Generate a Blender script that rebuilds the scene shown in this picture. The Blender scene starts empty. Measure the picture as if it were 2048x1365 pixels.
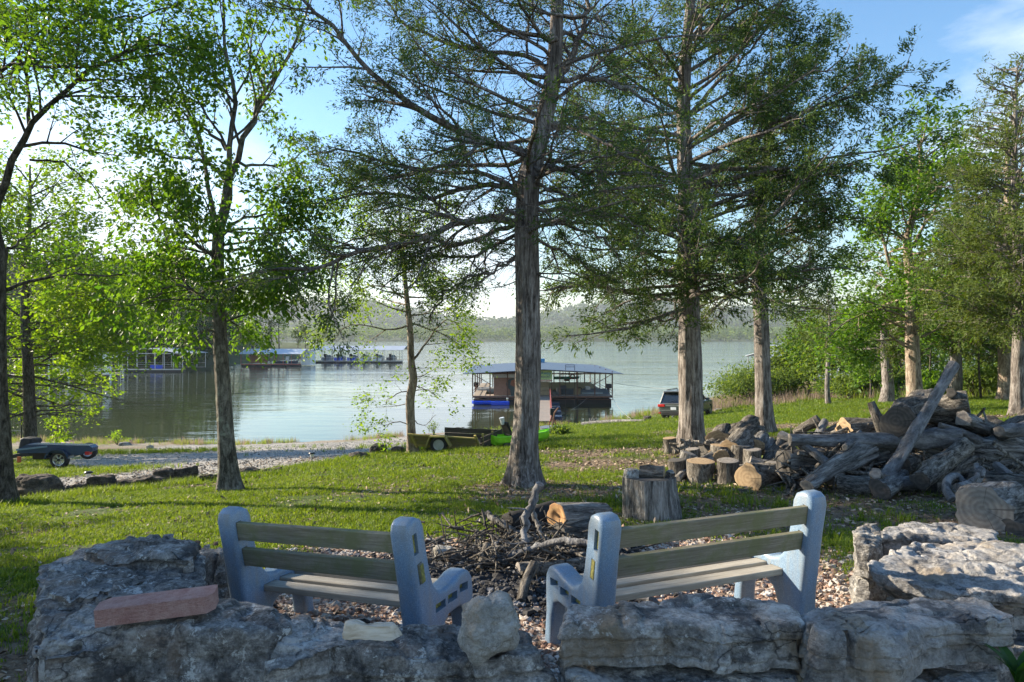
import bpy, math, random
import numpy as np
from mathutils import Vector, Matrix, Euler
R = math.radians
SC = bpy.context.scene
COL = SC.collection
# ------------------------------------------------------------------ camera
FPX, CX, HY, CH = 1400.0, 1024.0, 675.0, 1.7
cam_d = bpy.data.cameras.new('camera'); cam = bpy.data.objects.new('camera', cam_d); COL.objects.link(cam)
cam.location = (0, 0, CH); cam.rotation_euler = (R(90), 0, 0)
cam_d.sensor_width = 36; cam_d.lens = 36 * FPX / 2048
cam_d.shift_y = -(682.5 - HY) / 2048
cam_d.clip_start = .05; cam_d.clip_end = 20000
SC.camera = cam
# ------------------------------------------------------------------ sky, sun, exposure
SUN_EL, SUN_AZ = R(23), R(-68)            # azimuth from +Y (view direction) towards +X; the sun stands out of frame to the left
sdir = Vector((math.sin(SUN_AZ) * math.cos(SUN_EL), math.cos(SUN_AZ) * math.cos(SUN_EL), math.sin(SUN_EL)))
sl = bpy.data.lights.new('sun', 'SUN'); so = bpy.data.objects.new('sun', sl); COL.objects.link(so)
sl.energy = 4.9; sl.angle = R(.55); sl.color = (1, .86, .66)
so.rotation_euler = sdir.to_track_quat('Z', 'Y').to_euler()
SC.view_settings.view_transform = 'Standard'; SC.view_settings.look = 'None'
SC.view_settings.exposure = 1.6; SC.view_settings.gamma = 1
SC.view_settings.use_curve_mapping = False
W = bpy.data.worlds.new('World'); SC.world = W; W.use_nodes = True
nt = W.node_tree; nt.nodes.clear()
def nd(t, typ, **kw):
    n = t.nodes.new(typ)
    for k, v in kw.items():
        if k.startswith('i_'):
            n.inputs[k[2:].replace('_', ' ')].default_value = v
        else:
            setattr(n, k, v)
    return n
sky = nd(nt, 'ShaderNodeTexSky', sky_type='NISHITA', sun_disc=False, sun_elevation=SUN_EL, sun_rotation=SUN_AZ,
         altitude=200, air_density=1.25, dust_density=.45, ozone_density=3.2)
bg = nd(nt, 'ShaderNodeBackground'); bg.inputs['Strength'].default_value = .086
wo = nd(nt, 'ShaderNodeOutputWorld')
tc = nd(nt, 'ShaderNodeTexCoord')
def mathn(t, op, a, b=None, clamp=False):
    n = t.nodes.new('ShaderNodeMath'); n.operation = op; n.use_clamp = clamp
    for i, v in enumerate((a, b)):
        if v is None: continue
        if isinstance(v, (int, float)): n.inputs[i].default_value = v
        else: t.links.new(v, n.inputs[i])
    return n.outputs[0]
def ramp(t, fac, stops, mode='LINEAR'):
    n = t.nodes.new('ShaderNodeValToRGB'); cr = n.color_ramp; cr.interpolation = mode
    while len(cr.elements) > 1: cr.elements.remove(cr.elements[-1])
    for i, (p, c) in enumerate(stops):
        e = cr.elements[0] if i == 0 else cr.elements.new(p)
        e.position = p; e.color = (c if isinstance(c, tuple) else (c, c, c)) + (1,)
    t.links.new(fac, n.inputs[0]); return n.outputs[0]
def mixc(t, fac, a, b, blend='MIX'):
    n = t.nodes.new('ShaderNodeMix'); n.data_type = 'RGBA'; n.blend_type = blend
    for i, v in ((0, fac), (6, a), (7, b)):
        if isinstance(v, (int, float)): n.inputs[i].default_value = v
        elif isinstance(v, tuple): n.inputs[i].default_value = v if len(v) == 4 else v + (1,)
        else: t.links.new(v, n.inputs[i])
    return n.outputs[2]
def noise(t, vec, scale, detail=4, rough=.55, dist=0, dim='3D'):
    n = t.nodes.new('ShaderNodeTexNoise'); n.inputs['Scale'].default_value = scale
    n.inputs['Detail'].default_value = detail; n.inputs['Roughness'].default_value = rough; n.inputs['Distortion'].default_value = dist
    if vec is not None: t.links.new(vec, n.inputs['Vector'])
    return n.outputs[0]
def mapping(t, vec, scale=(1, 1, 1), loc=(0, 0, 0), rot=(0, 0, 0)):
    n = t.nodes.new('ShaderNodeMapping'); n.inputs['Scale'].default_value = scale
    n.inputs['Location'].default_value = loc; n.inputs['Rotation'].default_value = rot
    t.links.new(vec, n.inputs['Vector']); return n.outputs[0]
# clouds: wispy banks spread over the whole sky (noise on the sky dome), one bank lies to the upper right of the view
gen = tc.outputs['Generated']
cn = noise(nt, mapping(nt, gen, (2.2, 2.2, 5.0), (.37, 0, .15)), 1.6, 7, .6, .35)
def lobe(c, w):
    d = nt.nodes.new('ShaderNodeVectorMath'); d.operation = 'DISTANCE'
    nt.links.new(mapping(nt, gen, (1, 1, 1.25)), d.inputs[0])
    v = Vector(c).normalized(); d.inputs[1].default_value = (v.x, v.y, v.z * 1.25)
    return mathn(nt, 'SUBTRACT', 1, mathn(nt, 'DIVIDE', d.outputs['Value'], w), True)
lb = lobe((.70, 1, .29), .20)
for c, w in (((.98, 1, .36), .36), ((-.9, .2, .35), .5), ((.3, -1, .5), .6), ((-.5, -1, .3), .5), ((1.5, -.4, .4), .6), ((-.6, 1, .16), .4), ((-.1, 1, .10), .26)):
    lb = mathn(nt, 'MAXIMUM', lb, lobe(c, w))
cm = mathn(nt, 'MULTIPLY', mathn(nt, 'SUBTRACT', mathn(nt, 'ADD', cn, mathn(nt, 'MULTIPLY', lb, .75)), .80), 3.2, True)
cm = mathn(nt, 'MULTIPLY', cm, .72)
hs = nd(nt, 'ShaderNodeHueSaturation'); hs.inputs['Saturation'].default_value = 1.18; nt.links.new(sky.outputs[0], hs.inputs['Color'])
skc = mixc(nt, cm, hs.outputs[0], (5.2, 5.6, 6.3))
nt.links.new(skc, bg.inputs['Color']); nt.links.new(bg.outputs[0], wo.inputs['Surface'])

# ------------------------------------------------------------------ helpers
rng = np.random.default_rng(7)
def P(px, py, d):
    return np.array([(px - CX) / FPX * d, d, CH - (py - HY) / FPX * d])
def tag(o, label=None, cat=None, group=None, kind=None):
    if label: o['label'] = label
    if cat: o['category'] = cat
    if group: o['group'] = group
    if kind: o['kind'] = kind
    return o
def link(o, parent=None):
    COL.objects.link(o)
    if parent is not None: o.parent = parent
    return o
def empty(name, loc=(0, 0, 0), rz=0, label=None, cat=None, group=None):
    o = bpy.data.objects.new(name, None); o.location = tuple(loc); o.rotation_euler = (0, 0, rz); o.empty_display_size = .1
    link(o); tag(o, label, cat, group); return o
def mk(name, V, Fs, mat=None, parent=None, smooth=False, attrs=None, loc=None):
    """one mesh object; Fs = list of int arrays (n,3)/(n,4) or one"""
    V = np.asarray(V, dtype=np.float32).reshape(-1, 3)
    if isinstance(Fs, np.ndarray): Fs = [Fs]
    Fs = [np.asarray(f, dtype=np.int32) for f in Fs if len(f)]
    me = bpy.data.meshes.new(name)
    me.vertices.add(len(V)); me.vertices.foreach_set('co', V.ravel())
    nl = sum(f.size for f in Fs); npoly = sum(len(f) for f in Fs)
    me.loops.add(nl); me.polygons.add(npoly)
    me.loops.foreach_set('vertex_index', np.concatenate([f.ravel() for f in Fs]) if Fs else [])
    st = []; o = 0
    for f in Fs:
        st.append(o + np.arange(len(f)) * f.shape[1]); o += f.size
    me.polygons.foreach_set('loop_start', np.concatenate(st).astype(np.int32) if st else [])
    me.polygons.foreach_set('use_smooth', np.full(npoly, bool(smooth)))
    me.update(calc_edges=True)
    for k, a in (attrs or {}).items():
        a = np.asarray(a, dtype=np.float32)
        if a.ndim == 1:
            at = me.attributes.new(k, 'FLOAT', 'POINT' if len(a) == len(V) else 'FACE'); at.data.foreach_set('value', a)
        else:
            at = me.attributes.new(k, 'FLOAT_VECTOR', 'POINT'); at.data.foreach_set('vector', a.ravel())
    if mat: me.materials.append(mat)
    ob = bpy.data.objects.new(name, me)
    if loc is not None: ob.location = tuple(loc)
    return link(ob, parent)
def dup(o, parent=None):
    c = o.copy(); COL.objects.link(c)
    if parent is not None: c.parent = parent
    for ch in list(o.children):
        dup(ch, c)
    return c
# numpy value noise
def _h(ix, iy, iz, s):
    n = (ix * 374761393 + iy * 668265263 + iz * 2147483647 + s * 1274126177) & 0xffffffff
    n = ((n ^ (n >> 13)) * 1274126177) & 0xffffffff
    n = n ^ (n >> 16)
    return (n & 0xffffff) / float(0xffffff) * 2 - 1
def vn(p, s=0):
    p = np.asarray(p, dtype=np.float64); i = np.floor(p).astype(np.int64); f = p - i; f = f * f * (3 - 2 * f)
    x, y, z = i[:, 0], i[:, 1], i[:, 2]; r = 0
    for dx in (0, 1):
        wx = f[:, 0] if dx else 1 - f[:, 0]
        for dy in (0, 1):
            wy = f[:, 1] if dy else 1 - f[:, 1]
            for dz in (0, 1):
                wz = f[:, 2] if dz else 1 - f[:, 2]
                r = r + wx * wy * wz * _h(x + dx, y + dy, z + dz, s)
    return r
def fbm(p, o=4, s=0, g=.5):
    p = np.asarray(p, dtype=np.float64); a = 1; t = 0; r = 0
    for k in range(o):
        r = r + a * vn(p, s + k * 17); t += a; a *= g; p = p * 2.03 + 11.3
    return r / t
def sstep(a, b, x):
    t = np.clip((x - a) / (b - a), 0, 1); return t * t * (3 - 2 * t)
# accumulates boxes, bars, tubes into ONE mesh
class MB:
    def __init__(s): s.V = []; s.Q = []; s.T = []; s.n = 0
    def add(s, V, Q=None, T=None):
        V = np.asarray(V, dtype=float).reshape(-1, 3)
        if Q is not None and len(Q): s.Q.append(np.asarray(Q) + s.n)
        if T is not None and len(T): s.T.append(np.asarray(T) + s.n)
        s.V.append(V); s.n += len(V); return s
    def box(s, c, size, rz=0, M=None):
        a = np.array([[x, y, z] for x in (-.5, .5) for y in (-.5, .5) for z in (-.5, .5)]) * np.array(size)
        if rz:
            co, si = math.cos(rz), math.sin(rz); a = np.c_[a[:, 0] * co - a[:, 1] * si, a[:, 0] * si + a[:, 1] * co, a[:, 2]]
        if M is not None: a = a @ np.array(M).T
        return s.add(a + np.array(c), [[0, 1, 3, 2], [4, 6, 7, 5], [0, 4, 5, 1], [2, 3, 7, 6], [0, 2, 6, 4], [1, 5, 7, 3]])
    def bar(s, a, b, w, h=None, up=(0, 0, 1)):
        a = np.array(a, float); b = np.array(b, float); h = h or w; d = b - a; L = np.linalg.norm(d); d /= L
        u = np.array(up, float)
        if abs(d @ u) > .95: u = np.array((1., 0, 0))
        x = np.cross(d, u); x /= np.linalg.norm(x); z = np.cross(x, d)
        return s.box((a + b) / 2, (w, L, h), M=np.array([x, d, z]).T)
    def tube(s, pts, r, n=8, caps=True):
        V, Q = tube_geo(np.asarray(pts, float)[None], np.broadcast_to(np.asarray(r, float), (1, len(pts))), n)
        s.add(V, Q)
        if caps:
            m = len(pts)
            for ring, rev in ((0, True), (m - 1, False)):
                c = V[ring * n:(ring + 1) * n].mean(0); vs = np.vstack([V[ring * n:(ring + 1) * n], c])
                T = [[(k + 1) % n, k, n] if rev else [k, (k + 1) % n, n] for k in range(n)]
                s.add(vs, T=T)
        return s
    def prism(s, poly, z0, z1):
        n = len(poly); lo = [(x, y, z0) for x, y in poly]; hi = [(x, y, z1) for x, y in poly]
        s.add(lo + hi, [[k, (k + 1) % n, n + (k + 1) % n, n + k] for k in range(n)])
        c = np.mean(poly, 0)
        s.add(lo + [(c[0], c[1], z0)], T=[[(k + 1) % n, k, n] for k in range(n)])
        s.add(hi + [(c[0], c[1], z1)], T=[[k, (k + 1) % n, n] for k in range(n)]); return s
    def build(s, name, mat=None, parent=None, smooth=False, bevel=0, loc=None):
        Fs = []
        if s.Q: Fs.append(np.concatenate(s.Q))
        if s.T: Fs.append(np.concatenate(s.T))
        o = mk(name, np.concatenate(s.V), Fs, mat, parent, smooth, loc=loc)
        if bevel:
            m = o.modifiers.new('bevel', 'BEVEL'); m.width = bevel; m.segments = 2; m.limit_method = 'ANGLE'; m.angle_limit = R(40)
        return o
def tube_geo(A, Rr, n):
    """A (k,m,3) polylines, Rr (k,m) radii -> verts, quads"""
    k, m, _ = A.shape
    D = np.empty_like(A); D[:, 1:-1] = A[:, 2:] - A[:, :-2]; D[:, 0] = A[:, 1] - A[:, 0]; D[:, -1] = A[:, -1] - A[:, -2]
    D /= np.linalg.norm(D, axis=2, keepdims=True) + 1e-9
    up = np.where(np.abs(D[:, :1, 2:3]) > .8, np.array([[[1., 0, 0]]]), np.array([[[0, 0, 1.]]]))
    up = np.broadcast_to(up, D.shape)
    X = np.cross(D, up); X /= np.linalg.norm(X, axis=2, keepdims=True) + 1e-9
    Y = np.cross(X, D)
    th = np.arange(n) / n * 2 * math.pi
    V = A[:, :, None] + Rr[:, :, None, None] * (np.cos(th)[None, None, :, None] * X[:, :, None] - np.sin(th)[None, None, :, None] * Y[:, :, None])
    i = np.arange(m - 1)[:, None] * n + np.arange(n)[None]; j = np.arange(m - 1)[:, None] * n + (np.arange(n)[None] + 1) % n
    q = np.stack([i, i + n, j + n, j], -1).reshape(-1, 4)
    Q = (q[None] + (np.arange(k) * m * n)[:, None, None]).reshape(-1, 4)
    return V.reshape(-1, 3), Q
def smooth_poly(pts, n):
    """catmull-rom resample of (m,c) control points to n points"""
    p = np.asarray(pts, float); p = np.vstack([2 * p[0] - p[1], p, 2 * p[-1] - p[-2]]); m = len(p) - 3
    t = np.linspace(0, m - 1e-6, n); i = t.astype(int); f = (t - i)[:, None]
    a, b, c, d = p[i], p[i + 1], p[i + 2], p[i + 3]
    return .5 * (2 * b + (c - a) * f + (2 * a - 5 * b + 4 * c - d) * f ** 2 + (3 * b - a - 3 * c + d) * f ** 3)

# ------------------------------------------------------------------ materials
def newmat(name):
    m = bpy.data.materials.new(name); m.use_nodes = True; t = m.node_tree
    b = t.nodes['Principled BSDF']; return m, t, b
def objco(t): return t.nodes.new('ShaderNodeTexCoord').outputs['Object']
def worldpos(t): return t.nodes.new('ShaderNodeNewGeometry').outputs['Position']
def bump(t, b, h, strength=.5, dist=.02):
    n = t.nodes.new('ShaderNodeBump'); n.inputs['Strength'].default_value = strength; n.inputs['Distance'].default_value = dist
    t.links.new(h, n.inputs['Height']); t.links.new(n.outputs[0], b.inputs['Normal']); return n
def simple(name, col, rough=.6, metal=0, var=.15, scale=6, bmp=.0, spec=.4):
    m, t, b = newmat(name); v = objco(t); nz = noise(t, v, scale, 6, .6)
    lo = tuple(max(0, c * (1 - var)) for c in col); hi = tuple(min(1, c * (1 + var)) for c in col)
    t.links.new(ramp(t, nz, [(.3, lo), (.7, hi)]), b.inputs['Base Color'])
    b.inputs['Roughness'].default_value = rough; b.inputs['Metallic'].default_value = metal; b.inputs['Specular IOR Level'].default_value = spec
    if bmp: bump(t, b, noise(t, v, scale * 6, 5), bmp, .01)
    return m
def attr(t, name):
    n = t.nodes.new('ShaderNodeAttribute'); n.attribute_name = name; return n.outputs['Fac']
def leafmat(name, lo, hi, trans=.5, tcol=None, rough=.5, gloss=.25):
    m = bpy.data.materials.new(name); m.use_nodes = True; t = m.node_tree; t.nodes.clear()
    o = nd(t, 'ShaderNodeOutputMaterial'); r = attr(t, 'rnd')
    big = noise(t, worldpos(t), .9, 2)
    f = mathn(t, 'ADD', mathn(t, 'MULTIPLY', r, .6), mathn(t, 'MULTIPLY', big, .45))
    c = ramp(t, f, [(.15, lo), (.85, hi)])
    p = nd(t, 'ShaderNodeBsdfPrincipled'); p.inputs['Roughness'].default_value = rough; p.inputs['Specular IOR Level'].default_value = gloss
    t.links.new(c, p.inputs['Base Color'])
    tr = nd(t, 'ShaderNodeBsdfTranslucent'); tcol = tcol or (2.2, 2.0, .6)
    t.links.new(mixc(t, 1.0, c, tcol, 'MULTIPLY'), tr.inputs['Color'])
    mx = nd(t, 'ShaderNodeMixShader'); mx.inputs[0].default_value = trans
    t.links.new(p.outputs[0], mx.inputs[1]); t.links.new(tr.outputs[0], mx.inputs[2]); t.links.new(mx.outputs[0], o.inputs['Surface'])
    return m
def barkmat(name, c0, c1, c2, zs=.22, sc=14, bstr=.7, lich=None, world=False):
    m, t, b = newmat(name); v = objco(t)
    vm = mapping(t, v, (1, 1, zs)); n1 = noise(t, vm, sc, 8, .65, .6); n2 = noise(t, v, 2.3, 3)
    n3 = noise(t, mapping(t, v, (1, 1, min(1, zs * 2.2))), sc * 3.1, 4, .7)
    f = mathn(t, 'ADD', mathn(t, 'MULTIPLY', n1, .62), mathn(t, 'ADD', mathn(t, 'MULTIPLY', n2, .22), mathn(t, 'MULTIPLY', n3, .24)))
    col = ramp(t, f, [(.43, c0), (.53, c1), (.64, c2)])
    if lich:
        col = mixc(t, ramp(t, noise(t, v, 5, 5, .65), [(.56, 0.), (.66, .75)]), col, lich)
    t.links.new(col, b.inputs['Base Color']); b.inputs['Roughness'].default_value = .93; b.inputs['Specular IOR Level'].default_value = .15
    bump(t, b, mathn(t, 'ADD', n1, mathn(t, 'MULTIPLY', n3, .45)), min(1, bstr * 1.25), .045); return m
def plankmat(name, c0, c1, moss=None, axis=0, sc=9):
    m, t, b = newmat(name); v = objco(t); s = [1.0, 1.0, 1.0]; s[axis] = .06
    oi = t.nodes.new('ShaderNodeObjectInfo')
    vm = nd(t, 'ShaderNodeVectorMath', operation='ADD'); t.links.new(mapping(t, v, tuple(s)), vm.inputs[0]); t.links.new(oi.outputs['Random'], vm.inputs[1])
    n1 = noise(t, vm.outputs[0], sc * 7, 6, .7, 1.0); n2 = noise(t, v, 3, 4)
    col = ramp(t, mathn(t, 'ADD', mathn(t, 'MULTIPLY', n1, .7), mathn(t, 'MULTIPLY', n2, .3)), [(.34, c0), (.66, c1)])
    if moss: col = mixc(t, ramp(t, noise(t, v, 6, 6, .7), [(.42, 0.), (.62, .8)]), col, moss)
    t.links.new(col, b.inputs['Base Color']); b.inputs['Roughness'].default_value = .85; b.inputs['Specular IOR Level'].default_value = .2
    bump(t, b, n1, .45, .006); return m
def rockmat(name, c0, c1, c2, light=.5, warm=None, sc=1.0, topc=None):
    m, t, b = newmat(name); v = objco(t)
    n1 = noise(t, v, 2.6 * sc, 9, .68, .5); n2 = noise(t, mapping(t, v, (1, 1, 3.2)), 7 * sc, 8, .7); n3 = noise(t, v, 34 * sc, 6, .7)
    f = mathn(t, 'ADD', mathn(t, 'MULTIPLY', n1, .6), mathn(t, 'ADD', mathn(t, 'MULTIPLY', n2, .3), mathn(t, 'ADD', mathn(t, 'MULTIPLY', n3, .34), mathn(t, 'MULTIPLY', noise(t, v, 85 * sc, 3, .7), .22))))
    col = ramp(t, f, [(.61, c0), (.72, c1), (.83, c2)])
    if warm: col = mixc(t, ramp(t, noise(t, mapping(t, v, loc=(3, 5, 1)), 3.4, 5), [(.56, 0.), (.68, .7)]), col, warm)
    if light:
        l1 = noise(t, mapping(t, v, loc=(7, 1, 9)), 13 * sc, 9, .78)
        col = mixc(t, ramp(t, l1, [(.57, 0.), (.61, light)]), col, (.62, .63, .62))
        d1 = noise(t, mapping(t, v, loc=(1, 8, 3)), 4.5 * sc, 9, .75)
        col = mixc(t, ramp(t, d1, [(.54, 0.), (.60, .7)]), col, (.04, .043, .05))
    if light:
        wv = nd(t, 'ShaderNodeVectorMath', operation='MULTIPLY_ADD'); wn = t.nodes.new('ShaderNodeTexNoise'); wn.inputs['Scale'].default_value = 4; wn.inputs['Detail'].default_value = 5; t.links.new(v, wn.inputs['Vector']); t.links.new(wn.outputs['Color'], wv.inputs[0]); wv.inputs[1].default_value = (.35, .35, .35); t.links.new(mapping(t, v, (1, 1, 1.7)), wv.inputs[2])
        vo = nd(t, 'ShaderNodeTexVoronoi', feature='DISTANCE_TO_EDGE'); vo.inputs['Scale'].default_value = 2.7; t.links.new(wv.outputs[0], vo.inputs['Vector'])
        col = mixc(t, mathn(t, 'MULTIPLY', ramp(t, vo.outputs['Distance'], [(.003, .8), (.014, 0.)]), ramp(t, noise(t, v, 3.1, 3), [(.48, 0.), (.6, 1.)])), col, (.03, .03, .032))
    t.links.new(col, b.inputs['Base Color']); b.inputs['Roughness'].default_value = .92; b.inputs['Specular IOR Level'].default_value = .2
    h = mathn(t, 'ADD', mathn(t, 'MULTIPLY', n2, .8), mathn(t, 'ADD', mathn(t, 'MULTIPLY', n3, .45), mathn(t, 'MULTIPLY', noise(t, v, 95 * sc, 4, .7), .12)))
    bump(t, b, h, 1.0, .05); return m
# ------------------------------------------------------------------ land form: measured heights of the slope down to the lake
LAKE = -5.0
ctl = []
for x in (-6, -3.5, -1, 1, 3.5, 6):
    for y in (-3, 0, 2.2, 4, 5.2): ctl.append((x, y, 0.0))
for x, y, z in ((-40, -10, .5), (40, -10, 1.2), (-14, 2, -.1), (14, 2, .3), (-30, 5, -.9), (30, 8, .4), (0, -20, .3), (-60, -15, .5), (60, -15, 1.5)): ctl.append((x, y, z))
for q in ((1300, 1037, 7.2), (1050, 984, 10.4), (455, 968, 11), (10, 1012, 11), (70, 1003, 11.4), (1380, 905, 15), (1528, 868, 19),
          (880, 905, 21), (825, 907, 20), (175, 985, 13), (624, 934, 16.5), (110, 937, 24), (300, 920, 24), (300, 962, 15), (700, 900, 27),
          (560, 893, 34), (250, 900, 34), (20, 905, 33), (-300, 910, 33), (-300, 1010, 14), (-300, 1090, 8),
          (1150, 872, 25), (1150, 858, 38), (1250, 885, 19), (1370, 842, 47), (1300, 842, 44), (1600, 838, 30), (1700, 812, 38), (1830, 812, 28), (2030, 828, 22),
          (1772, 798, 34), (1910, 798, 34), (2012, 806, 32), (1600, 800, 50), (1500, 822, 48), (1900, 772, 55), (2060, 760, 60), (2300, 760, 60),
          (2300, 830, 25), (1480, 795, 60), (1700, 992, 9), (1900, 1003, 8), (1500, 977, 10), (2050, 960, 10), (200, 1075, 7), (0, 1090, 7.2), (700, 1010, 8.6), (1900, 880, 15),
          (1700, 880, 15.5)): ctl.append(tuple(P(*q)))
shore_px = [(-700, 885), (-300, 883), (0, 880), (100, 882), (300, 886), (500, 888), (640, 885), (760, 877), (850, 866), (1000, 856), (1100, 852), (1200, 842), (1320, 824), (1440, 797), (1560, 777), (1800, 764), (2100, 752), (2500, 745)]
SH = []
for px, py in shore_px:
    d = 6.7 * FPX / (py - HY); SH.append(((px - CX) / FPX * d, d))
SH = np.array(SH)
for i, (x, y) in enumerate(SH):
    ctl.append((x, y, LAKE)); s = 1 + 9 / y; ctl.append((x * s, y * s, LAKE - 1.0)); s = 1 + 26 / y; ctl.append((x * s, y * s, LAKE - 2.2))
ctl = np.array(ctl)
def tps_fit(p, z):
    n = len(p); r = np.linalg.norm(p[:, None] - p[None], axis=2); K = np.where(r > 0, r * r * np.log(r + 1e-9), 0) + np.eye(n) * .6
    A = np.zeros((n + 3, n + 3)); A[:n, :n] = K; A[:n, n:] = np.c_[np.ones(n), p]; A[n:, :n] = A[:n, n:].T
    return np.linalg.solve(A, np.r_[z, 0, 0, 0])
WT = tps_fit(ctl[:, :2] / 10, ctl[:, 2])
def tps(x, y):
    q = np.c_[x, y] / 10; out = np.empty(len(q)); p = ctl[:, :2] / 10
    for s in range(0, len(q), 50000):
        r = np.linalg.norm(q[s:s + 50000, None] - p[None], axis=2)
        out[s:s + 50000] = (r * r * np.log(r + 1e-9)) @ WT[:-3] + WT[-3] + q[s:s + 50000] @ WT[-2:]
    return out
GX0, GY0, GS, GNX, GNY = -95.0, -22.0, .5, 400, 340
gx = GX0 + np.arange(GNX) * GS; gy = GY0 + np.arange(GNY) * GS
XX, YY = np.meshgrid(gx, gy)
GRID = np.clip(tps(XX.ravel(), YY.ravel()), LAKE - 3.5, 3).reshape(GNY, GNX)
def gz0(x, y):
    x = np.atleast_1d(np.asarray(x, float)); y = np.atleast_1d(np.asarray(y, float))
    u = np.clip((x - GX0) / GS, 0, GNX - 1.001); v = np.clip((y - GY0) / GS, 0, GNY - 1.001)
    i = u.astype(int); j = v.astype(int); f = u - i; g = v - j
    return GRID[j, i] * (1 - f) * (1 - g) + GRID[j, i + 1] * f * (1 - g) + GRID[j + 1, i] * (1 - f) * g + GRID[j + 1, i + 1] * f * g
def gz(x, y):
    x = np.atleast_1d(np.asarray(x, float)); y = np.atleast_1d(np.asarray(y, float)); s = x.shape
    x = x.ravel(); y = y.ravel()
    m = fbm(np.c_[x * .9, y * .9, 0 * x], 3, 5) * .035 + vn(np.c_[x * 5, y * 5, 0 * x], 9) * .008
    return (gz0(x, y) + m * sstep(-2, 9, y) ).reshape(s)
def g(x, y): return float(gz(x, y)[0])
def gp(px, py):
    """where the sight line through a photo pixel meets the ground"""
    d = np.geomspace(1.5, 130, 4000); x = (px - CX) / FPX * d; z = CH - (py - HY) / FPX * d
    k = np.argmax(z < gz(x, d)); return np.array([x[k], d[k], gz(x[k], d[k])[0]])
def inpoly(x, y, poly):
    c = np.zeros(len(x), bool); n = len(poly); j = n - 1
    for i in range(n):
        xi, yi = poly[i]; xj, yj = poly[j]
        c ^= ((yi > y) != (yj > y)) & (x < (xj - xi) * (y - yi) / (yj - yi + 1e-12) + xi); j = i
    return c
def pdist(x, y, poly):
    """signed distance (inside positive) to a polygon"""
    d = np.full(len(x), 1e9); n = len(poly)
    for i in range(n):
        a = np.array(poly[i]); b = np.array(poly[(i + 1) % n]); ab = b - a
        t = np.clip(((x - a[0]) * ab[0] + (y - a[1]) * ab[1]) / (ab @ ab + 1e-9), 0, 1)
        d = np.minimum(d, np.hypot(x - a[0] - t * ab[0], y - a[1] - t * ab[1]))
    return np.where(inpoly(x, y, poly), d, -d)
def ppoly(px): return [tuple(gp(*q)[:2]) for q in px]
drive_poly = [(-14, 13.0)] + ppoly([(0, 1000), (115, 988), (330, 964), (450, 952), (620, 930), (740, 908), (830, 900), (900, 880), (960, 866), (900, 868), (800, 874), (700, 884), (560, 887), (430, 888), (330, 893), (220, 903), (130, 920), (100, 934), (230, 944), (100, 956), (0, 960)]) + [(-16, 16.0)]
def masks(x, y):
    x = np.asarray(x, float).ravel(); y = np.asarray(y, float).ravel(); z3 = 0 * x
    w = fbm(np.c_[x * .8, y * .8, z3], 3, 21)
    zz = gz0(x, y)
    dr = sstep(-.7, .5, pdist(x, y, drive_poly) + w * .9)
    pa = sstep(-.25, .3, 1 - np.hypot((x - .35) / 2.75, (y - 4.75) / 1.75) + w * .25)
    pa = np.maximum(pa, sstep(.3, -.2, y - 3.4 + w * .4) * sstep(-2.6, -2.0, x))
    def blob(px, py, rx, ry):
        c = gp(px, py); return sstep(0, .8, 1.15 - np.hypot((x - c[0]) / rx, (y - c[1]) / ry) + w * .55)
    di = np.zeros_like(x)
    for q in ((1180, 985, 2.3, 1.5), (1230, 930, 2.6, 1.6), (1560, 960, 3.6, 2.0), (1800, 985, 4.2, 2.6), (1500, 1010, 2.4, 1.3), (1700, 1040, 3.0, 1.0), (1950, 1040, 2.0, 1.2), (1620, 850, 5.5, 4.0), (1260, 905, 2.0, 1.0), (1980, 835, 3, 2),
              (1180, 858, 9, 3.5), (400, 895, 12, 2.5), (1480, 858, 5, 3), (1250, 990, 1.6, .9), (1130, 905, 2.0, .8), (700, 905, 4, 1.5), (1390, 910, 1.6, 1.2), (1000, 905, 2.4, .8), (60, 1330, 1.2, .9), (1055, 975, 1.2, .8), (460, 962, .8, .6), (1500, 880, 3, 1.2), (1830, 815, 2, 2), (10, 1010, .9, .7)): di = np.maximum(di, blob(*q))
    di = np.maximum(di * .95, sstep(.04, .42, fbm(np.c_[x * .55, y * .9, z3 + 4], 4, 33)) * .75)
    sh = sstep(-4.0, -4.7, zz + w * .35)
    return dr, pa, di, sh
# ground mesh, fine near the viewer
ys = np.concatenate([np.linspace(-20, 1.5, 18)[:-1], np.linspace(1.5, 12, 130)[:-1], np.linspace(12, 50, 150)[:-1], np.linspace(50, 128, 70)])
u = np.linspace(-1, 1, 300); 
Yg = np.repeat(ys[:, None], len(u), 1); half = np.clip(12 + np.clip(ys, 0, 999) * .95, 12, 92)[:, None]
Xg = u[None] * half * (1 + .0 * Yg)
Zg = gz(Xg, Yg)
xs_, ys_ = Xg.ravel(), Yg.ravel(); V = np.c_[xs_, ys_, Zg.ravel()]
dr, pa, di, sh = masks(xs_, ys_)
V[:, 2] += dr * -.03 + sh * vn(np.c_[xs_ * 2, ys_ * 2, 0 * xs_], 3) * .05 + np.maximum(pa, dr) * vn(np.c_[xs_ * 14, ys_ * 14, 0 * xs_], 31) * .008
nu = len(u); i = (np.arange(len(ys) - 1)[:, None] * nu + np.arange(nu - 1)[None]).ravel()
Q = np.c_[i, i + 1, i + nu + 1, i + nu]
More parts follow.
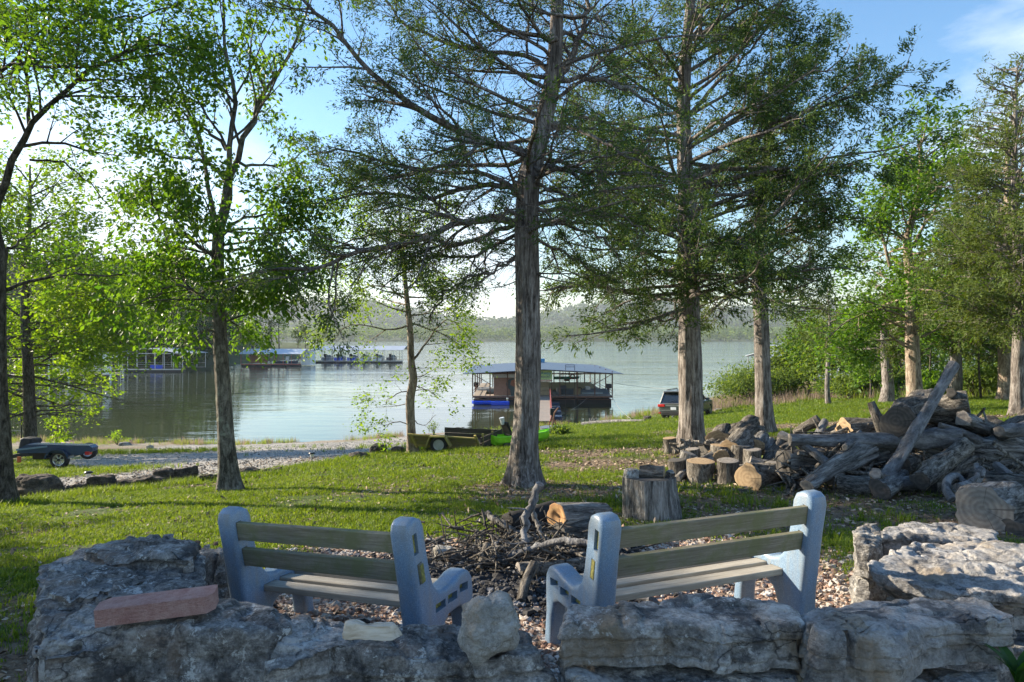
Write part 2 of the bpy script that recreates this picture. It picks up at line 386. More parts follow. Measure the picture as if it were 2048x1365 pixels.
# ground shader: soil and litter, turf, gravel, pebbly shore (colours only)
gm, t, b = newmat('ground_earth'); wp = worldpos(t)
nA = noise(t, wp, 1.3, 6, .6); nB = noise(t, wp, 22, 6, .7); nC = noise(t, mapping(t, wp, (1, 1, .2)), 90, 4, .7)
turf = ramp(t, nB, [(.3, (.03, .05, .012)), (.55, (.065, .10, .022)), (.75, (.11, .12, .04))])
dirt = ramp(t, mathn(t, 'ADD', mathn(t, 'MULTIPLY', nB, .6), mathn(t, 'MULTIPLY', nC, .45)), [(.32, (.055, .038, .026)), (.5, (.14, .10, .07)), (.68, (.30, .23, .17))])
vor = nd(t, 'ShaderNodeTexVoronoi', feature='F1'); vor.inputs['Scale'].default_value = 38; t.links.new(wp, vor.inputs['Vector'])
vc = nd(t, 'ShaderNodeSeparateColor'); t.links.new(vor.outputs['Color'], vc.inputs[0])
grav = mixc(t, .6, ramp(t, vc.outputs[0], [(.1, (.16, .155, .145)), (.5, (.31, .30, .28)), (.9, (.46, .45, .42))]), ramp(t, nA, [(.3, (.22, .21, .19)), (.7, (.35, .33, .305))]))
pgr = mixc(t, .25, ramp(t, vc.outputs[1], [(.05, (.10, .07, .055)), (.4, (.26, .17, .125)), (.7, (.36, .27, .21)), (.95, (.55, .50, .45))]), (.2, .17, .14))
shc = ramp(t, mathn(t, 'ADD', mathn(t, 'MULTIPLY', nA, .5), mathn(t, 'MULTIPLY', vc.outputs[0], .5)), [(.2, (.12, .10, .08)), (.5, (.24, .20, .16)), (.8, (.38, .34, .28))])
col = mixc(t, attr(t, 'm_dirt'), turf, dirt); col = mixc(t, attr(t, 'm_shore'), col, shc)
col = mixc(t, attr(t, 'm_patio'), col, pgr); col = mixc(t, attr(t, 'm_drive'), col, grav)
t.links.new(col, b.inputs['Base Color']); b.inputs['Roughness'].default_value = .95; b.inputs['Specular IOR Level'].default_value = .15
bump(t, b, mathn(t, 'ADD', mathn(t, 'MULTIPLY', vor.outputs['Distance'], -.6), nB), .7, .02)
AT = dict(m_drive=dr, m_patio=pa, m_dirt=di, m_shore=sh)
qc = Q[:, 0]; cls = np.where(dr[qc] > .5, 1, np.where(pa[qc] > .5, 2, np.where(sh[qc] > .5, 3, 0)))
for k, nm in enumerate(('lawn_ground', 'gravel_drive', 'gravel_patio', 'lake_shore')):
    q = Q[cls == k]; used = np.unique(q); rm = np.full(len(V), -1); rm[used] = np.arange(len(used))
    o = mk(nm, V[used], rm[q], gm, None, True, {a: v[used] for a, v in AT.items()}); o['kind'] = 'structure'
# wide bed under lake and land out to the horizon
bedm = simple('lake_bed', (.08, .07, .045), .95)
o = mk('lake_bed', [(-7000, -7000, -9.5), (7000, -7000, -9.5), (7000, 9000, -9.5), (-7000, 9000, -9.5)], np.array([[0, 1, 2, 3]]), bedm); o['kind'] = 'structure'
# water
wm, t, b = newmat('lake_water'); wp = worldpos(t)
b.inputs['Base Color'].default_value = (.035, .045, .022, 1); b.inputs['IOR'].default_value = 1.333; b.inputs['Roughness'].default_value = .04; b.inputs['Specular IOR Level'].default_value = .5
cdn = nd(t, 'ShaderNodeVectorMath', operation='LENGTH'); t.links.new(wp, cdn.inputs[0])
dist = mathn(t, 'DIVIDE', cdn.outputs['Value'], 1400, True)
w1 = noise(t, mapping(t, wp, (.16, .62, 1), rot=(0, 0, R(4))), 1.0, 3, .5, .4)
w2 = noise(t, mapping(t, wp, (.55, 2.2, 1), rot=(0, 0, R(-7))), 1.0, 3, .5, .2)
w3 = noise(t, mapping(t, wp, (.035, .12, 1)), 1.0, 2, .5, .3)
hh = mathn(t, 'ADD', mathn(t, 'MULTIPLY', w1, 1.0), mathn(t, 'ADD', mathn(t, 'MULTIPLY', w2, .3), mathn(t, 'MULTIPLY', w3, 1.6)))
patch = ramp(t, noise(t, mapping(t, wp, (.008, .03, 1)), 1.0, 3), [(.35, .25), (.65, 1.)])
calm = ramp(t, dist, [(.03, .10), (.09, .5), (.25, 1.)])
bn = bump(t, b, mathn(t, 'MULTIPLY', mathn(t, 'MULTIPLY', hh, patch), calm), 1.0, .24)
o = mk('lake_water', [(-6500, 30, LAKE), (6500, 30, LAKE), (6500, 8500, LAKE), (-6500, 8500, LAKE)], np.array([[0, 1, 2, 3]]), wm); o['kind'] = 'structure'
# ------------------------------------------------------------------ trees
bark_cedar = barkmat('cedar_bark', (.045, .038, .034), (.165, .145, .132), (.37, .345, .325), .10, 26, .9)
bark_grey = barkmat('hickory_bark', (.035, .032, .027), (.12, .11, .095), (.27, .25, .22), .3, 20, .8, (.30, .32, .27))
bark_pale = barkmat('oak_bark', (.07, .055, .042), (.23, .18, .14), (.42, .36, .29), .3, 14, .8)
bark_dark = barkmat('dark_bark', (.02, .018, .015), (.075, .065, .055), (.17, .155, .14), .3, 18, .8)
lf_cedar = leafmat('cedar_needles', (.024, .068, .024), (.105, .165, .045), .38, (1.5, 1.35, .55), .6, .2)
lf_cedar2 = leafmat('olive_cedar_needles', (.045, .085, .02), (.13, .18, .042), .38, (1.5, 1.3, .45), .6, .2)
lf_hick = leafmat('hickory_leaves', (.03, .095, .018), (.12, .21, .032), .52, (1.9, 1.8, .35), .45, .35)
lf_spring = leafmat('spring_leaves', (.06, .15, .02), (.19, .29, .032), .56, (1.75, 1.6, .3), .5, .3)
lf_oak = leafmat('oak_leaves', (.035, .10, .018), (.13, .22, .032), .50, (1.7, 1.7, .38), .5, .3)
lf_far = leafmat('far_leaves', (.03, .065, .02), (.08, .12, .03), .3, (1.5, 1.4, .5), .7, .1)
lf_bush = leafmat('bush_leaves', (.06, .12, .025), (.16, .22, .05), .5, (1.5, 1.4, .5), .6, .2)

def leaf_quads(C, D, N, size, wid, rs):
    """C centres, D directions along the leaf, N sideways hints -> folded diamonds"""
    D = D / (np.linalg.norm(D, axis=1, keepdims=True) + 1e-9); S = np.cross(D, N); S /= np.linalg.norm(S, axis=1, keepdims=True) + 1e-9
    U = np.cross(S, D); L = size[:, None]; w = wid[:, None]
    V = np.stack([C, C + D * L * .45 + S * w * .5 + U * w * .12, C + D * L, C + D * L * .45 - S * w * .5 + U * w * .12], 1).reshape(-1, 3)
    i = np.arange(len(C))[:, None] * 4
    return V, i + np.array([[0, 1, 2, 3]]), np.repeat(rs, 4)
def unit(v): return v / (np.linalg.norm(v, axis=-1, keepdims=True) + 1e-9)

class Tree:
    def __init__(s, seed):
        s.r = random.Random(seed); s.n = np.random.default_rng(seed); s.lines = {}; s.anch = []; s.big = []
    def line(s, pts, rad, sides):
        s.lines.setdefault((len(pts), sides), []).append((pts, rad))
    def limb(s, ctrl, n=14, sides=9, wob=.03):
        """ctrl (x,y,z,r) control points"""
        q = smooth_poly(ctrl, n); d = np.linalg.norm(q[-1, :3] - q[0, :3])
        q[1:-1, :3] += s.n.normal(0, wob * .35, (n - 2, 3)); q[:, 3] = np.maximum(q[:, 3], .003)
        s.line(q[:, :3], q[:, 3], sides); return q
    def branch(s, p, d, L, r, lvl, pr):
        rr = s.r; n = max(3 if lvl > 1 else 4, min(9, int(L / pr['seg']) + 2)); st = L / (n - 1); pts = [p]; rad = [r]; dirs = [d]
        wig = pr['wig']; up = pr['up'][min(lvl, len(pr['up']) - 1)]
        dx, dy, dz = d
        for i in range(1, n):
            dx += rr.gauss(0, wig); dy += rr.gauss(0, wig); dz += rr.gauss(0, wig) + up * (1 if i > n * .3 else .4)
            m = math.sqrt(dx * dx + dy * dy + dz * dz) + 1e-9; dx /= m; dy /= m; dz /= m
            p = (p[0] + dx * st, p[1] + dy * st, p[2] + dz * st); pts.append(p); dirs.append((dx, dy, dz))
            rad.append(max(r * (1 - .82 * i / (n - 1)), pr.get('rmin', .0025)))
        s.line(np.array(pts), np.array(rad), 6 if r > .03 else (4 if r > .012 else 3))
        s.fill(pts, dirs, rad, L, lvl, pr)
    def fill(s, pts, dirs, rad, L, lvl, pr, t0=None):
        rr = s.r; n = len(pts)
        if lvl < pr['lv']:
            k = int(L * pr['dens'][min(lvl, len(pr['dens']) - 1)] * rr.uniform(.8, 1.2)) + 1; t0 = pr['t0'] if t0 is None else t0
            for c in range(k):
                t = t0 + (1 - t0) * (c + rr.random()) / k; f = t * (n - 1); i = min(int(f), n - 2); f -= i
                a, b = pts[i], pts[i + 1]; q = tuple(a[j] + (b[j] - a[j]) * f for j in range(3)); D = dirs[i]
                # sideways direction, flattened for cedars
                ax = (rr.gauss(0, 1), rr.gauss(0, 1), rr.gauss(0, 1) * pr['flat']); dt = sum(ax[j] * D[j] for j in range(3))
                ax = [ax[j] - dt * D[j] for j in range(3)]; m = math.sqrt(sum(v * v for v in ax)) + 1e-9; an = rr.uniform(*pr['ang'])
                nd_ = tuple(D[j] * math.cos(an) + ax[j] / m * math.sin(an) for j in range(3))
                Lc = max(L * pr['ratio'] * (1.15 - t * .75) * rr.uniform(.6, 1.25), pr['lmin'])
                s.branch(q, nd_, min(Lc, pr['lmax'][min(lvl, len(pr['lmax']) - 1)]), rad[i] * .55, lvl + 1, pr)
        if lvl >= pr['lv'] - pr.get('leaflv', 0):
            dead = rr.random() < pr.get('dead', 0)
            if not dead:
                for i in range(1, n):
                    if i / n > pr.get('bare', .2): s.anch.append(pts[i] + dirs[i])
    def ring(s, trunk, z0, z1, n, lf, el, pr, r0=.035, az=None):
        """n limbs around a trunk polyline between heights"""
        zs = trunk[:, 2]
        for k in range(n):
            f = (k + s.r.random()) / n; z = z0 + (z1 - z0) * f; i = int(np.clip(np.searchsorted(zs, z), 1, len(zs) - 1)); tt = (z - zs[i - 1]) / (zs[i] - zs[i - 1] + 1e-6)
            p = trunk[i - 1, :3] + (trunk[i, :3] - trunk[i - 1, :3]) * min(max(tt, 0), 1); a = s.r.uniform(0, 2 * math.pi) if az is None else s.r.gauss(az, 1.0)
            e = s.r.gauss(el(f), .12); L = lf(f) * s.r.uniform(.75, 1.2)
            s.branch(tuple(p), (math.cos(a) * math.cos(e), math.sin(a) * math.cos(e), math.sin(e)), L, r0 * (.6 + .4 * L / max(lf(0), lf(.5))), 0, pr)
    def along(s, q, pr, t0=.15, lvl=0):
        pts = [tuple(v) for v in q[:, :3]]; d = np.gradient(q[:, :3], axis=0); d = unit(d); L = float(np.linalg.norm(np.diff(q[:, :3], axis=0), axis=1).sum())
        s.fill(pts, [tuple(v) for v in d], list(q[:, 3]), L, lvl, pr, t0)
    def trunkmesh(s, name, q, mat, root, sides=28, flute=.12, flare=1.5, seed=1, n=60):
        """the main stem: fluted, flared at the foot"""
        p = smooth_poly(q, n); th = np.arange(sides) / sides * 2 * math.pi
        h = p[:, 2] - p[0, 2]
        ridg = np.stack([vn(np.c_[np.cos(th) * 2.6 + 5, np.sin(th) * 2.6, np.full(sides, z * .5)], seed) for z in h])
        rid2 = np.stack([vn(np.c_[np.cos(th) * 8, np.sin(th) * 8 + 3, np.full(sides, z * 1.6)], seed + 3) for z in h])
        fl = 1 + (flare - 1) * np.exp(-np.clip(h, 0, 99) / .28)[:, None] * (1 + ridg * .9)
        r = p[:, 3:4] * (1 + ridg * flute + rid2 * .05) * fl
        V = np.stack([p[:, 0:1] + np.cos(th) * r, p[:, 1:2] + np.sin(th) * r, np.repeat(p[:, 2:3], sides, 1)], -1).reshape(-1, 3)
        i = np.arange(n - 1)[:, None] * sides + np.arange(sides)[None]; j = np.arange(n - 1)[:, None] * sides + (np.arange(sides)[None] + 1) % sides
        Q = np.stack([i, j, j + sides, i + sides], -1).reshape(-1, 4)
        V = V - np.array(root.location); return mk(name, V, Q, mat, root, True)
    def limbs_mesh(s, mat, root, name='branches'):
        VV, QQ, o = [], [], 0
        for (m, sd), L in s.lines.items():
            A = np.array([a for a, _ in L], float); B = np.array([b for _, b in L], float)
            V, Q = tube_geo(A, B, sd); VV.append(V); QQ.append(Q + o); o += len(V)
        if not VV: return None
        return mk(name, np.concatenate(VV) - np.array(root.location), np.concatenate(QQ), mat, root, True)
    def crown(s, mat, root, kind, per, size, spread, keep=1.0, name='crown', droop=.0, maxn=None, mask=None):
        A = np.array(s.anch)
        if mask is not None: A = A[mask(A)]
        if keep < 1: A = A[s.n.random(len(A)) < keep]
        if maxn and len(A) * per > maxn: A = A[s.n.permutation(len(A))[:int(maxn / per)]]
        A = np.repeat(A, per, 0); n = len(A); C = A[:, :3] + s.n.normal(0, spread, (n, 3)); D = A[:, 3:]
        rd = unit(s.n.normal(0, 1, (n, 3)))
        if kind == 'cedar':
            D = unit(D * .9 + rd * .75 + np.array([0, 0, -droop])); wid = size * s.n.uniform(.16, .3, n) * 1.2; sz = size * s.n.uniform(.6, 1.3, n)
        else:
            D = unit(D * .35 + rd * np.array([1, 1, .5]) + np.array([0, 0, -droop])); sz = size * s.n.uniform(.4, 1.4, n); wid = sz * s.n.uniform(.42, .62, n)
        N = unit(s.n.normal(0, 1, (n, 3)) + np.array([0, 0, 1.2 if kind != 'cedar' else .3]))
        r_ = np.clip(s.n.beta(2, 2, n), 0, 1)
        V, Q, rs = leaf_quads(C, D, N, sz, wid, r_)
        s.nleaf = n
        return mk(name, V - np.array(root.location), Q, mat, root, False, {'rnd': rs})
def tree_root(name, base, label, cat='tree', group=None):
    return empty(name, base, 0, label, cat, group)
def Pl(L, d0=None):
    """pixel control points (px,py,depth,radius) -> world"""
    return np.array([list(P(a, b, c)) + [r] for a, b, c, r in L])
PRC = dict(seg=.28, wig=.11, up=(.015, .02, -.01, -.02), lv=3, dens=(3.4, 5.5, 6.5), ratio=.42, flat=.45, ang=(.5, 1.05), lmin=.13, lmax=(1.5, .6, .3), t0=.16, dead=.10, bare=.2, rmin=.0025, leaflv=0)
NL = {}
# --- 1. the big eastern red cedar in the middle
T = Tree(11); D0 = 10.4
base = P(1050, 984, D0); base[2] = g(base[0], base[1]) - .04
rt = tree_root('cedar_tree', base, 'tall grey cedar with shaggy bark and long bare limbs, between the two benches')
tr = Pl([(1051, 988, D0, .215), (1050, 900, D0, .195), (1056, 750, D0, .185), (1056, 600, D0, .18), (1054, 450, D0, .175), (1060, 350, D0, .165), (1080, 270, D0, .14), (1104, 160, D0, .12), (1112, 60, D0, .10), (1116, -80, D0, .085), (1110, -250, D0, .06), (1115, -480, D0, .02)])
tr[0, :3] = base; T.trunkmesh('trunk', tr, bark_cedar, rt, 36, .13, 1.75, 4, 90)
def L_(pts, da, db, ra, rb):
    n = len(pts); return Pl([(x, y, D0 + da + (db - da) * k / (n - 1), ra + (rb - ra) * (k / (n - 1)) ** .8) for k, (x, y) in enumerate(pts)])
limbs = [
 L_([(1052, 312), (1040, 303), (987, 286), (934, 268), (846, 220), (785, 180), (723, 127), (670, 57), (609, 9), (560, -60)], 0, -.9, .075, .018),
 L_([(1050, 372), (1031, 372), (965, 372), (886, 391), (830, 398), (776, 387), (700, 392), (620, 415)], 0, .6, .055, .012),
 L_([(1050, 446), (1027, 444), (965, 440), (917, 448), (846, 475), (767, 497), (705, 503), (657, 532), (600, 541), (520, 548), (450, 560)], 0, -.9, .065, .015),
 L_([(1050, 474), (1027, 472), (943, 512), (890, 512), (830, 530), (760, 580)], 0, 1.0, .04, .01),
 L_([(1110, 84), (1106, 79), (1048, 70), (987, 48), (947, 9), (900, -60)], 0, -.5, .05, .015),
 L_([(1106, 155), (1101, 150), (1057, 110), (974, 103), (908, 88), (846, 70), (793, 31), (767, 0), (730, -60)], 0, .8, .05, .012),
 L_([(1100, 170), (1128, 140), (1154, 92), (1172, 26), (1185, -60), (1200, -200)], 0, .3, .07, .02),
 L_([(1110, 36), (1167, 35), (1060, 20), (1000, 0), (960, -30)], 0, -.4, .03, .01),
 L_([(1062, 332), (1079, 334), (1150, 341), (1216, 350), (1299, 350), (1345, 365)], 0, -.8, .05, .015),
 L_([(1058, 372), (1084, 374), (1128, 391), (1150, 415), (1190, 420)], 0, -.5, .035, .01),
 L_([(1058, 418), (1084, 420), (1140, 418), (1207, 424), (1260, 440), (1300, 475)], 0, -.3, .04, .01),
 L_([(1058, 447), (1084, 448), (1180, 462), (1224, 497), (1250, 540)], 0, .5, .035, .01),
 L_([(1112, 160), (1132, 158), (1216, 163), (1260, 185), (1299, 207), (1350, 240)], 0, -.8, .05, .012),
 L_([(1085, 240), (1150, 262), (1210, 285), (1270, 320), (1330, 345)], 0, -1.2, .04, .01),
 L_([(1060, 300), (1110, 255), (1170, 235), (1240, 262)], 0, 1.2, .035, .01),
 L_([(1056, 420), (1000, 430), (930, 440), (870, 425)], -.1, -2.0, .04, .012),
 L_([(1056, 440), (980, 470), (900, 490), (820, 470), (740, 470), (660, 500)], .1, 1.4, .045, .012),
 L_([(1058, 400), (980, 350), (880, 345), (780, 330), (690, 300), (620, 310)], 0, .9, .045, .012),
 L_([(1052, 500), (990, 540), (930, 560), (880, 600), (860, 640)], 0, .3, .03, .01),
 L_([(1060, 480), (1120, 500), (1180, 540), (1230, 600)], 0, .9, .03, .01),
 L_([(1070, 310), (1000, 330), (900, 330), (800, 350), (700, 360), (640, 330)], .1, 1.8, .045, .012),
]
for q in limbs:
    Lq = T.limb(q, 20, 8, .06); T.along(Lq, dict(PRC, dens=(4.6, 6.2, 6.5), dead=.14), .22)
T.ring(tr, 3.2, 9.5, 34, lambda f: 2.8 - 1.2 * f, lambda f: .15 + .5 * f, dict(PRC, dead=.3), .035)
T.ring(tr, 2.5, 6.2, 80, lambda f: 1.1, lambda f: -.1, dict(PRC, dead=1.0, lv=2, dens=(6, 5), wig=.22), .014)   # dead snags
T.limbs_mesh(bark_cedar, rt)
T.crown(lf_cedar, rt, 'cedar', 15, .062, .045, .66, droop=.15, maxn=150000); NL['cedar1'] = (T.nleaf, len(T.anch))

# --- 2. second cedar
T = Tree(12); D0 = 15
base = P(1384, 908, D0); base[2] = g(base[0], base[1]) - .04
rt2 = tree_root('cedar_tree', base, 'broad dark cedar with a doubled trunk, firewood heaped against its foot')
tr = Pl([(1384, 912, D0, .27), (1383, 850, D0, .26), (1381, 700, D0, .235), (1377, 560, D0, .215), (1376, 440, D0, .2), (1370, 330, D0, .16), (1368, 200, D0, .135), (1376, 60, D0, .11), (1386, -80, D0, .08), (1390, -260, D0, .03)])
tr[0, :3] = base; T.trunkmesh('trunk', tr, bark_cedar, rt2, 34, .2, 1.5, 14, 80)
for q in [
 L_([(1372, 364), (1400, 350), (1487, 313), (1533, 256), (1569, 238), (1661, 205), (1764, 174), (1815, 128)], 0, -1.2, .085, .012),
 L_([(1377, 552), (1355, 548), (1299, 547), (1216, 558), (1141, 572), (1090, 582)], 0, -1.6, .07, .02),
 L_([(1372, 355), (1450, 338), (1540, 336), (1600, 370), (1640, 400), (1665, 440)], 0, -.8, .06, .02),
 L_([(1377, 505), (1430, 507), (1500, 505), (1570, 520)], 0, .6, .05, .015),
 L_([(1377, 528), (1430, 524), (1490, 520), (1560, 545), (1620, 560)], 0, -1.6, .05, .015),
 L_([(1370, 210), (1330, 160), (1290, 120), (1268, 60), (1270, -20)], 0, -.6, .05, .015),
 L_([(1370, 240), (1430, 170), (1480, 130), (1530, 60), (1560, 10)], 0, .5, .05, .012),
 L_([(1372, 300), (1450, 250), (1540, 190), (1610, 150), (1670, 130), (1700, 90)], 0, 1, .05, .01),
 L_([(1372, 420), (1300, 400), (1220, 410), (1150, 430)], 0, 1.2, .05, .012),
 L_([(1380, 620), (1340, 640), (1290, 640), (1250, 660)], 0, -1.2, .03, .01)]:
    Lq = T.limb(q, 16, 8, .07); T.along(Lq, dict(PRC, dead=.05), .25)
PR2 = dict(PRC, dead=.03, dens=(2.6, 4.0, 5.0), lmax=(1.9, .75, .4), up=(.02, .03, -.01, -.02))
T.ring(tr, 2.3, 5.0, 30, lambda f: 3.4, lambda f: .0 + .1 * f, PR2, .05)
T.ring(tr, 4.8, 10.8, 56, lambda f: 3.9 - 2.4 * f, lambda f: .12 + .7 * f, PR2, .05)
T.limbs_mesh(bark_cedar, rt2)
T.crown(lf_cedar, rt2, 'cedar', 12, .095, .055, .95, droop=.15, maxn=135000); NL['cedar2'] = (T.nleaf, len(T.anch))

# --- 3. third cedar behind the wood pile
T = Tree(13); D0 = 19
base = P(1529, 870, D0); base[2] = g(base[0], base[1]) - .04
rt3 = tree_root('cedar_tree', base, 'brown cedar with a single narrow sunlit trunk behind the split firewood')
tr = Pl([(1529, 874, D0, .24), (1527, 780, D0, .215), (1523, 650, D0, .195), (1516, 560, D0, .17), (1520, 450, D0, .14), (1535, 300, D0, .10), (1540, 160, D0, .05), (1545, 60, D0, .015)])
tr[0, :3] = base; T.trunkmesh('trunk', tr, bark_cedar, rt3, 30, .12, 1.4, 24, 70)
for q in [L_([(1518, 592), (1480, 590), (1440, 605), (1410, 635), (1385, 660)], 0, -.7, .05, .012), L_([(1517, 572), (1470, 580), (1430, 575)], 0, .7, .045, .012),
          L_([(1520, 600), (1560, 605), (1600, 625), (1640, 600)], 0, .4, .04, .01)]:
    T.along(T.limb(q, 12, 7, .06), dict(PRC, dead=.05), .25)
T.ring(tr, 2.6, 8.4, 54, lambda f: 3.3 - 1.9 * f, lambda f: -.05 + .55 * f, PR2, .045)
T.limbs_mesh(bark_cedar, rt3)
T.crown(lf_cedar2, rt3, 'cedar', 10, .10, .07, .85, droop=.15, maxn=90000); NL['cedar3'] = (T.nleaf, len(T.anch))

# --- broadleaf stems and crowns
PRD = dict(seg=.35, wig=.13, up=(.05, .03, -.02, -.05), lv=3, dens=(2.4, 3.8, 5), ratio=.5, flat=1.0, ang=(.45, .95), lmin=.18, lmax=(1.6, .8, .35), t0=.18, dead=.05, bare=.2, rmin=.0025, leaflv=0)
# 4. hickory on the left
T = Tree(21); D0 = 11
base = P(461, 970, D0); base[2] = g(base[0], base[1]) - .04
rh = tree_root('hickory_tree', base, 'slender forked hickory with dark drooping leaves on the lawn behind the left bench')
tr = Pl([(461, 972, D0, .145), (454, 900, D0, .125), (448, 800, D0, .115), (441, 700, D0, .108), (438, 600, D0, .10), (435, 520, D0, .095), (437, 462, D0, .085)])
tr[0, :3] = base; T.trunkmesh('trunk', tr, bark_grey, rh, 26, .06, 1.5, 34, 60)
for q, m in [(L_([(437, 466), (452, 400), (470, 330), (500, 260), (520, 200), (560, 140), (600, 60), (620, -20)], 0, .6, .07, .015), .3),
          (L_([(437, 466), (455, 370), (462, 280), (466, 180), (452, 100), (447, 0), (440, -100)], 0, -.4, .06, .012), .25),
          (L_([(436, 470), (420, 400), (410, 330), (380, 230), (355, 160), (300, 110), (270, 80)], 0, .5, .045, .01), .2),
          (L_([(437, 520), (380, 480), (340, 430), (310, 410), (290, 360)], 0, -.9, .035, .01), .2),
          (L_([(437, 545), (400, 590), (360, 550), (330, 470), (305, 400), (270, 380)], 0, 1.2, .03, .01), .2),
          (L_([(440, 620), (400, 590), (350, 570), (310, 590), (280, 610)], 0, -1.0, .03, .008), .2),
          (L_([(440, 600), (500, 570), (540, 590), (600, 640)], 0, -1.0, .03, .008), .2),
          (L_([(444, 690), (420, 660), (380, 680), (340, 690)], 0, -.6, .02, .006), .2),
          (L_([(470, 330), (520, 330), (570, 330), (610, 300)], .2, 1.2, .03, .008), .2),
          (L_([(457, 380), (420, 330), (380, 320), (330, 310), (290, 290)], .1, -.9, .03, .008), .2),
          (L_([(437, 480), (480, 440), (540, 430), (600, 450), (640, 500)], .1, .6, .03, .008), .2), (L_([(437, 500), (500, 500), (560, 520), (600, 560)], .1, -.8, .03, .008), .2), (L_([(441, 600), (410, 560), (360, 560), (320, 550)], 0, .5, .03, .008), .2),
           (L_([(452, 300), (400, 250), (340, 240), (300, 250)], 0, .6, .03, .008), .2), (L_([(440, 560), (380, 520), (320, 530), (260, 500)], 0, .3, .03, .008), .2)]:
    T.along(T.limb(q, 14, 7, .06), PRD, m)
T.ring(tr, 1.9, 3.6, 16, lambda f: 1.3 + .4 * f, lambda f: .1, PRD, .02)
T.limbs_mesh(bark_grey, rh)
T.crown(lf_hick, rh, 'leaf', 18, .088, .10, 1, droop=.75, maxn=70000, mask=lambda A: (A[:, 2] < 4.6) | (T.n.random(len(A)) < .42)); NL['hick'] = (T.nleaf, len(T.anch))

# 5. dark leaning tree at the left edge
T = Tree(22); D0 = 10.6
base = P(4, 1014, D0); base[2] = g(base[0], base[1]) - .05
re_ = tree_root('maple_tree', base, 'dark trunk at the left edge of the lawn, forking low and arching over the drive')
tr = Pl([(4, 1016, D0, .16), (2, 900, D0, .14), (-4, 780, D0, .125), (-6, 650, D0, .12), (-4, 560, D0, .11), (2, 500, D0, .1)])
tr[0, :3] = base; T.trunkmesh('trunk', tr, bark_dark, re_, 26, .08, 1.5, 44, 60)
PRE = dict(PRD, dens=(2.5, 4, 5), up=(.04, .0, -.02))
for q, m in [(L_([(2, 505), (-10, 420), (5, 370), (30, 310), (60, 250), (110, 205), (160, 160), (240, 110), (300, 95), (360, 100)], 0, -.6, .075, .012), .35),
          (L_([(-4, 585), (30, 575), (80, 560), (150, 552), (230, 551), (300, 540)], 0, .5, .035, .008), .4),
          (L_([(0, 512), (25, 490), (60, 470), (100, 430)], 0, .8, .03, .008), .2),
          (L_([(-2, 480), (-30, 350), (-20, 200), (10, 130), (70, 130), (140, 140), (200, 130)], 0, -1.2, .05, .01), .4),
          (L_([(58, 250), (55, 180), (52, 130), (60, 40), (40, -60)], -.1, .8, .03, .01), .2),
          (L_([(-10, 420), (-60, 300), (-90, 150), (-60, 0), (-20, -120)], 0, 1.0, .06, .015), .3),
          (L_([(60, 320), (130, 330), (190, 380), (240, 440)], 0, 1.4, .02, .006), .2),
          (L_([(30, 20), (110, 20), (200, 40), (300, 30), (360, 10)], .5, -.8, .025, .008), .15),
          (L_([(-60, 120), (0, 60), (60, 70), (130, 90), (200, 60)], .8, .3, .03, .008), .15)]:
    T.along(T.limb(q, 14, 7, .05), PRE, m)
T.limbs_mesh(bark_dark, re_)
T.crown(lf_oak, re_, 'leaf', 12, .08, .10, .85, droop=.1, maxn=46000); NL['edge'] = (T.nleaf, len(T.anch))

# 6. spring-green maple at the water by the left trailer
T = Tree(23); D0 = 27
base = P(62, 880, D0 + 3); base[2] = g(base[0], base[1]) - .05; D0 += 3
ry = tree_root('maple_tree', base, 'bushy yellow-green maple at the water edge behind the blue trailer')
tr = Pl([(62, 884, D0, .26), (60, 840, D0, .24), (56, 740, D0, .21), (50, 620, D0, .17), (55, 500, D0, .12), (60, 400, D0, .07), (60, 330, D0, .03)])
tr[0, :3] = base; T.trunkmesh('trunk', tr, bark_dark, ry, 20, .08, 1.4, 54, 50)
PRY = dict(PRD, seg=.6, dens=(1.5, 2.4, 2.6), lmax=(2.6, 1.3, .7), up=(.0, .0, -.03), lmin=.4)
T.ring(tr, -1.9, 3.0, 34, lambda f: 3.6 + .8 * math.sin(f * 3), lambda f: .15, PRY, .05)
T.ring(tr, 3.0, 8.5, 24, lambda f: 4.2 - 2.4 * f, lambda f: .35 + .5 * f, PRY, .05)
for q in [L_([(56, 700), (120, 640), (200, 640), (260, 690)], 0, -1.5, .05, .012), L_([(56, 640), (120, 590), (190, 600), (250, 630)], 0, -.5, .05, .012), L_([(56, 560), (120, 520), (180, 540), (220, 590)], 0, -.5, .05, .012)]:
    T.along(T.limb(q, 10, 6, .05), PRY, .2)
T.limbs_mesh(bark_dark, ry)
T.crown(lf_spring, ry, 'leaf', 10, .18, .2, 1, droop=.1, maxn=42000, mask=lambda A: ~((A[:, 2] < .45) & (A[:, 0] > -19.6))); NL['maple'] = (T.nleaf, len(T.anch))

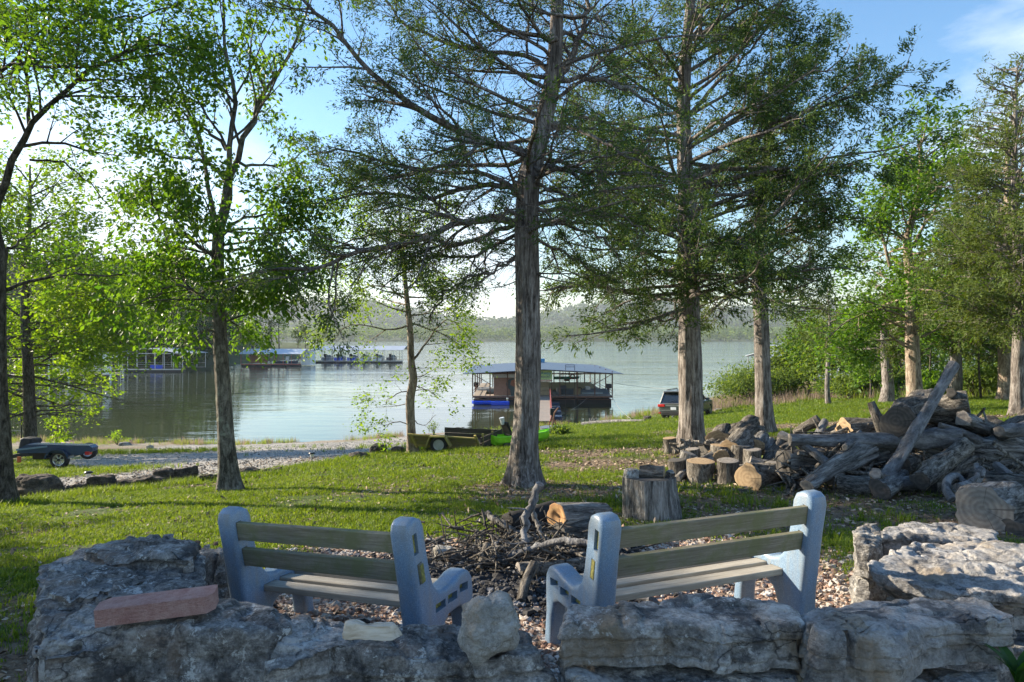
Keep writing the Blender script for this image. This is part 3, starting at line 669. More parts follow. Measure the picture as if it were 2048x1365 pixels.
# 7. small crooked tree behind the wooden trailer
T = Tree(24); D0 = 20
base = P(826, 910, D0); base[2] = g(base[0], base[1]) - .03
rs_ = tree_root('young_elm_tree', base, 'thin crooked young tree with sparse leaf tufts, standing beside the wooden trailer')
tr = Pl([(826, 912, D0, .16), (822, 860, D0, .13), (820, 800, D0, .125), (826, 760, D0, .12), (822, 720, D0, .1), (820, 660, D0, .09), (812, 580, D0, .07), (805, 500, D0, .055), (800, 430, D0, .03), (795, 360, D0, .01)])
tr[0, :3] = base; T.trunkmesh('trunk', tr, bark_pale, rs_, 18, .12, 1.4, 64, 60)
PRS = dict(PRD, seg=.35, dens=(2.0, 3.2, 4), lmax=(1.6, .8, .4), up=(.0, -.02, -.04), lmin=.3, t0=.3)
for q in [L_([(824, 850), (800, 845), (775, 850), (755, 845)], 0, -.4, .02, .008), L_([(822, 780), (790, 790), (765, 810)], 0, -.4, .02, .008), L_([(826, 770), (855, 780), (880, 800)], 0, .3, .02, .008),
          L_([(822, 725), (850, 690), (880, 650), (905, 640), (950, 690)], 0, .4, .04, .008), L_([(820, 650), (770, 660), (700, 650), (660, 690)], 0, -.4, .035, .008),
          L_([(816, 600), (760, 570), (700, 590), (650, 620)], 0, .8, .035, .008), L_([(812, 580), (860, 540), (900, 560), (930, 610)], 0, .2, .035, .008),
          L_([(806, 510), (760, 470), (720, 430), (680, 440)], 0, .5, .03, .008), L_([(803, 480), (850, 430), (890, 420)], 0, -.5, .03, .008), L_([(824, 840), (850, 850), (872, 830)], 0, .3, .015, .006)]:
    T.along(T.limb(q, 10, 6, .06), PRS, .25)
T.ring(tr, 2.0, 5.8, 22, lambda f: 1.9 - .7 * f, lambda f: .15, PRS, .03); T.ring(tr, -.2, 1.0, 5, lambda f: .9, lambda f: .1, PRS, .015)
T.limbs_mesh(bark_pale, rs_)
T.crown(lf_spring, rs_, 'leaf', 14, .09, .12, .95, droop=.25, maxn=30000); NL['elm'] = (T.nleaf, len(T.anch))

# 8. oak to the right, behind the log heap
T = Tree(25); D0 = 28
base = P(1832, 813, D0); base[2] = g(base[0], base[1]) - .05
ro = tree_root('oak_tree', base, 'bright green oak with a thick pale trunk behind the log heap')
tr = Pl([(1832, 816, D0, .33), (1828, 760, D0, .28), (1824, 660, D0, .25), (1822, 560, D0, .2), (1815, 480, D0, .15), (1835, 400, D0, .12), (1842, 330, D0, .08), (1835, 275, D0, .03)])
tr[0, :3] = base; T.trunkmesh('trunk', tr, bark_pale, ro, 24, .07, 1.4, 74, 60)
for q in [L_([(1818, 560), (1780, 530), (1765, 480), (1760, 430), (1770, 380)], 0, -.6, .1, .02), L_([(1820, 500), (1850, 450), (1870, 420), (1890, 330), (1880, 270)], 0, .6, .07, .02),
          L_([(1820, 640), (1760, 620), (1700, 640), (1650, 680)], 0, -1.4, .06, .015), L_([(1822, 690), (1770, 680), (1710, 690), (1680, 700)], 0, -.6, .05, .015)]:
    T.along(T.limb(q, 10, 6, .06), PRY, .2)
T.ring(tr, 1.2, 5.2, 20, lambda f: 2.8, lambda f: .1, PRY, .05)
T.ring(tr, 5.0, 9.4, 24, lambda f: 2.9 - 1.4 * f, lambda f: .4 + .5 * f, PRY, .05)
T.limbs_mesh(bark_pale, ro)
T.crown(lf_oak, ro, 'leaf', 14, .17, .2, 1, droop=.1, maxn=50000); NL['oak'] = (T.nleaf, len(T.anch))

# 9. cedar at the right edge
def mkcedar(seed, px, py, D0, topy, rad, zlo, reach, label, mat, maxn, n=60, lean=0, name='cedar_tree', size=.13, bark=bark_cedar):
    T = Tree(seed); base = P(px, py, D0); base[2] = g(base[0], base[1]) - .05
    rt = tree_root(name, base, label); zt = CH - (topy - HY) / FPX * D0; H = zt - base[2]
    tr = np.array([[base[0] + lean * f * H + .08 * math.sin(f * 7 + seed), base[1], base[2] + H * f, rad * (1 - f) ** .75 + .01] for f in np.linspace(0, 1, 9)])
    tr[0, :3] = base; T.trunkmesh('trunk', tr, bark, rt, 22, .12, 1.4, seed + 60, 50)
    T.ring(tr, zlo, zt - .2, n, lambda f: reach * (1 - .75 * f), lambda f: -.05 + .55 * f, dict(PR2, dead=.12), rad * .22)
    T.limbs_mesh(bark, rt); T.crown(mat, rt, 'cedar', 8, size, .06, 1, droop=.15, maxn=maxn); NL[label[:12]] = (T.nleaf, len(T.anch)); return rt
mkcedar(31, 2034, 830, 22, 120, .2, 1.9, 3.5, 'olive cedar with grey dead twigs at the right edge, nearest of the right-hand trees', lf_cedar2, 76000, 120)
mkcedar(32, 1772, 800, 34, 560, .3, 1.0, 2.6, 'dead-topped cedar with ivy climbing the right side of its trunk', lf_cedar2, 24000, 34, name='cedar_tree', size=.16)
mkcedar(33, 1911, 800, 34, 330, .27, 1.6, 4.2, 'olive cedar seen just right of the leaning grey log', lf_cedar2, 36000, 60, size=.19)
mkcedar(34, 2013, 808, 32, 230, .36, 1.6, 3.8, 'pale double-stemmed cedar behind the nearest right edge cedar', lf_cedar2, 36000, 60, size=.19, bark=bark_pale)
mkcedar(35, 1657, 780, 42, 560, .14, .6, 1.9, 'slim young pine with a straight reddish stem on the bank', lf_cedar2, 16000, 30, name='pine_tree', size=.18)
# ------------------------------------------------------------------ far shores, hills and woods
hillm = simple('wooded_hill', (.035, .06, .022), .95, var=.5, scale=.02)
bankm = simple('grassy_bank', (.05, .075, .022), .95, var=.35, scale=.15)
def canopy(name, C, Rad, per, size, mat, flatz=.9, seed=1, trunks=True, label=None):
    """many far crowns as one mass of leaf clumps: C (n,3) crown centres, Rad (n,)"""
    n_ = np.random.default_rng(seed); n = len(C); A = np.repeat(C, per, 0); rr = np.repeat(Rad, per)
    u = unit(n_.normal(0, 1, (len(A), 3))) * (n_.random((len(A), 1)) ** .4); u[:, 2] = u[:, 2] * flatz
    lump = 1 + .35 * vn(u * 2.2 + np.repeat(n_.random((n, 3)) * 50, per, 0), seed)[:, None]
    A = A + u * rr[:, None] * lump
    D = unit(n_.normal(0, 1, A.shape) * [1, 1, .6]); N = unit(n_.normal(0, 1, A.shape) + [0, 0, .8])
    sz = size * n_.uniform(.6, 1.4, len(A))
    tone = np.repeat(n_.random(n), per) * .6 + n_.random(len(A)) * .4
    V, Q, rs = leaf_quads(A, D, N, sz, sz * .7, tone)
    o = mk(name, V, Q, mat, None, False, {'rnd': rs}); o['kind'] = 'stuff'
    if label: o['label'] = label
    return o
def heightmesh(name, cols, mat, rows=26, rough=1.5, seed=3, sc=.02):
    """cols: (px, near_d, far_d, top_py) -> slope rising from the lake to a ridge"""
    cols = np.array(cols, float); px = np.linspace(cols[0, 0], cols[-1, 0], 130)
    nd_, fd, ty = [np.interp(px, cols[:, 0], cols[:, k]) for k in (1, 2, 3)]
    v = np.linspace(0, 1, rows)[:, None]; d = nd_ + (fd - nd_) * v * 1.25
    zt = CH - (ty - HY) / FPX * fd; z = LAKE - .6 + (zt - LAKE + .6) * (sstep(0, 1, v) ** .8) * np.where(v > .8, 1 - (v - .8) * 1.6, 1)
    x = (px - CX) / FPX * d; z = z + fbm(np.c_[(x * sc).ravel(), (d * sc).ravel(), 0 * x.ravel()], 4, seed).reshape(z.shape) * rough * sstep(0, .2, v)
    V = np.stack([x, d, z], -1); n = len(px); i = (np.arange(rows - 1)[:, None] * n + np.arange(n - 1)[None]).ravel()
    o = mk(name, V.reshape(-1, 3), np.c_[i, i + 1, i + n + 1, i + n], mat, None, True); o['kind'] = 'structure'
    return V
def sample(V, n, v0=.05, v1=.8, seed=1, p=1.0):
    q = np.random.default_rng(seed); r, c, _ = V.shape; a = (v0 + (v1 - v0) * q.random(n) ** p) * (r - 1.01); b_ = q.random(n) * (c - 1.01)
    i = a.astype(int); j = b_.astype(int); f = (a - i)[:, None]; h = (b_ - j)[:, None]
    return V[i, j] * (1 - f) * (1 - h) + V[i + 1, j] * f * (1 - h) + V[i, j + 1] * (1 - f) * h + V[i + 1, j + 1] * f * h
# left peninsula, wooded hill above the cove, backlit shade put into leaf colour
pen = heightmesh('left_peninsula', [(-1500, 120, 330, 520), (-700, 128, 300, 520), (0, 134, 260, 548), (150, 137, 250, 552), (300, 139, 245, 578), (400, 143, 235, 622), (450, 150, 235, 655), (520, 172, 250, 679), (600, 205, 262, 684), (622, 228, 250, 686)], bankm, 30, 1.6)
def pen_filter(C, keepedge=True):
    px = C[:, 0] / C[:, 1] * FPX + CX
    return C[px < 455]
C = pen_filter(sample(pen, 2600, .045, .82, 5, 1.0)); Rd = np.random.default_rng(5).uniform(3.2, 5.8, len(C)); C[:, 2] += np.random.default_rng(6).uniform(1.5, 9, len(C)) + Rd * .5
canopy('peninsula_woods', C, Rd, 46, 1.25, leafmat('peninsula_shaded_leaves', (.018, .04, .018), (.05, .085, .03), .15, (1.4, 1.3, .6), .7, .1), 1.1, 6)  # darker, less translucent leaf colour stands in for the hill's backlit shade
# single trees on the tip of the peninsula
barkf = simple('far_bark', (.10, .08, .065), .9)
def far_tree(px, d, h, r, seed, mat, label, group, clear=.35, per=420, size=.5, name='lakeside_tree', z0=None, bark=barkf):
    q = np.random.default_rng(seed); x = (px - CX) / FPX * d; z = z0 if z0 is not None else LAKE + .6
    root = empty(name, (x, d, z), 0, label, 'tree', group)
    m = MB(); lean = q.normal(0, .03 * h, 2); m.tube([(0, 0, -.5), (lean[0] * .5, lean[1] * .5, h * .5), (lean[0], lean[1], h * .92)], [h * .016, h * .011, h * .003], 7)
    for k in range(9):
        a = q.random() * 6.28; zz = h * (clear + (1 - clear) * q.random() * .85); L = r * q.uniform(.5, .9); p = (lean[0] * zz / h, lean[1] * zz / h, zz)
        m.tube([p, (p[0] + math.cos(a) * L * .5, p[1] + math.sin(a) * L * .5, zz + L * .3), (p[0] + math.cos(a) * L, p[1] + math.sin(a) * L, zz + L * .45)], [h * .006, h * .004, h * .001], 4, False)
    m.build('trunk', bark, root, True)
    nc = 16; cc = q.normal(0, 1, (nc, 3)); cc = unit(cc) * q.random((nc, 1)) ** .5 * [r, r, h * (1 - clear) * .5]; cc[:, 2] += h * (clear + (1 - clear) * .5)
    A = np.repeat(cc, per // nc, 0) + q.normal(0, r * .27, (per // nc * nc, 3)); n = len(A)
    D = unit(q.normal(0, 1, (n, 3)) * [1, 1, .6]); N = unit(q.normal(0, 1, (n, 3)) + [0, 0, .8]); sz = size * q.uniform(.6, 1.3, n)
    V, Q, rs = leaf_quads(A, D, N, sz, sz * .6, np.clip(q.normal(.5, .22, n), 0, 1)); mk('crown', V, Q, mat, root, False, {'rnd': rs}); return root
PTL = ['leftmost tree of the row on the low point, just right of the hickory trunk', 'second tree from the left on the low point, above the dock roof end', 'low spreading tree on the low point over the left half of the red-framed dock', 'thin tree above the middle of the red-framed dock roof', 'tall straight tree above the right half of the red-framed dock roof', 'short sparse tree right of the tall straight one on the low point', 'tallest tree at the tip of the low point', 'small bare-stemmed tree beside the white storage hut', 'last tree on the low point, right of the white storage hut']
for k, (px, d, h, r) in enumerate([(446, 188, 12, 3.2), (468, 196, 14, 3.5), (488, 204, 11, 2.6), (506, 208, 13, 2.6), (523, 212, 14.5, 3), (541, 216, 12, 2.4), (559, 222, 15, 2.6), (596, 232, 10, 1.8), (610, 236, 12, 2)]):
    far_tree(px, d, h, r, 300 + k, lf_far if k % 3 else lf_oak, PTL[k], 'trees on the low point of the peninsula', .38, 520, .55)
for k, (px, d, h, r) in enumerate([(500, 170, 9, 3.5), (385, 160, 12, 4.5), (330, 165, 11, 4.5), (286, 158, 9, 3.5), (352, 150, 7, 2.6)]):
    far_tree(px, d, h, r, 330 + k, lf_oak if k else lf_spring, ['', 'rounded tree left of the hickory trunk on the bank above the white dock', 'rounded tree directly above the ridge of the white open dock', 'rounded tree left of the white open dock on the bank', 'lowest rounded tree on the bank, at the right end of the white open dock'][k] if k else 'pale green tree on the bank over the left end of the red-framed dock', 'trees on the bank above the white dock' if k else None, .25, 900, .6, z0=LAKE + 1.2 + (2 if k else 0))
# far shore across the lake: tree belt, then hazy hills
shore = heightmesh('far_shore', [(-200, 1150, 1500, 668), (560, 1150, 1500, 668), (1000, 1160, 1500, 668), (1600, 1100, 1500, 668), (2300, 900, 1400, 664), (2700, 800, 1300, 660)], bankm, 12, 3, 9)
C = sample(shore, 3600, .02, .8, 11, 1.3); Rd = np.random.default_rng(9).uniform(5.5, 10, len(C)); C[:, 2] += Rd * 1.1 + 2
canopy('far_shore_woods', C, Rd, 24, 3.9, leafmat('shore_wood_leaves', (.045, .09, .028), (.15, .21, .05), .3, (1.5, 1.4, .5), .7, .1), 1.1, 12)
hill = heightmesh('far_hills', [(-400, 1500, 2500, 600), (500, 1500, 2500, 607), (620, 1500, 2500, 598), (760, 1500, 2500, 604), (900, 1500, 2500, 628), (1000, 1500, 2500, 640), (1060, 1500, 2500, 628), (1120, 1500, 2500, 620), (1200, 1500, 2500, 606), (1330, 1500, 2500, 600), (1430, 1500, 2500, 616), (1560, 1500, 2500, 608), (1700, 1400, 2400, 612), (2100, 1300, 2300, 600), (2700, 1200, 2200, 600)], hillm, 40, 22, 5, .004)
C = sample(hill, 5200, .02, .82, 15); Rd = np.random.default_rng(13).uniform(9, 15, len(C)); C[:, 2] += Rd * .4
canopy('far_hill_woods', C, Rd, 11, 11, lf_far, .9, 16)

# ------------------------------------------------------------------ docks
steel = simple('rusty_brown_steel', (.16, .085, .06), .6, .3, .3); steelg = simple('galvanised_steel', (.52, .54, .56), .4, .6, .1); steelr = simple('red_steel', (.38, .10, .08), .5, .1)
blackf = simple('black_float', (.018, .02, .024), .5); deckm = plankmat('deck_boards', (.22, .19, .165), (.42, .38, .34), None, 0); whitem = simple('white_metal', (.72, .74, .76), .4)
def roofmat(name, c):
    m, t, b = newmat(name); v = objco(t); n = noise(t, mapping(t, v, (.3, .3, .3)), 2, 5)
    t.links.new(mixc(t, .25, c, ramp(t, n, [(.3, tuple(k * .75 for k in c)), (.7, tuple(min(1, k * 1.2) for k in c))])), b.inputs['Base Color'])
    b.inputs['Roughness'].default_value = .5; b.inputs['Metallic'].default_value = .25; return m
roofb = roofmat('blue_grey_roof', (.085, .115, .165)); roofw = roofmat('white_roof', (.40, .44, .50)); roofg = roofmat('pale_grey_roof', (.45, .50, .56))
blacks = simple('black_rubber', (.02, .02, .022), .7); dblue = simple('navy_gelcoat', (.03, .05, .10), .25, spec=.6); bluep = simple('blue_plastic', (.01, .07, .62), .35, spec=.5); limep = simple('lime_plastic', (.32, .78, .03), .35, spec=.5)
hullg = simple('grey_blue_hull', (.13, .18, .24), .3, spec=.6); hullw = simple('white_hull', (.7, .72, .75), .3, spec=.6); tealp = simple('teal_plastic', (.02, .30, .24), .4)
brownw = simple('brown_siding', (.30, .165, .11), .8)
def seamroof(root, c, w, dep, ze, zp, mat, ridge='y', nm='roof_panel', pans=10, th=.06):
    """low gable; each roofing sheet its own part. w along x, dep along y"""
    def sheet(a, b_):
        m = MB(); 
        for side in (-1, 1):
            if ridge == 'y':
                V = [(0, a, zp), (side * w / 2, a, ze), (side * w / 2, b_, ze), (0, b_, zp)]
            else:
                V = [(a, 0, zp), (a, side * dep / 2, ze), (b_, side * dep / 2, ze), (b_, 0, zp)]
            V = np.array(V, float); n = np.cross(V[1] - V[0], V[3] - V[0]); n /= np.linalg.norm(n); n *= np.sign(n[2])
            W_ = np.vstack([V, V - n * th]); m.add(W_ , [[0, 1, 2, 3], [7, 6, 5, 4], [0, 4, 5, 1], [1, 5, 6, 2], [2, 6, 7, 3], [3, 7, 4, 0]])
        return m
    span = dep if ridge == 'y' else w
    for k in range(pans):
        a = -span / 2 + span * k / pans; b_ = a + span / pans - .03
        o = sheet(a, b_).build(nm, mat, root); o.location = (c[0], c[1], c[2])
def outboard(parent, x, y, z, yaw=0, mat=None, s=1.0):
    m = MB(); m.box((0, 0, .55 * s), (.38 * s, .55 * s, .5 * s)); m.box((0, .06 * s, .1 * s), (.16 * s, .3 * s, .6 * s)); m.box((0, .1 * s, -.3 * s), (.1 * s, .45 * s, .25 * s))
    o = m.build('outboard_motor', mat or blacks, parent, bevel=.07 * s); o.location = (x, y, z); o.rotation_euler = (0, 0, yaw); return o
def hull(parent, name, L, Wd, H, mat, loc=(0, 0, 0), rz=0, bow=.35, seed=0, deck=True):
    n = 14; sec = []; 
    for i in range(n):
        t = i / (n - 1); w = Wd / 2 * (1 if t < 1 - bow else math.sqrt(max(0, 1 - ((t - 1 + bow) / bow) ** 2)) * .97 + .03); k = H * (0 if t < .7 else ((t - .7) / .3) ** 2 * .45)
        sec.append([(t * L - L / 2, -w, H + k * .4), (t * L - L / 2, -w * .93, H * .45 + k), (t * L - L / 2, -w * .5, H * .08 + k), (t * L - L / 2, 0, k), (t * L - L / 2, w * .5, H * .08 + k), (t * L - L / 2, w * .93, H * .45 + k), (t * L - L / 2, w, H + k * .4),
                    (t * L - L / 2, w * .85, H + .03 + k * .4), (t * L - L / 2, w * .8, H * (.95 if deck and (t > .62 or t < .12) else .55) + k * .4), (t * L - L / 2, -w * .8, H * (.95 if deck and (t > .62 or t < .12) else .55) + k * .4), (t * L - L / 2, -w * .85, H + .03 + k * .4)])
    V = np.array(sec).reshape(-1, 3); m = 11; Q = [[i * m + j, i * m + (j + 1) % m, (i + 1) * m + (j + 1) % m, (i + 1) * m + j] for i in range(n - 1) for j in range(m)]
    c = V[:m].mean(0); V = np.vstack([V, c]); T = [[(j + 1) % m, j, len(V) - 1] for j in range(m)]
    o = mk(name, V, [np.array(Q), np.array(T)], mat, parent, False); o.location = loc; o.rotation_euler = (0, 0, rz); return o
# ---- main dock
DX, DY = (1085 - CX) / FPX * 70.5, 70.5
dk = empty('boat_dock', (DX, DY, LAKE), 0, 'covered floating boat dock with low blue-grey roof, seen behind the big cedar', 'boat dock')
W2 = 7.05; DEP = 20.0
seamroof(dk, (0, DEP / 2 - .8, 0), 15.8, DEP + 1.6, 3.12, 3.55, roofb, 'y', 'roof_panel', 12)
for k in range(9):
    x = -W2 + k * 2 * W2 / 8
    for y in ((0, 5, 10, 15, 20) if k in (0, 8) else (0, 10, 20)):
        if k == 4 and y == 0: continue
        m = MB(); m.box((0, 0, (3.2 + .7) / 2), (.11, .11, 3.2 - .7 + (.35 * (1 - abs(x) / W2)))); o = m.build('post', steel, dk); o.location = (x, y + .15, .05)
fr = MB()
for y in (0, DEP): fr.bar((-W2, y, 3.05), (W2, y, 3.05), .1); fr.bar((-W2, y + .1, 3.0), (0, y + .1, 3.4), .08); fr.bar((W2, y + .1, 3.0), (0, y + .1, 3.4), .08)
for s in (-1, 1):
    fr.bar((s * W2, 0, 3.0), (s * W2, DEP, 3.0), .1); fr.bar((s * W2, .1, 3.0), (s * (W2 - 1.9), .1, 1.9), .06); fr.bar((s * (W2 - .1), 0, 1.35), (s * (W2 - .1), DEP, 1.35), .04); fr.bar((s * (W2 - .1), 0, 1.1), (s * (W2 - .1), DEP, 1.1), .04)
fr.build('roof_frame', steel, dk)
# decks: front strip, side fingers, middle finger
def deck(root, x0, x1, y0, y1, z, n, mat=deckm, along='y'):
    me = None
    for k in range(n):
        if along == 'y': a, sz, c = (x1 - x0), ((y1 - y0) / n - .02), ((x0 + x1) / 2, y0 + (k + .5) * (y1 - y0) / n, z)
        else: a, sz, c = ((x1 - x0) / n - .02), (y1 - y0), (x0 + (k + .5) * (x1 - x0) / n, (y0 + y1) / 2, z)
        if me is None: o = MB().box((0, 0, 0), (a, sz, .05)).build('deck_board', mat, root); me = o.data
        else: o = bpy.data.objects.new('deck_board', me); link(o, root)
        o.location = c
deck(dk, -W2, W2, -.1, 1.9, .78, 56, along='x')
deck(dk, -W2, -W2 + 1.2, 1.9, DEP, .78, 12); deck(dk, W2 - 1.2, W2, 1.9, DEP, .78, 12); deck(dk, -.7, .7, 1.9, DEP, .78, 12)
for x in (-5.3, -1.8, 1.8, 5.3): o = MB().box((0, 0, 0), (3.3, 1.7, .55)).build('float', blackf, dk, bevel=.05); o.location = (x, .95, .2)
for x in (-W2 + .6, 0, W2 - .6):
    for y in (4.5, 8.5, 12.5, 16.5): o = MB().box((0, 0, 0), (1.1, 3.4, .55)).build('float', blackf, dk); o.location = (x, y, .2)
m = MB(); m.bar((-W2, -.14, .7), (W2, -.14, .7), .06, .16); m.bar((-W2, -.16, .45), (W2, -.16, .45), .05)
for k in range(17): x = -W2 + k * 2 * W2 / 16; m.bar((x, -.15, .45), (x, -.15, .7), .05)
m.build('deck_rim', steel, dk)
# shed with pale lean-to roof, round dark emblem board
sx0 = (988 - 1085) / FPX * 71; sx1 = (1036 - 1085) / FPX * 71
sh_ = empty('dock_shed', (DX + (sx0 + sx1) / 2, DY + 1.4, LAKE + .81), 0, 'brown shed with pale eaves on the dock deck, left of the big cedar trunk', 'shed')
MB().box((0, 0, 1.03), (sx1 - sx0, 2.2, 2.06)).build('wall', brownw, sh_)
MB().box((0, 0, 0), (sx1 - sx0 + .2, 2.5, .08), M=Euler((R(8), 0, 0)).to_matrix()).build('roof', roofg, sh_).location = (0, 0, 2.25)
MB().box((0, -1.22, 2.0), (sx1 - sx0 + .1, .05, .36)).build('fascia', simple('pale_fascia', (.5, .48, .45), .6), sh_)
embm = simple('emblem_dark', (.05, .07, .07), .5); o = MB().prism([(math.cos(a) * .78, math.sin(a) * .62) for a in np.linspace(0, 2 * math.pi, 25)[:-1]] , 0, .05).build('round_board', embm, sh_); o.rotation_euler = (R(90), 0, 0); o.location = (.82, -1.12, 1.15)
o = MB().prism([(.55, .3), (.1, .5), (-.35, .3), (-.45, -.1), (-.1, -.3), (.3, -.2)], .05, .07).build('board_print', simple('rust_print', (.25, .09, .05), .6), sh_); o.rotation_euler = (R(90), 0, 0); o.location = (.9, -1.12, 1.2)
o = MB().prism([(-.35, -.2), (.3, -.2), (.1, -1.0), (-.2, -1.0)], 0, .05).build('board_stem', embm, sh_); o.rotation_euler = (R(90), 0, 0); o.location = (.75, -1.13, .95)
# locker to the right of the walkway
lk = empty('dock_locker', (DX + (1090 - 1085) / FPX * 71, DY + 1.2, LAKE + .81), 0, 'pale wooden locker stack on the dock deck at the head of the gangway', 'locker')
lm = simple('tan_wood', (.36, .29, .19), .8)
for k in range(4): MB().box((0, 0, .22 + k * .45), (.85, .7, .42)).build('drawer', lm, lk)
# gangway
gw = empty('gangway', (DX, DY, LAKE), 0, 'wooden gangway with red-brown rails running from the shore to the dock', 'gangway')
gx0, gy0 = (1091 - CX) / FPX * 53 - DX, 53 - DY
a = np.array([(1089 - CX) / FPX * 70 - DX, -.2, .76]); b_ = np.array([(1088 - CX) / FPX * 53 - DX, gy0, .35])
n = 44
for k in range(n):
    c = a + (b_ - a) * (k + .5) / n
    if k == 0: o = MB().box((0, 0, 0), (1.05, .36, .05)).build('gangway_board', deckm, gw); me = o.data
    else: o = link(bpy.data.objects.new('gangway_board', me), gw)
    o.location = tuple(c)
for s, nm in ((-1, 'rail'), (1, 'rail')):
    m = MB(); off = np.array([s * .56, 0, 0]); m.bar(a + off + [0, 0, .95], b_ + off + [0, 0, .95], .05, .08); m.bar(a + off, b_ + off, .06, .14)
    if s > 0: m.bar(a + off + [0, 0, .5], b_ + off + [0, 0, .5], .04)
    for k in range(8): c = a + (b_ - a) * k / 7 + off; m.bar(c - [0, 0, .1], c + [0, 0, .95], .05)
    m.build('rail', steelr if s > 0 else steel, gw)
for k in range(4): c = a + (b_ - a) * (.15 + .22 * k); o = MB().box((0, 0, 0), (1.3, 1.1, .5)).build('float', dblue, gw, bevel=.05); o.location = (c[0] + .8, c[1], .15)
# sign above the gangway
sg = empty('dock_sign', (DX, DY, LAKE), 0, 'green and yellow resort sign with blue and red lettering over the head of the gangway', 'sign')
sgx = (1091 - 1085) / FPX * 70; scx = sgx
MB().box((scx, -.6, 2.95), (1.25, .05, .92)).build('sign_board', simple('sign_green', (.42, .58, .25), .5), sg)
MB().box((scx, -.56, 2.36), (1.25, .05, .2)).build('sign_strip', simple('sign_cream', (.75, .70, .55), .5), sg)
m = MB(); m.bar((scx - .55, -.55, .8), (scx - .55, -.55, 3.4), .07); m.bar((scx + .6, -.55, .8), (scx + .6, -.55, 3.4), .07); m.build('sign_post', steel, sg)
def text(s, size, mat, parent, loc, name, ext=.01, ax=0):
    c = bpy.data.curves.new(name, 'FONT'); c.body = s; c.size = size; c.extrude = ext; c.align_x = 'CENTER'; c.align_y = 'CENTER'; c.materials.append(mat)
    o = bpy.data.objects.new(name, c); COL.objects.link(o); bpy.context.view_layer.update(); me = bpy.data.meshes.new_from_object(o.evaluated_get(bpy.context.evaluated_depsgraph_get())); bpy.data.objects.remove(o)
    o = bpy.data.objects.new(name, me); o.location = loc; o.rotation_euler = (R(90), 0, 0); return link(o, parent)
tblue = simple('sign_blue', (.02, .18, .38), .5); tnavy = simple('sign_navy', (.02, .05, .16), .5); tred = simple('sign_red', (.5, .05, .03), .5)
text('Away', .46, tblue, sg, (scx, -.64, 3.12), 'lettering'); text('RESORT', .27, tnavy, sg, (scx, -.64, 2.74), 'lettering'); text('BOAT DOCK', .2, tred, sg, (scx, -.6, 2.36), 'lettering')
o = MB().box((0, 0, 0), (.9, .8, .5)).build('roof_box', simple('blue_box', (.05, .22, .42), .5), dk, bevel=.04); o.location = ((1093 - 1085) / FPX * 88 + .1, DEP - 2, 3.75)
m = MB(); m.bar((0, 0, 0), (0, 0, 1.6), .05); m.bar((.9, 0, 0), (.9, 0, 1.6), .05); m.bar((0, 0, 1.6), (.9, 0, 1.6), .05); m.bar((0, 0, 1.4), (.9, 0, 1.4), .05); o = m.build('hoist_frame', simple('dark_steel', (.03, .035, .06), .5), dk); o.location = ((1131 - 1085) / FPX * 69, -.8, 2.35)
m = MB(); m.bar((0, 0, 0), (0, 0, 2.4), .05); m.bar((.9, 0, 0), (.9, 0, 2.4), .05); o = m.build('hoist_legs', simple('dark_steel2', (.06, .045, .045), .5), dk); o.location = ((1131 - 1085) / FPX * 69, -.8, 0 + .0)
# boats under the roof
bb = empty('bass_boat', (DX + 4.3, DY + 3.4, LAKE + .25), 0, 'grey-blue fishing boat with a dark outboard moored under the right half of the dock roof', 'boat')
hull(bb, 'hull', 5.4, 2.0, .95, hullg, rz=R(180)); outboard(bb, 2.85, 0, .75, R(90), simple('outboard_dark', (.05, .055, .075), .35))
MB().box((-.3, 0, 1.0), (.5, 1.0, .35)).build('console', blacks, bb, bevel=.05); MB().box((.6, .3, 1.05), (.45, .5, .45)).build('seat', hullw, bb, bevel=.06); MB().box((.6, -.4, 1.05), (.45, .5, .45)).build('seat', hullw, bb, bevel=.06)
MB().box((1.0, 0, .62), (2.2, 2.03, .16)).build('hull_stripe', simple('silver_stripe', (.42, .5, .55), .3), bb)
bt = empty('pontoon_boat', (DX + 3.6, DY + 11, LAKE + .2), 0, 'tan-sided pontoon boat parked deeper under the right half of the dock roof', 'boat')
for s in (-.9, .9): o = MB().tube([(-3, s, .1), (2.7, s, .1), (3.1, s, .25)], [.3, .3, .05], 10).build('pontoon', steelg, bt, True)
MB().box((0, 0, .5), (5.8, 2.4, .1)).build('boat_deck', simple('boat_tan', (.45, .38, .25), .7), bt)
for s in (-1.15, 1.15): MB().box((0, s, .9), (5.4, .05, .6)).build('side_panel', simple('boat_side', (.42, .40, .30), .6), bt)
m = MB(); [m.bar((x, y, .6), (x, y, 2.2), .04) for x in (-1, 1.2) for y in (-1, 1)]; m.box((.1, 0, 2.25), (2.4, 2.1, .06)); m.build('bimini_top', simple('olive_canvas', (.16, .17, .09), .8), bt)
jl = empty('fishing_boat', (DX - 4.6, DY + 8, LAKE + .25), 0, 'pale open boat moored under the left half of the dock roof behind the shed', 'boat')
hull(jl, 'hull', 4.8, 1.8, .8, hullw, rz=0); outboard(jl, -2.5, 0, .6, R(-90)); MB().box((.4, 0, .9), (.5, .9, .5)).build('console', hullw, jl, bevel=.05)
kk = empty('kayak', (DX + 3.0, DY + 7.6, LAKE + 2.0), 0, 'teal kayak stored upside down on the dock rack', 'kayak'); hull(kk, 'hull', 2.9, .6, .28, tealp, bow=.5); MB().box((0, 0, -.1), (.5, .5, .2)).build('rack', steel, kk)
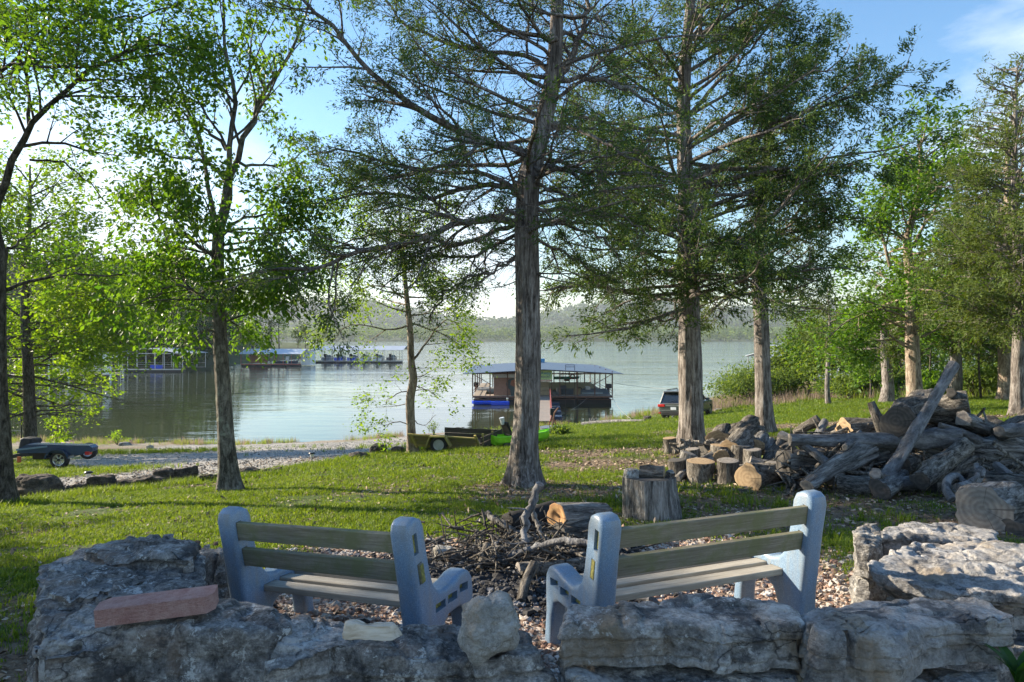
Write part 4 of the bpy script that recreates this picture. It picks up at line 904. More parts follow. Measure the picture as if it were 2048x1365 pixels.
# small deck things
for k, (px_, z_, c_, lb_) in enumerate([(1128, .81, (.05, .06, .09), 'dark barbecue grill on the dock deck beside the hoist frame'), (1157, .81, (.25, .2, .12), 'small brown crate on the front deck of the dock')]):
    e = empty('deck_grill' if k == 0 else 'deck_crate', (DX + (px_ - 1085) / FPX * 70, DY + 1.3, LAKE + z_), 0, lb_, 'grill' if k == 0 else 'crate'); mm = simple('dk%d' % k, c_, .5)
    if k == 0: MB().box((0, 0, .75), (.7, .5, .4)).build('lid', mm, e, bevel=.12); m = MB(); [m.bar((x, y, 0), (x, y, .6), .05) for x in (-.25, .25) for y in (-.2, .2)]; m.build('stand', mm, e)
    else:
        for q in range(4): MB().box((0, 0, .1 + q * .16), (.7, .5, .13)).build('slat', mm, e)
rg = empty('life_ring', (DX + (1152 - 1085) / FPX * 72, DY + 4.9, LAKE + 2.45), 0, 'orange-brown life ring hanging on a post of the dock', 'life ring')
th = np.linspace(0, 2 * math.pi, 17); m = MB(); m.tube([(math.cos(a) * .22, 0, math.sin(a) * .22) for a in th], .07, 8, False); m.build('ring', simple('ring_orange', (.4, .16, .1), .6), rg)
bk = empty('kayak', ((966 + 50 - 1024 - 34) / FPX * 69.3, 69.3, LAKE), 0, 'bright blue two-piece kayak floating against the front of the dock', 'kayak')
bk.location.x = (981 - CX) / FPX * 69.2
o = hull(bk, 'hull', 1.9, .75, .38, bluep, (-.9, 0, -.02), R(180), .7); o = MB().box((0, 0, .17), (1.85, .76, .38)).build('hull', bluep, bk, bevel=.08); o.location = (.95, 0, 0)
for x in (-.5, .7): o = MB().box((0, 0, 0), (.5, .35, .05)).build('seat', simple('blue_dark', (.005, .03, .25), .5), bk, bevel=.02); o.location = (x, 0, .39)
# mooring cables
cab = simple('cable', (.25, .25, .24), .5)
def cable(a, b_, sag, label, n=14, r=.018):
    a = np.array(a); b_ = np.array(b_); t = np.linspace(0, 1, n)[:, None]; p = a + (b_ - a) * t; p[:, 2] -= sag * 4 * (t * (1 - t))[:, 0]
    o = MB().tube(p, r, 5).build('mooring_cable', cab); return tag(o, label, 'cable')
cable((DX + W2, DY, LAKE + .6), tuple(gp(1262, 842) + [0, 0, .15]), .25, 'thin mooring cable from the right front corner of the dock to the bank')
cable((DX + 4.5, DY - .1, LAKE + .6), ((1112 - CX) / FPX * 60, 60, LAKE + .05), .3, 'slack pale rope dipping from the dock front towards the gangway')
cable((DX + W2, DY + 18, LAKE + 1.5), ((1545 - CX) / FPX * 62, 62, -2.6), .8, 'long thin cable running from the dock across the water to the trees on the right')
# ---- other docks
def open_dock(px, d, w, dep, ze, zp, roof, post, label, cat='boat dock', npost=7, decks=True, ridge='x', white=False, name='boat_dock', shed=None, rz=0, pans=8):
    x = (px - CX) / FPX * d; e = empty(name, (x, d, LAKE), rz, label, cat)
    seamroof(e, (0, dep / 2, 0), w + .8, dep + .8, ze, zp, roof, ridge, 'roof_panel', pans)
    me = None
    for y in (0, dep):
        for k in range(npost):
            xx = -w / 2 + k * w / (npost - 1); h = ze - .5 + (0 if ridge == 'x' else (zp - ze) * (1 - abs(xx) / (w / 2)))
            o = MB().box((0, 0, 0), (.1, .1, h)).build('post', post, e); o.location = (xx, y, .5 + h / 2)
    deck(e, -w / 2, w / 2, -.1, 1.6, .62, 14, deckm if not white else whitem, 'x'); deck(e, -w / 2, w / 2, dep - 1.6, dep, .62, 14, deckm if not white else whitem, 'x')
    for k in range(4): o = MB().box((0, 0, 0), (w / 4 - .2, 1.5, .5)).build('float', blackf, e); o.location = (-w / 2 + (k + .5) * w / 4, .75, .2)
    m = MB(); m.bar((-w / 2, -.12, .52), (w / 2, -.12, .52), .06, .16); m.bar((-w / 2, 0, 1.5), (w / 2, 0, 1.5), .04); m.bar((-w / 2, dep, 1.5), (w / 2, dep, 1.5), .04); m.bar((-w / 2, 0, ze), (w / 2, 0, ze), .1); m.build('frame', post, e)
    return e
e = open_dock(292, 134, 14, 10, 3.6, 4.6, roofw, steelg, 'white-roofed open dock with thin silver posts beyond the cove, left of the hickory', npost=9, ridge='y')
o = MB().box((0, 0, 0), (2.1, .8, .7)).build('blue_bench', bluep, e, bevel=.05); o.location = (1.6, .8, 1.0)
e = open_dock(541, 160, 13.5, 8, 2.9, 4.0, roofg, steelr, 'grey-roofed boat dock with red steel posts at the mouth of the cove', npost=8, ridge='x')
o = MB().box((0, 0, 0), (3.2, 2.4, 2.0)).build('cabin', brownw, e); o.location = (-4, 4, 1.7); hull(e, 'moored_boat', 5, 2, .9, dblue, (2.5, 4, .2)); outboard(e, 3.5, 1.2, 1.0, 0, hullw, 1.6)
wb = empty('dock_building', ((617 - CX) / FPX * 166, 166, LAKE), 0, 'plain white storage hut at the right end of the red-framed dock', 'hut'); MB().box((0, 0, 1.9), (2.2, 4, 3.4)).build('wall', whitem, wb); MB().box((0, 0, 3.7), (2.6, 4.4, .15)).build('roof', roofg, wb)
e = open_dock(716, 182, 23, 10, 3.4, 4.4, roofw, steelg, 'long white-roofed boat dock beyond the crooked young tree', npost=11, ridge='x', pans=14)
for k, (x, m_) in enumerate([(-8.5, hullg), (-5.2, bluep), (-1.8, bluep), (1.6, hullw), (5, hullw), (8.4, dblue)]):
    q = empty('moored_boat', ((716 - CX) / FPX * 182 + x, 185, LAKE + .2), 0, ['grey hulled boat, first from the left in the long white-roofed dock', 'blue boat, second from the left in the long white-roofed dock', 'blue boat, third from the left in the long white-roofed dock', 'white runabout, fourth from the left in the long dock', 'white runabout, fifth from the left in the long dock', 'navy boat at the right end of the long white-roofed dock'][k], 'boat', 'boats berthed in the long white-roofed dock')
    hull(q, 'hull', 6, 2.2, 1.2, m_, rz=R(90)); outboard(q, 0, -3.2, 1.0, 0, None, 1.5); MB().box((0, -.5, 1.55), (1.6, .1, .6), M=Euler((R(25), 0, 0)).to_matrix()).build('windscreen', simple('ws', (.2, .3, .38), .1, spec=.8), q)
# walkway with pilings and pillar in the near cove at the left
ww = empty('cove_walkway', ((125 - CX) / FPX * 104, 104, LAKE), R(4), 'low grey walkway on white pilings reaching out from the left bank', 'walkway')
deck(ww, -15, 7.5, 0, 2.2, 1.1, 40, along='x')
MB().box((-3.7, 1.1, .85), (22.6, 2.0, .3)).build('beam', blackf, ww)
for k, x in enumerate((-12, -8.5, -4.6, -1.8, 1.0, 3.2, 7.0)): o = MB().tube([(0, 0, -1), (0, 0, 3.4 if k % 2 else 2.4)], .13, 8).build('piling', whitem, ww); o.location = (x, -.25, 0)
pl = MB().box((0, 0, 2.2), (1.15, 1.1, 3.6)).build('utility_box', simple('dark_cabinet', (.12, .12, .16), .5), ww); pl.location = (5.8, 1.0, .4); o = MB().box((0, 0, 2.2), (.9, .06, 3.5)).build('cabinet_door', whitem, ww); o.location = (6.0, .42, .4)
m = MB(); m.bar((8.2, .2, -.3), (8.2, .2, 2.6), .06); m.bar((8.7, .2, -.3), (8.7, .2, 2.6), .06); [m.bar((8.2, .2, .2 + k * .35), (8.7, .2, .2 + k * .35), .05) for k in range(7)]; m.build('ladder', steelg, ww)
e = open_dock(120, 112, 11, 8, 3.3, 4.2, roofw, steelg, 'white-roofed dock half hidden by the yellow-green maple at the left', npost=6, ridge='y', pans=6)
q = empty('moored_boat', ((150 - CX) / FPX * 106, 108, LAKE + 1.0), 0, 'white boat with a raked bow on a lift behind the yellow-green maple', 'boat'); hull(q, 'hull', 6, 2.2, 1.3, hullw, rz=R(0)); MB().box((-.6, 0, 1.6), (1.2, 1.6, .6)).build('windscreen', hullg, q, bevel=.1)
# right side docks seen through the trees
e = open_dock(1600, 240, 18, 12, 3.6, 4.0, roofw, steelg, 'distant white dock seen over the pale bush, right of the third cedar', npost=11, ridge='x', white=True)
e = open_dock(1665, 104, 19, 9, 3.7, 4.3, roofw, steelg, 'long white-roofed dock with silver railings behind the saplings on the right bank', npost=14, ridge='x', white=True, pans=14)
# ------------------------------------------------------------------ rocks
def cubesphere(N):
    t = np.tan(np.linspace(-1, 1, N + 1) * math.pi / 4); a, b_ = np.meshgrid(t, t); o = np.ones_like(a); F = []
    for s in (1, -1): F += [np.stack([o * s, a * s, b_], -1), np.stack([-a * s, o * s, b_], -1), np.stack([a, b_ * s, o * s], -1)]
    V = np.concatenate([f.reshape(-1, 3) for f in F]); n = N + 1
    i = (np.arange(N)[:, None] * n + np.arange(N)[None]).ravel(); q = np.c_[i, i + 1, i + n + 1, i + n]; Q = np.concatenate([q + k * n * n for k in range(6)])
    key = np.round(V / np.linalg.norm(V, axis=1, keepdims=True), 5); _, idx, inv = np.unique(key, axis=0, return_index=True, return_inverse=True)
    V = key[idx]; Q = inv.ravel()[Q]
    c = V[Q].mean(1); nn = np.cross(V[Q[:, 1]] - V[Q[:, 0]], V[Q[:, 2]] - V[Q[:, 0]]); fl = (nn * c).sum(1) < 0; Q[fl] = Q[fl][:, ::-1]
    return V / np.linalg.norm(V, axis=1, keepdims=True), Q
CS = {}
def rock(name, c, dim, rz=0, seed=1, N=56, mat=None, label=None, cat='rock', k=9, amp=.07, strata=.03, fr=7, cuts=5, group=None, taper=.06, tilt=(0, 0), crack=.035, fine=.012, parent=None):
    if N not in CS: CS[N] = cubesphere(N)
    U, Q = CS[N]; q = np.random.default_rng(seed); dim = np.array(dim, float)
    pl = [(np.array(v, float) + q.normal(0, .07, 3), 1.0) for v in ((1, 0, 0), (-1, 0, 0), (0, 1, 0), (0, -1, 0), (0, 0, 1), (0, 0, -1))]
    for _ in range(cuts):
        v = unit(q.normal(0, 1, 3) * [1, 1, .35]); pl.append((v, q.uniform(1.02, 1.22)))
    s = 0
    for v, h in pl: s = s + np.maximum(0, (U @ unit(v)) / h) ** k
    p = U * (s ** (-1 / k))[:, None]
    p[:, :2] *= (1 - taper * p[:, 2:3])
    w = p * dim; m = dim.mean()
    off = np.array([seed * 3.1, seed * 1.7, seed * .9]); wz = w + off
    low = fbm(wz * (1.1 / m) * .55, 3, seed) * amp * 2.0 * m * 2
    st_in = wz[:, 2] * fr + fbm(wz * 1.6, 2, seed + 5) * 1.3
    li = np.floor(st_in).astype(np.int64); fz = st_in - li; zo = 0 * li; fz = np.clip((fz - .78) / .22, 0, 1); st = (_h(li, zo, zo, seed) * (1 - fz) + _h(li + 1, zo, zo, seed) * fz) * strata * .75 - np.exp(-((st_in - np.floor(st_in) - .9) / .06) ** 2) * strata * .35
    pt = fbm(np.c_[wz[:, :2] * (1.9 / m ** .5), 0 * wz[:, 0]], 3, seed + 12) * 4; pf = np.floor(pt); plate = (pf + np.clip((pt - pf - .82) / .18, 0, 1)) * strata * .30 * (U[:, 2] > 0)
    ck = -np.exp(-(vn(wz * np.array([5.5, 5.5, 1.8]), seed + 9) / .07) ** 2) * crack * (np.abs(U[:, 2]) < .75) - np.exp(-(vn(wz * 2.6 + 9, seed + 4) / .05) ** 2) * crack * .7
    mid = fbm(wz * 5, 4, seed + 7) * .022 - (1 - np.abs(fbm(wz * 7, 4, seed + 8)) * 2.2) * .014; fi = fbm(wz * 22, 4, seed + 6, .65) * fine * 1.3
    hz = unit(U * np.array([1, 1, .25])); nrm = unit(np.sign(p) * np.abs(p) ** 5 + U * .15)
    w = w + nrm * (low + mid + fi)[:, None] + hz * (st + ck)[:, None]; w[:, 2] += plate
    o = mk(name, w, Q, mat, parent, True); o.location = tuple(c); o.rotation_euler = (R(tilt[0]), R(tilt[1]), R(rz)); return tag(o, label, cat, group)
rk_dark = rockmat('dark_weathered_limestone', (.05, .048, .046), (.205, .20, .192), (.48, .47, .455), .85, (.20, .14, .10))
rk_grey = rockmat('grey_limestone', (.085, .082, .078), (.27, .263, .252), (.53, .52, .50), .75, (.26, .20, .13))
rk_pale = rockmat('pale_limestone', (.15, .145, .14), (.32, .31, .30), (.52, .51, .50), .3, (.34, .27, .19))
rk_rough = rockmat('rough_pale_rock', (.26, .25, .22), (.46, .44, .40), (.68, .67, .64), .0, (.36, .30, .20), 2.6)
rk_brown = rockmat('brown_boulder', (.03, .025, .022), (.085, .07, .06), (.18, .15, .13), .12)
rk_pink = rockmat('pink_brown_stone', (.16, .09, .07), (.30, .19, .15), (.45, .34, .28), .0, None, 3)
def tz(py, d): return CH - (py - HY) / FPX * d
def tx(px, d): return (px - CX) / FPX * d

def pz(px, py, z):
    d = (CH - z) * FPX / (py - HY); return ((px - CX) / FPX * d, d)
def ledge(name, outline, ztop, zbot, mat, label, seed=1, beds=(), flare=.04, nt=260, nz=44, nr=40, cat='boulder', tilt=(0, 0), rough=1.0, joints=5, undercut=0):
    """bedded limestone block: traced plan outline, chipped sides with bedding grooves and joints, flat pitted top"""
    P_ = np.array([pz(x, y, ztop) for x, y in outline]); c = P_.mean(0); q = np.random.default_rng(seed)
    a = np.arctan2(*(P_ - c).T[::-1]); P_ = P_[np.argsort(a)]; m = len(P_)
    seg = np.linalg.norm(np.roll(P_, -1, 0) - P_, axis=1); cum = np.r_[0, np.cumsum(seg)]; t = np.linspace(0, cum[-1], nt, endpoint=False); i = np.clip(np.searchsorted(cum, t, 'right') - 1, 0, m - 1); f = ((t - cum[i]) / seg[i])[:, None]
    O = P_[i] * (1 - f) + P_[(i + 1) % m] * f; K = np.array([.25, .5, .25]); 
    for _ in range(3): O = .25 * np.roll(O, 1, 0) + .5 * O + .25 * np.roll(O, -1, 0)
    tg = np.roll(O, -1, 0) - np.roll(O, 1, 0); nr_ = np.c_[tg[:, 1], -tg[:, 0]]; nr_ /= np.linalg.norm(nr_, axis=1, keepdims=True)
    if ((O - c) * nr_).sum() < 0: nr_ = -nr_
    H = ztop - zbot; zz = ztop - H * np.linspace(0, 1, nz) ** 1.15
    jt = q.random(joints) * cum[-1]; jd = q.uniform(.012, .035, joints); jw = q.uniform(.006, .014, joints)
    nb = max(2, int(H / .07)); edges = np.sort(q.uniform(zbot, ztop, nb)); off = q.uniform(-.022, .016, nb + 1)
    rings = []
    for z in zz:
        w3 = np.c_[O * 3.0, np.full(nt, z * 2.2)] + seed; zs = z + .018 * fbm(np.c_[O * 2.5, np.full(nt, 0.)] + seed, 2, seed)
        k = np.searchsorted(edges, zs); d = off[k] + flare * (ztop - z) / max(H, .2)
        d = d + fbm(w3, 5, seed, .6) * .05 * rough + (np.abs(fbm(w3 * [2.6, 2.6, 1.0], 4, seed + 3)) - .15) * .045 * rough + fbm(w3 * 7, 3, seed + 5) * .010
        d = d + np.abs(vn(np.c_[O * 9, np.full(nt, z * 2)], seed + 6)) * -.018     # vertical flutes
        for e in beds: d = d - .038 * np.exp(-((zs - e) / .007) ** 2) + .010 * np.exp(-((zs - e - .02) / .01) ** 2)
        for e in edges: d = d - .010 * np.exp(-((zs - e) / .004) ** 2)
        for j, (tj, dj, wj) in enumerate(zip(jt, jd, jw)):
            dd = np.abs((t - tj - .03 * vn(np.array([[z * 6, j, seed]]), 4)[0] + cum[-1] / 2) % cum[-1] - cum[-1] / 2); d = d - dj * np.exp(-(dd / wj) ** 2)
        u = (ztop - z) / .022; d = d - (.022 * (1 - math.sqrt(max(0, 1 - (1 - u) ** 2))) if u < 1 else 0)
        if undercut: d = d - undercut * sstep(.35, .8, np.array([(ztop - z) / H]))[0]
        rings.append(np.c_[O + nr_ * d[:, None], np.full(nt, z)])
    top0 = rings[0]; V = [np.vstack(rings)]; cc = top0[:, :2].mean(0); R_ = []
    for r in np.linspace(1, 0, nr + 1)[1:-1]: R_.append(np.c_[cc + (top0[:, :2] - cc) * r, np.full(nt, ztop)])
    R_.append(np.array([[cc[0], cc[1], ztop]])); T_p = np.vstack(R_); V = np.vstack([rings and np.vstack(rings), T_p])
    istop = np.r_[np.zeros(nt * nz), np.ones(len(T_p))]; istop[:nt] = .5; w3 = V * 1.0 + seed
    pt = fbm(np.c_[w3[:, :2] * 2.6, 0 * w3[:, 0]], 3, seed + 12) * 5; pf = np.floor(pt); pl = (pf + np.clip((pt - pf - .85) / .15, 0, 1)) * .014
    ck = np.exp(-(vn(w3 * [3, 7, 1], seed + 20) / .045) ** 2) * .014 + np.exp(-(vn(w3 * [6, 3, 1], seed + 22) / .04) ** 2) * .010
    fz = np.exp(-np.clip(ztop - V[:, 2], 0, 9) / .05); V[:, 2] += fz * (pl + fbm(w3 * 9, 4, seed + 14, .62) * .017 * rough - ck + fbm(w3 * 2, 2, seed + 15) * .02)
    V[:, 2] += (V[:, 0] - c[0]) * tilt[0] + (V[:, 1] - c[1]) * tilt[1]
    k = np.arange(nt); k2 = (k + 1) % nt; Q = [np.c_[k + r * nt, k2 + r * nt, k2 + (r + 1) * nt, k + (r + 1) * nt][:, ::-1] for r in range(nz - 1)]
    b0 = nt * nz; Q.append(np.c_[k, k2, k2 + b0, k + b0]); Q += [np.c_[k + b0 + r * nt, k2 + b0 + r * nt, k2 + b0 + (r + 1) * nt, k + b0 + (r + 1) * nt] for r in range(nr - 2)]
    lb_ = b0 + (nr - 2) * nt; T = np.c_[k + lb_, k2 + lb_, np.full(nt, len(V) - 1)]
    o = mk(name, V - [c[0], c[1], zbot], [np.vstack(Q), T], mat, None, True); o.location = (c[0], c[1], zbot); return tag(o, label, cat)
ledge('boulder', [(92, 1118), (165, 1096), (280, 1086), (388, 1082), (402, 1120), (404, 1180), (330, 1200), (200, 1216), (110, 1250), (66, 1285), (64, 1200)], .585, -.05, rk_dark, 'tall dark layered boulder at the far left end of the front stone ring', 3, (.3, .42), .05, 300, 56, 50, tilt=(0, .05))
ledge('boulder', [(165, 1094), (260, 1082), (386, 1079), (398, 1100), (388, 1128), (300, 1120), (220, 1116)], .645, .56, rk_dark, 'flat-topped upper ledge of dark rock at the back of the tall layered boulder', 9, (), .01, 240, 18, 34)
ledge('boulder', [(98, 1130), (160, 1118), (250, 1122), (300, 1134), (290, 1150), (230, 1162), (140, 1178), (92, 1165)], .635, .56, rk_dark, 'middle step of dark rock on the tall layered boulder, left side', 10, (), .01, 240, 18, 34)
ledge('boulder', [(235, 1150), (300, 1138), (365, 1140), (395, 1165), (330, 1185), (250, 1190), (190, 1196)], .615, .56, rk_dark, 'third step of dark rock just behind the pink brick', 12, (), .01, 220, 16, 30)
ledge('boulder', [(160, 1212), (330, 1196), (440, 1196), (530, 1200), (588, 1218), (592, 1246), (540, 1264), (450, 1270), (350, 1264), (250, 1266), (150, 1272), (80, 1295), (70, 1265), (110, 1235)], .665, -.05, rk_dark, 'dark lichen-spotted boulder with the pink brick lying on it', 5, (.42,), .06, 320, 56, 44)
ledge('boulder', [(515, 1252), (600, 1240), (700, 1242), (860, 1240), (960, 1238), (1062, 1255), (1095, 1285), (1080, 1308), (960, 1318), (840, 1314), (760, 1322), (700, 1304), (600, 1312), (520, 1330), (488, 1300)], .59, -.05, rk_dark, 'cracked dark boulder with the driftwood chunk and the rough rock on its flat top', 17, (.33, .5), .04, 340, 54, 44, joints=9)
ledge('stone_block', [(1116, 1228), (1128, 1208), (1250, 1200), (1400, 1190), (1500, 1194), (1572, 1206), (1606, 1226), (1602, 1250), (1560, 1246), (1450, 1254), (1350, 1246), (1250, 1252), (1180, 1242), (1122, 1246)], .66, .50, rk_grey, 'thick grey stone slab directly behind the right bench, dark faced with white lichen', 7, (), .02, 320, 36, 30, 'stone block', joints=7)
ledge('stone_block', [(1125, 1320), (1160, 1290), (1380, 1285), (1580, 1300), (1610, 1325), (1600, 1352), (1400, 1358), (1200, 1356), (1130, 1352)], .492, -.05, rk_grey, 'lower grey block carrying the thick slab behind the right bench', 8, (.25,), .05, 300, 40, 24, 'stone block')
ledge('stone_block', [(1606, 1222), (1662, 1196), (1760, 1182), (1860, 1180), (1960, 1184), (2012, 1208), (2022, 1226), (1985, 1218), (1900, 1228), (1840, 1234), (1792, 1256), (1720, 1262), (1640, 1262), (1614, 1246)], .66, .47, rk_pale, 'pale slab with a sunlit smooth top, rightmost stone of the front row', 11, (), .03, 320, 38, 34, 'stone block', joints=8)
ledge('stone_block', [(1625, 1350), (1700, 1318), (1850, 1310), (2000, 1325), (2010, 1360), (1900, 1375), (1740, 1380), (1640, 1375)], .462, -.05, rk_grey, 'lower bluish block under the pale sunlit slab at the right', 13, (.3,), .03, 280, 36, 24, 'stone block')
ledge('boulder', [(1744, 1118), (1790, 1090), (1850, 1078), (1950, 1076), (2080, 1086), (2160, 1110), (2160, 1170), (2080, 1184), (1960, 1176), (1850, 1166), (1790, 1152), (1744, 1140)], .45, .22, rk_pale, 'broad flat slab with an overhanging rim at the right side of the gravel', 14, (.34,), .0, 320, 34, 46, undercut=.10, tilt=(-.02, 0))
ledge('boulder', [(1790, 1250), (1900, 1190), (2100, 1190), (2160, 1260), (2000, 1310), (1850, 1300)], .2, -.05, rk_dark, 'dark stone under the broad overhanging slab at the right', 15, (), .03, 160, 20, 14)
ledge('boulder', [(1706, 1064), (1724, 1050), (1756, 1050), (1764, 1078), (1740, 1092), (1712, 1086)], .42, -.05, rk_grey, 'small upright grey stone left of the broad right-hand slab', 16, (.2,), .03, 150, 34, 16)
ledge('boulder', [(1757, 1052), (1800, 1040), (1900, 1040), (1985, 1056), (1992, 1074), (1850, 1078), (1762, 1074)], .40, -.05, rk_pale, 'long low stone behind the broad right-hand slab, below the ringed log', 19, (.22,), .04, 260, 30, 30)
ledge('boulder', [(388, 1096), (404, 1088), (458, 1090), (466, 1106), (440, 1114), (396, 1110)], .39, -.05, rk_dark, 'low dark stone with pebbles on top, beside the left post of the left bench', 20, (.2,), .03, 150, 30, 16)
rock('rough_rock', (tx(980, 2.5), 2.5, tz(1246, 2.5)), (.122, .10, .093), 20, 21, 64, rk_rough, 'rough pitted pale grey rock standing on the front boulder between the benches', 'rock', k=5, amp=.09, strata=.01, cuts=9, crack=.012, fine=.012)
# small stones laid on the left stones
for k, (px, py, d, r, m, lb) in enumerate([(395, 1086, 4.35, .026, rk_brown, 'round brown pebble on the low stone beside the left bench, largest there'), (432, 1088, 4.4, .018, rk_pink, 'small orange pebble nearest the left bench post'), (415, 1093, 4.3, .018, rk_pale, 'tiny pale pebble between the brown and orange ones'),
        (338, 1075, 3.75, .024, rk_pale, 'pale flat pebble on the back edge of the layered boulder')]):
    rock('pebble', (tx(px, d), d, tz(py, d)), (r, r, r * .75), 30 * k, 40 + k, 10, m, lb, 'pebble', k=5, amp=.05, strata=0, crack=0, fine=.0, cuts=4)
# pink brick: a long paver with one cut corner
bm_ = rockmat('pink_concrete', (.55, .29, .25), (.68, .39, .345), (.78, .52, .47), .0, None, 6)
br = MB().prism([(-.195, -.05), (.17, -.05), (.195, -.02), (.195, .05), (-.165, .05), (-.195, .02)], 0, .062).build('brick', bm_, None, bevel=.006)
br.location = (tx(318, 2.53), 2.53, tz(1228, 2.53)); br.rotation_euler = (R(4), R(-3), R(13)); tag(br, 'long pink concrete brick with a cut corner lying on the left boulder', 'brick')
# driftwood chunk
dm = plankmat('bleached_wood', (.34, .27, .19), (.68, .61, .51), None, 0, 6)
o = rock('wood_chunk', (tx(742, 2.5), 2.5, tz(1258, 2.5)), (.105, .03, .032), -3, 55, 24, dm, 'short split chunk of bleached wood on the front boulder', 'wood chunk', k=14, amp=.03, strata=.004, crack=.008, fine=.004, cuts=6, taper=.1)

# ------------------------------------------------------------------ benches
def plastic():
    m, t, b = newmat('blue_grey_plastic'); v = objco(t); n = noise(t, v, 260, 2, .5); n2 = noise(t, v, 4, 5); sp = ramp(t, n, [(.42, (.115, .19, .29)), (.55, (.17, .26, .375)), (.68, (.27, .37, .49))])
    t.links.new(mixc(t, ramp(t, noise(t, mapping(t, v, (3, 3, .8)), 5, 6, .7), [(.45, 0.), (.68, .6)]), sp, (.24, .235, .21)), b.inputs['Base Color']); b.inputs['Roughness'].default_value = .42
    bump(t, b, n, .12, .002); return m
plm = plastic()
bwood = plankmat('weathered_green_plank', (.12, .105, .075), (.34, .305, .235), (.16, .165, .075), 0, 8)
bwood2 = plankmat('grey_seat_plank', (.22, .20, .165), (.46, .43, .37), None, 0, 8)
bend = simple('plank_end', (.22, .21, .06), .85, var=.5, scale=60)
PROF = [(.005, 0), (-.01, .3), (-.055, .62), (-.085, .79), (-.075, .835), (-.045, .858), (0, .86), (.045, .84), (.066, .80), (.08, .70), (.11, .56), (.135, .49), (.175, .45), (.24, .432), (.34, .446), (.42, .466), (.475, .467), (.52, .445), (.55, .405), (.557, .34), (.552, .2), (.578, 0),
        (.49, 0), (.475, .18), (.45, .26), (.40, .285), (.28, .285), (.22, .25), (.185, .16), (.17, 0)]
SLOT = [((-.028, .735), (.04, .105), 8), ((.008, .585), (.04, .105), 10), ((.185, .365), (.100, .042), 0), ((.312, .368), (.100, .042), -3), ((.438, .380), (.096, .042), -5)]
def ngon_prism(name, poly, t, mat, parent):
    import bmesh
    from mathutils.geometry import tessellate_polygon
    n = len(poly); V = [(-t / 2, y, z) for y, z in poly] + [(t / 2, y, z) for y, z in poly]
    me = bpy.data.meshes.new(name); me.from_pydata(V, [], [list(range(n))[::-1], list(range(n, 2 * n))] + [[k, (k + 1) % n, n + (k + 1) % n, n + k] for k in range(n)]); me.update()
    bmm = bmesh.new(); bmm.from_mesh(me); bmesh.ops.recalc_face_normals(bmm, faces=bmm.faces); bmm.to_mesh(me); bmm.free()
    o = bpy.data.objects.new(name, me); me.materials.append(mat); link(o, parent)
    return o
def cut_frame(o, slots, t):
    b_ = o.modifiers.new('bevel', 'BEVEL'); b_.width = .026; b_.segments = 4; b_.limit_method = 'ANGLE'; b_.angle_limit = R(50)
    cs = []
    for (y, z), (w, h), a in slots:
        m = MB().box((0, 0, 0), (t * 2, w, h)); c = m.build('cutter'); c.location = (0, y, z); c.rotation_euler = (R(a), 0, 0); cs.append(c)
        md = o.modifiers.new('b', 'BOOLEAN'); md.object = c; md.operation = 'DIFFERENCE'; md.solver = 'EXACT'
    par = o.parent; o.parent = None; bpy.context.view_layer.update(); dg = bpy.context.evaluated_depsgraph_get(); me = bpy.data.meshes.new_from_object(o.evaluated_get(dg))
    o.modifiers.clear(); o.data = me; o.parent = par
    for c in cs: bpy.data.objects.remove(c)
    for p in me.polygons: p.use_smooth = True
    md = o.modifiers.new('e', 'EDGE_SPLIT'); md.split_angle = R(38)
T_ = .118
proto = None
def bench(A, Bv, zb, label):
    global proto
    """A, Bv: rear foot points of the left and right end frames"""
    A = np.array(A); Bv = np.array(Bv); L = np.linalg.norm(Bv - A); a = math.atan2(Bv[1] - A[1], Bv[0] - A[0])
    root = empty('park_bench', (*((A + Bv) / 2), zb), a, label, 'bench')
    for s in (-1, 1):
        if proto is None: o = ngon_prism('end_frame', PROF, T_, plm, root); cut_frame(o, SLOT, T_); proto = o.data
        else: o = bpy.data.objects.new('end_frame', proto); link(o, root); md = o.modifiers.new('e', 'EDGE_SPLIT'); md.split_angle = R(38)
        o.location = (s * L / 2, 0, 0)
    for k, ((y, z), (w, h), an) in enumerate(SLOT):
        back = k < 2; m = MB().box((0, 0, 0), (L + T_ + (.012 if k == 1 else -.03 - .01 * k), w - .006, h - .006)); q = m.build('back_plank' if back else 'seat_plank', bwood if back else bwood2, root, bevel=.005)
        q.location = ((.006 if k == 1 else 0), y, z); q.rotation_euler = (R(an), 0, 0)
        for s in (-1, 1):
            e = MB().box((0, 0, 0), (.003, w - .012, h - .012)).build('plank_end', bend, q); e.location = (s * (L + T_ + (.012 if k == 1 else -.03 - .01 * k)) / 2, 0, 0)
    return root
bl = bench((tx(468, 3.88) + .03, 3.9), (tx(825, 3.42) + .01, 3.44), -.075, 'blue-grey plastic bench with mossy planks on the left, turned towards the fire pit'); bl.rotation_euler[1] = R(-3.0)
bench((tx(1208, 3.42), 3.42), (tx(1617, 3.9) + .01, 3.92), -.015, 'blue-grey plastic bench with mossy planks on the right, nearest the stone slabs')

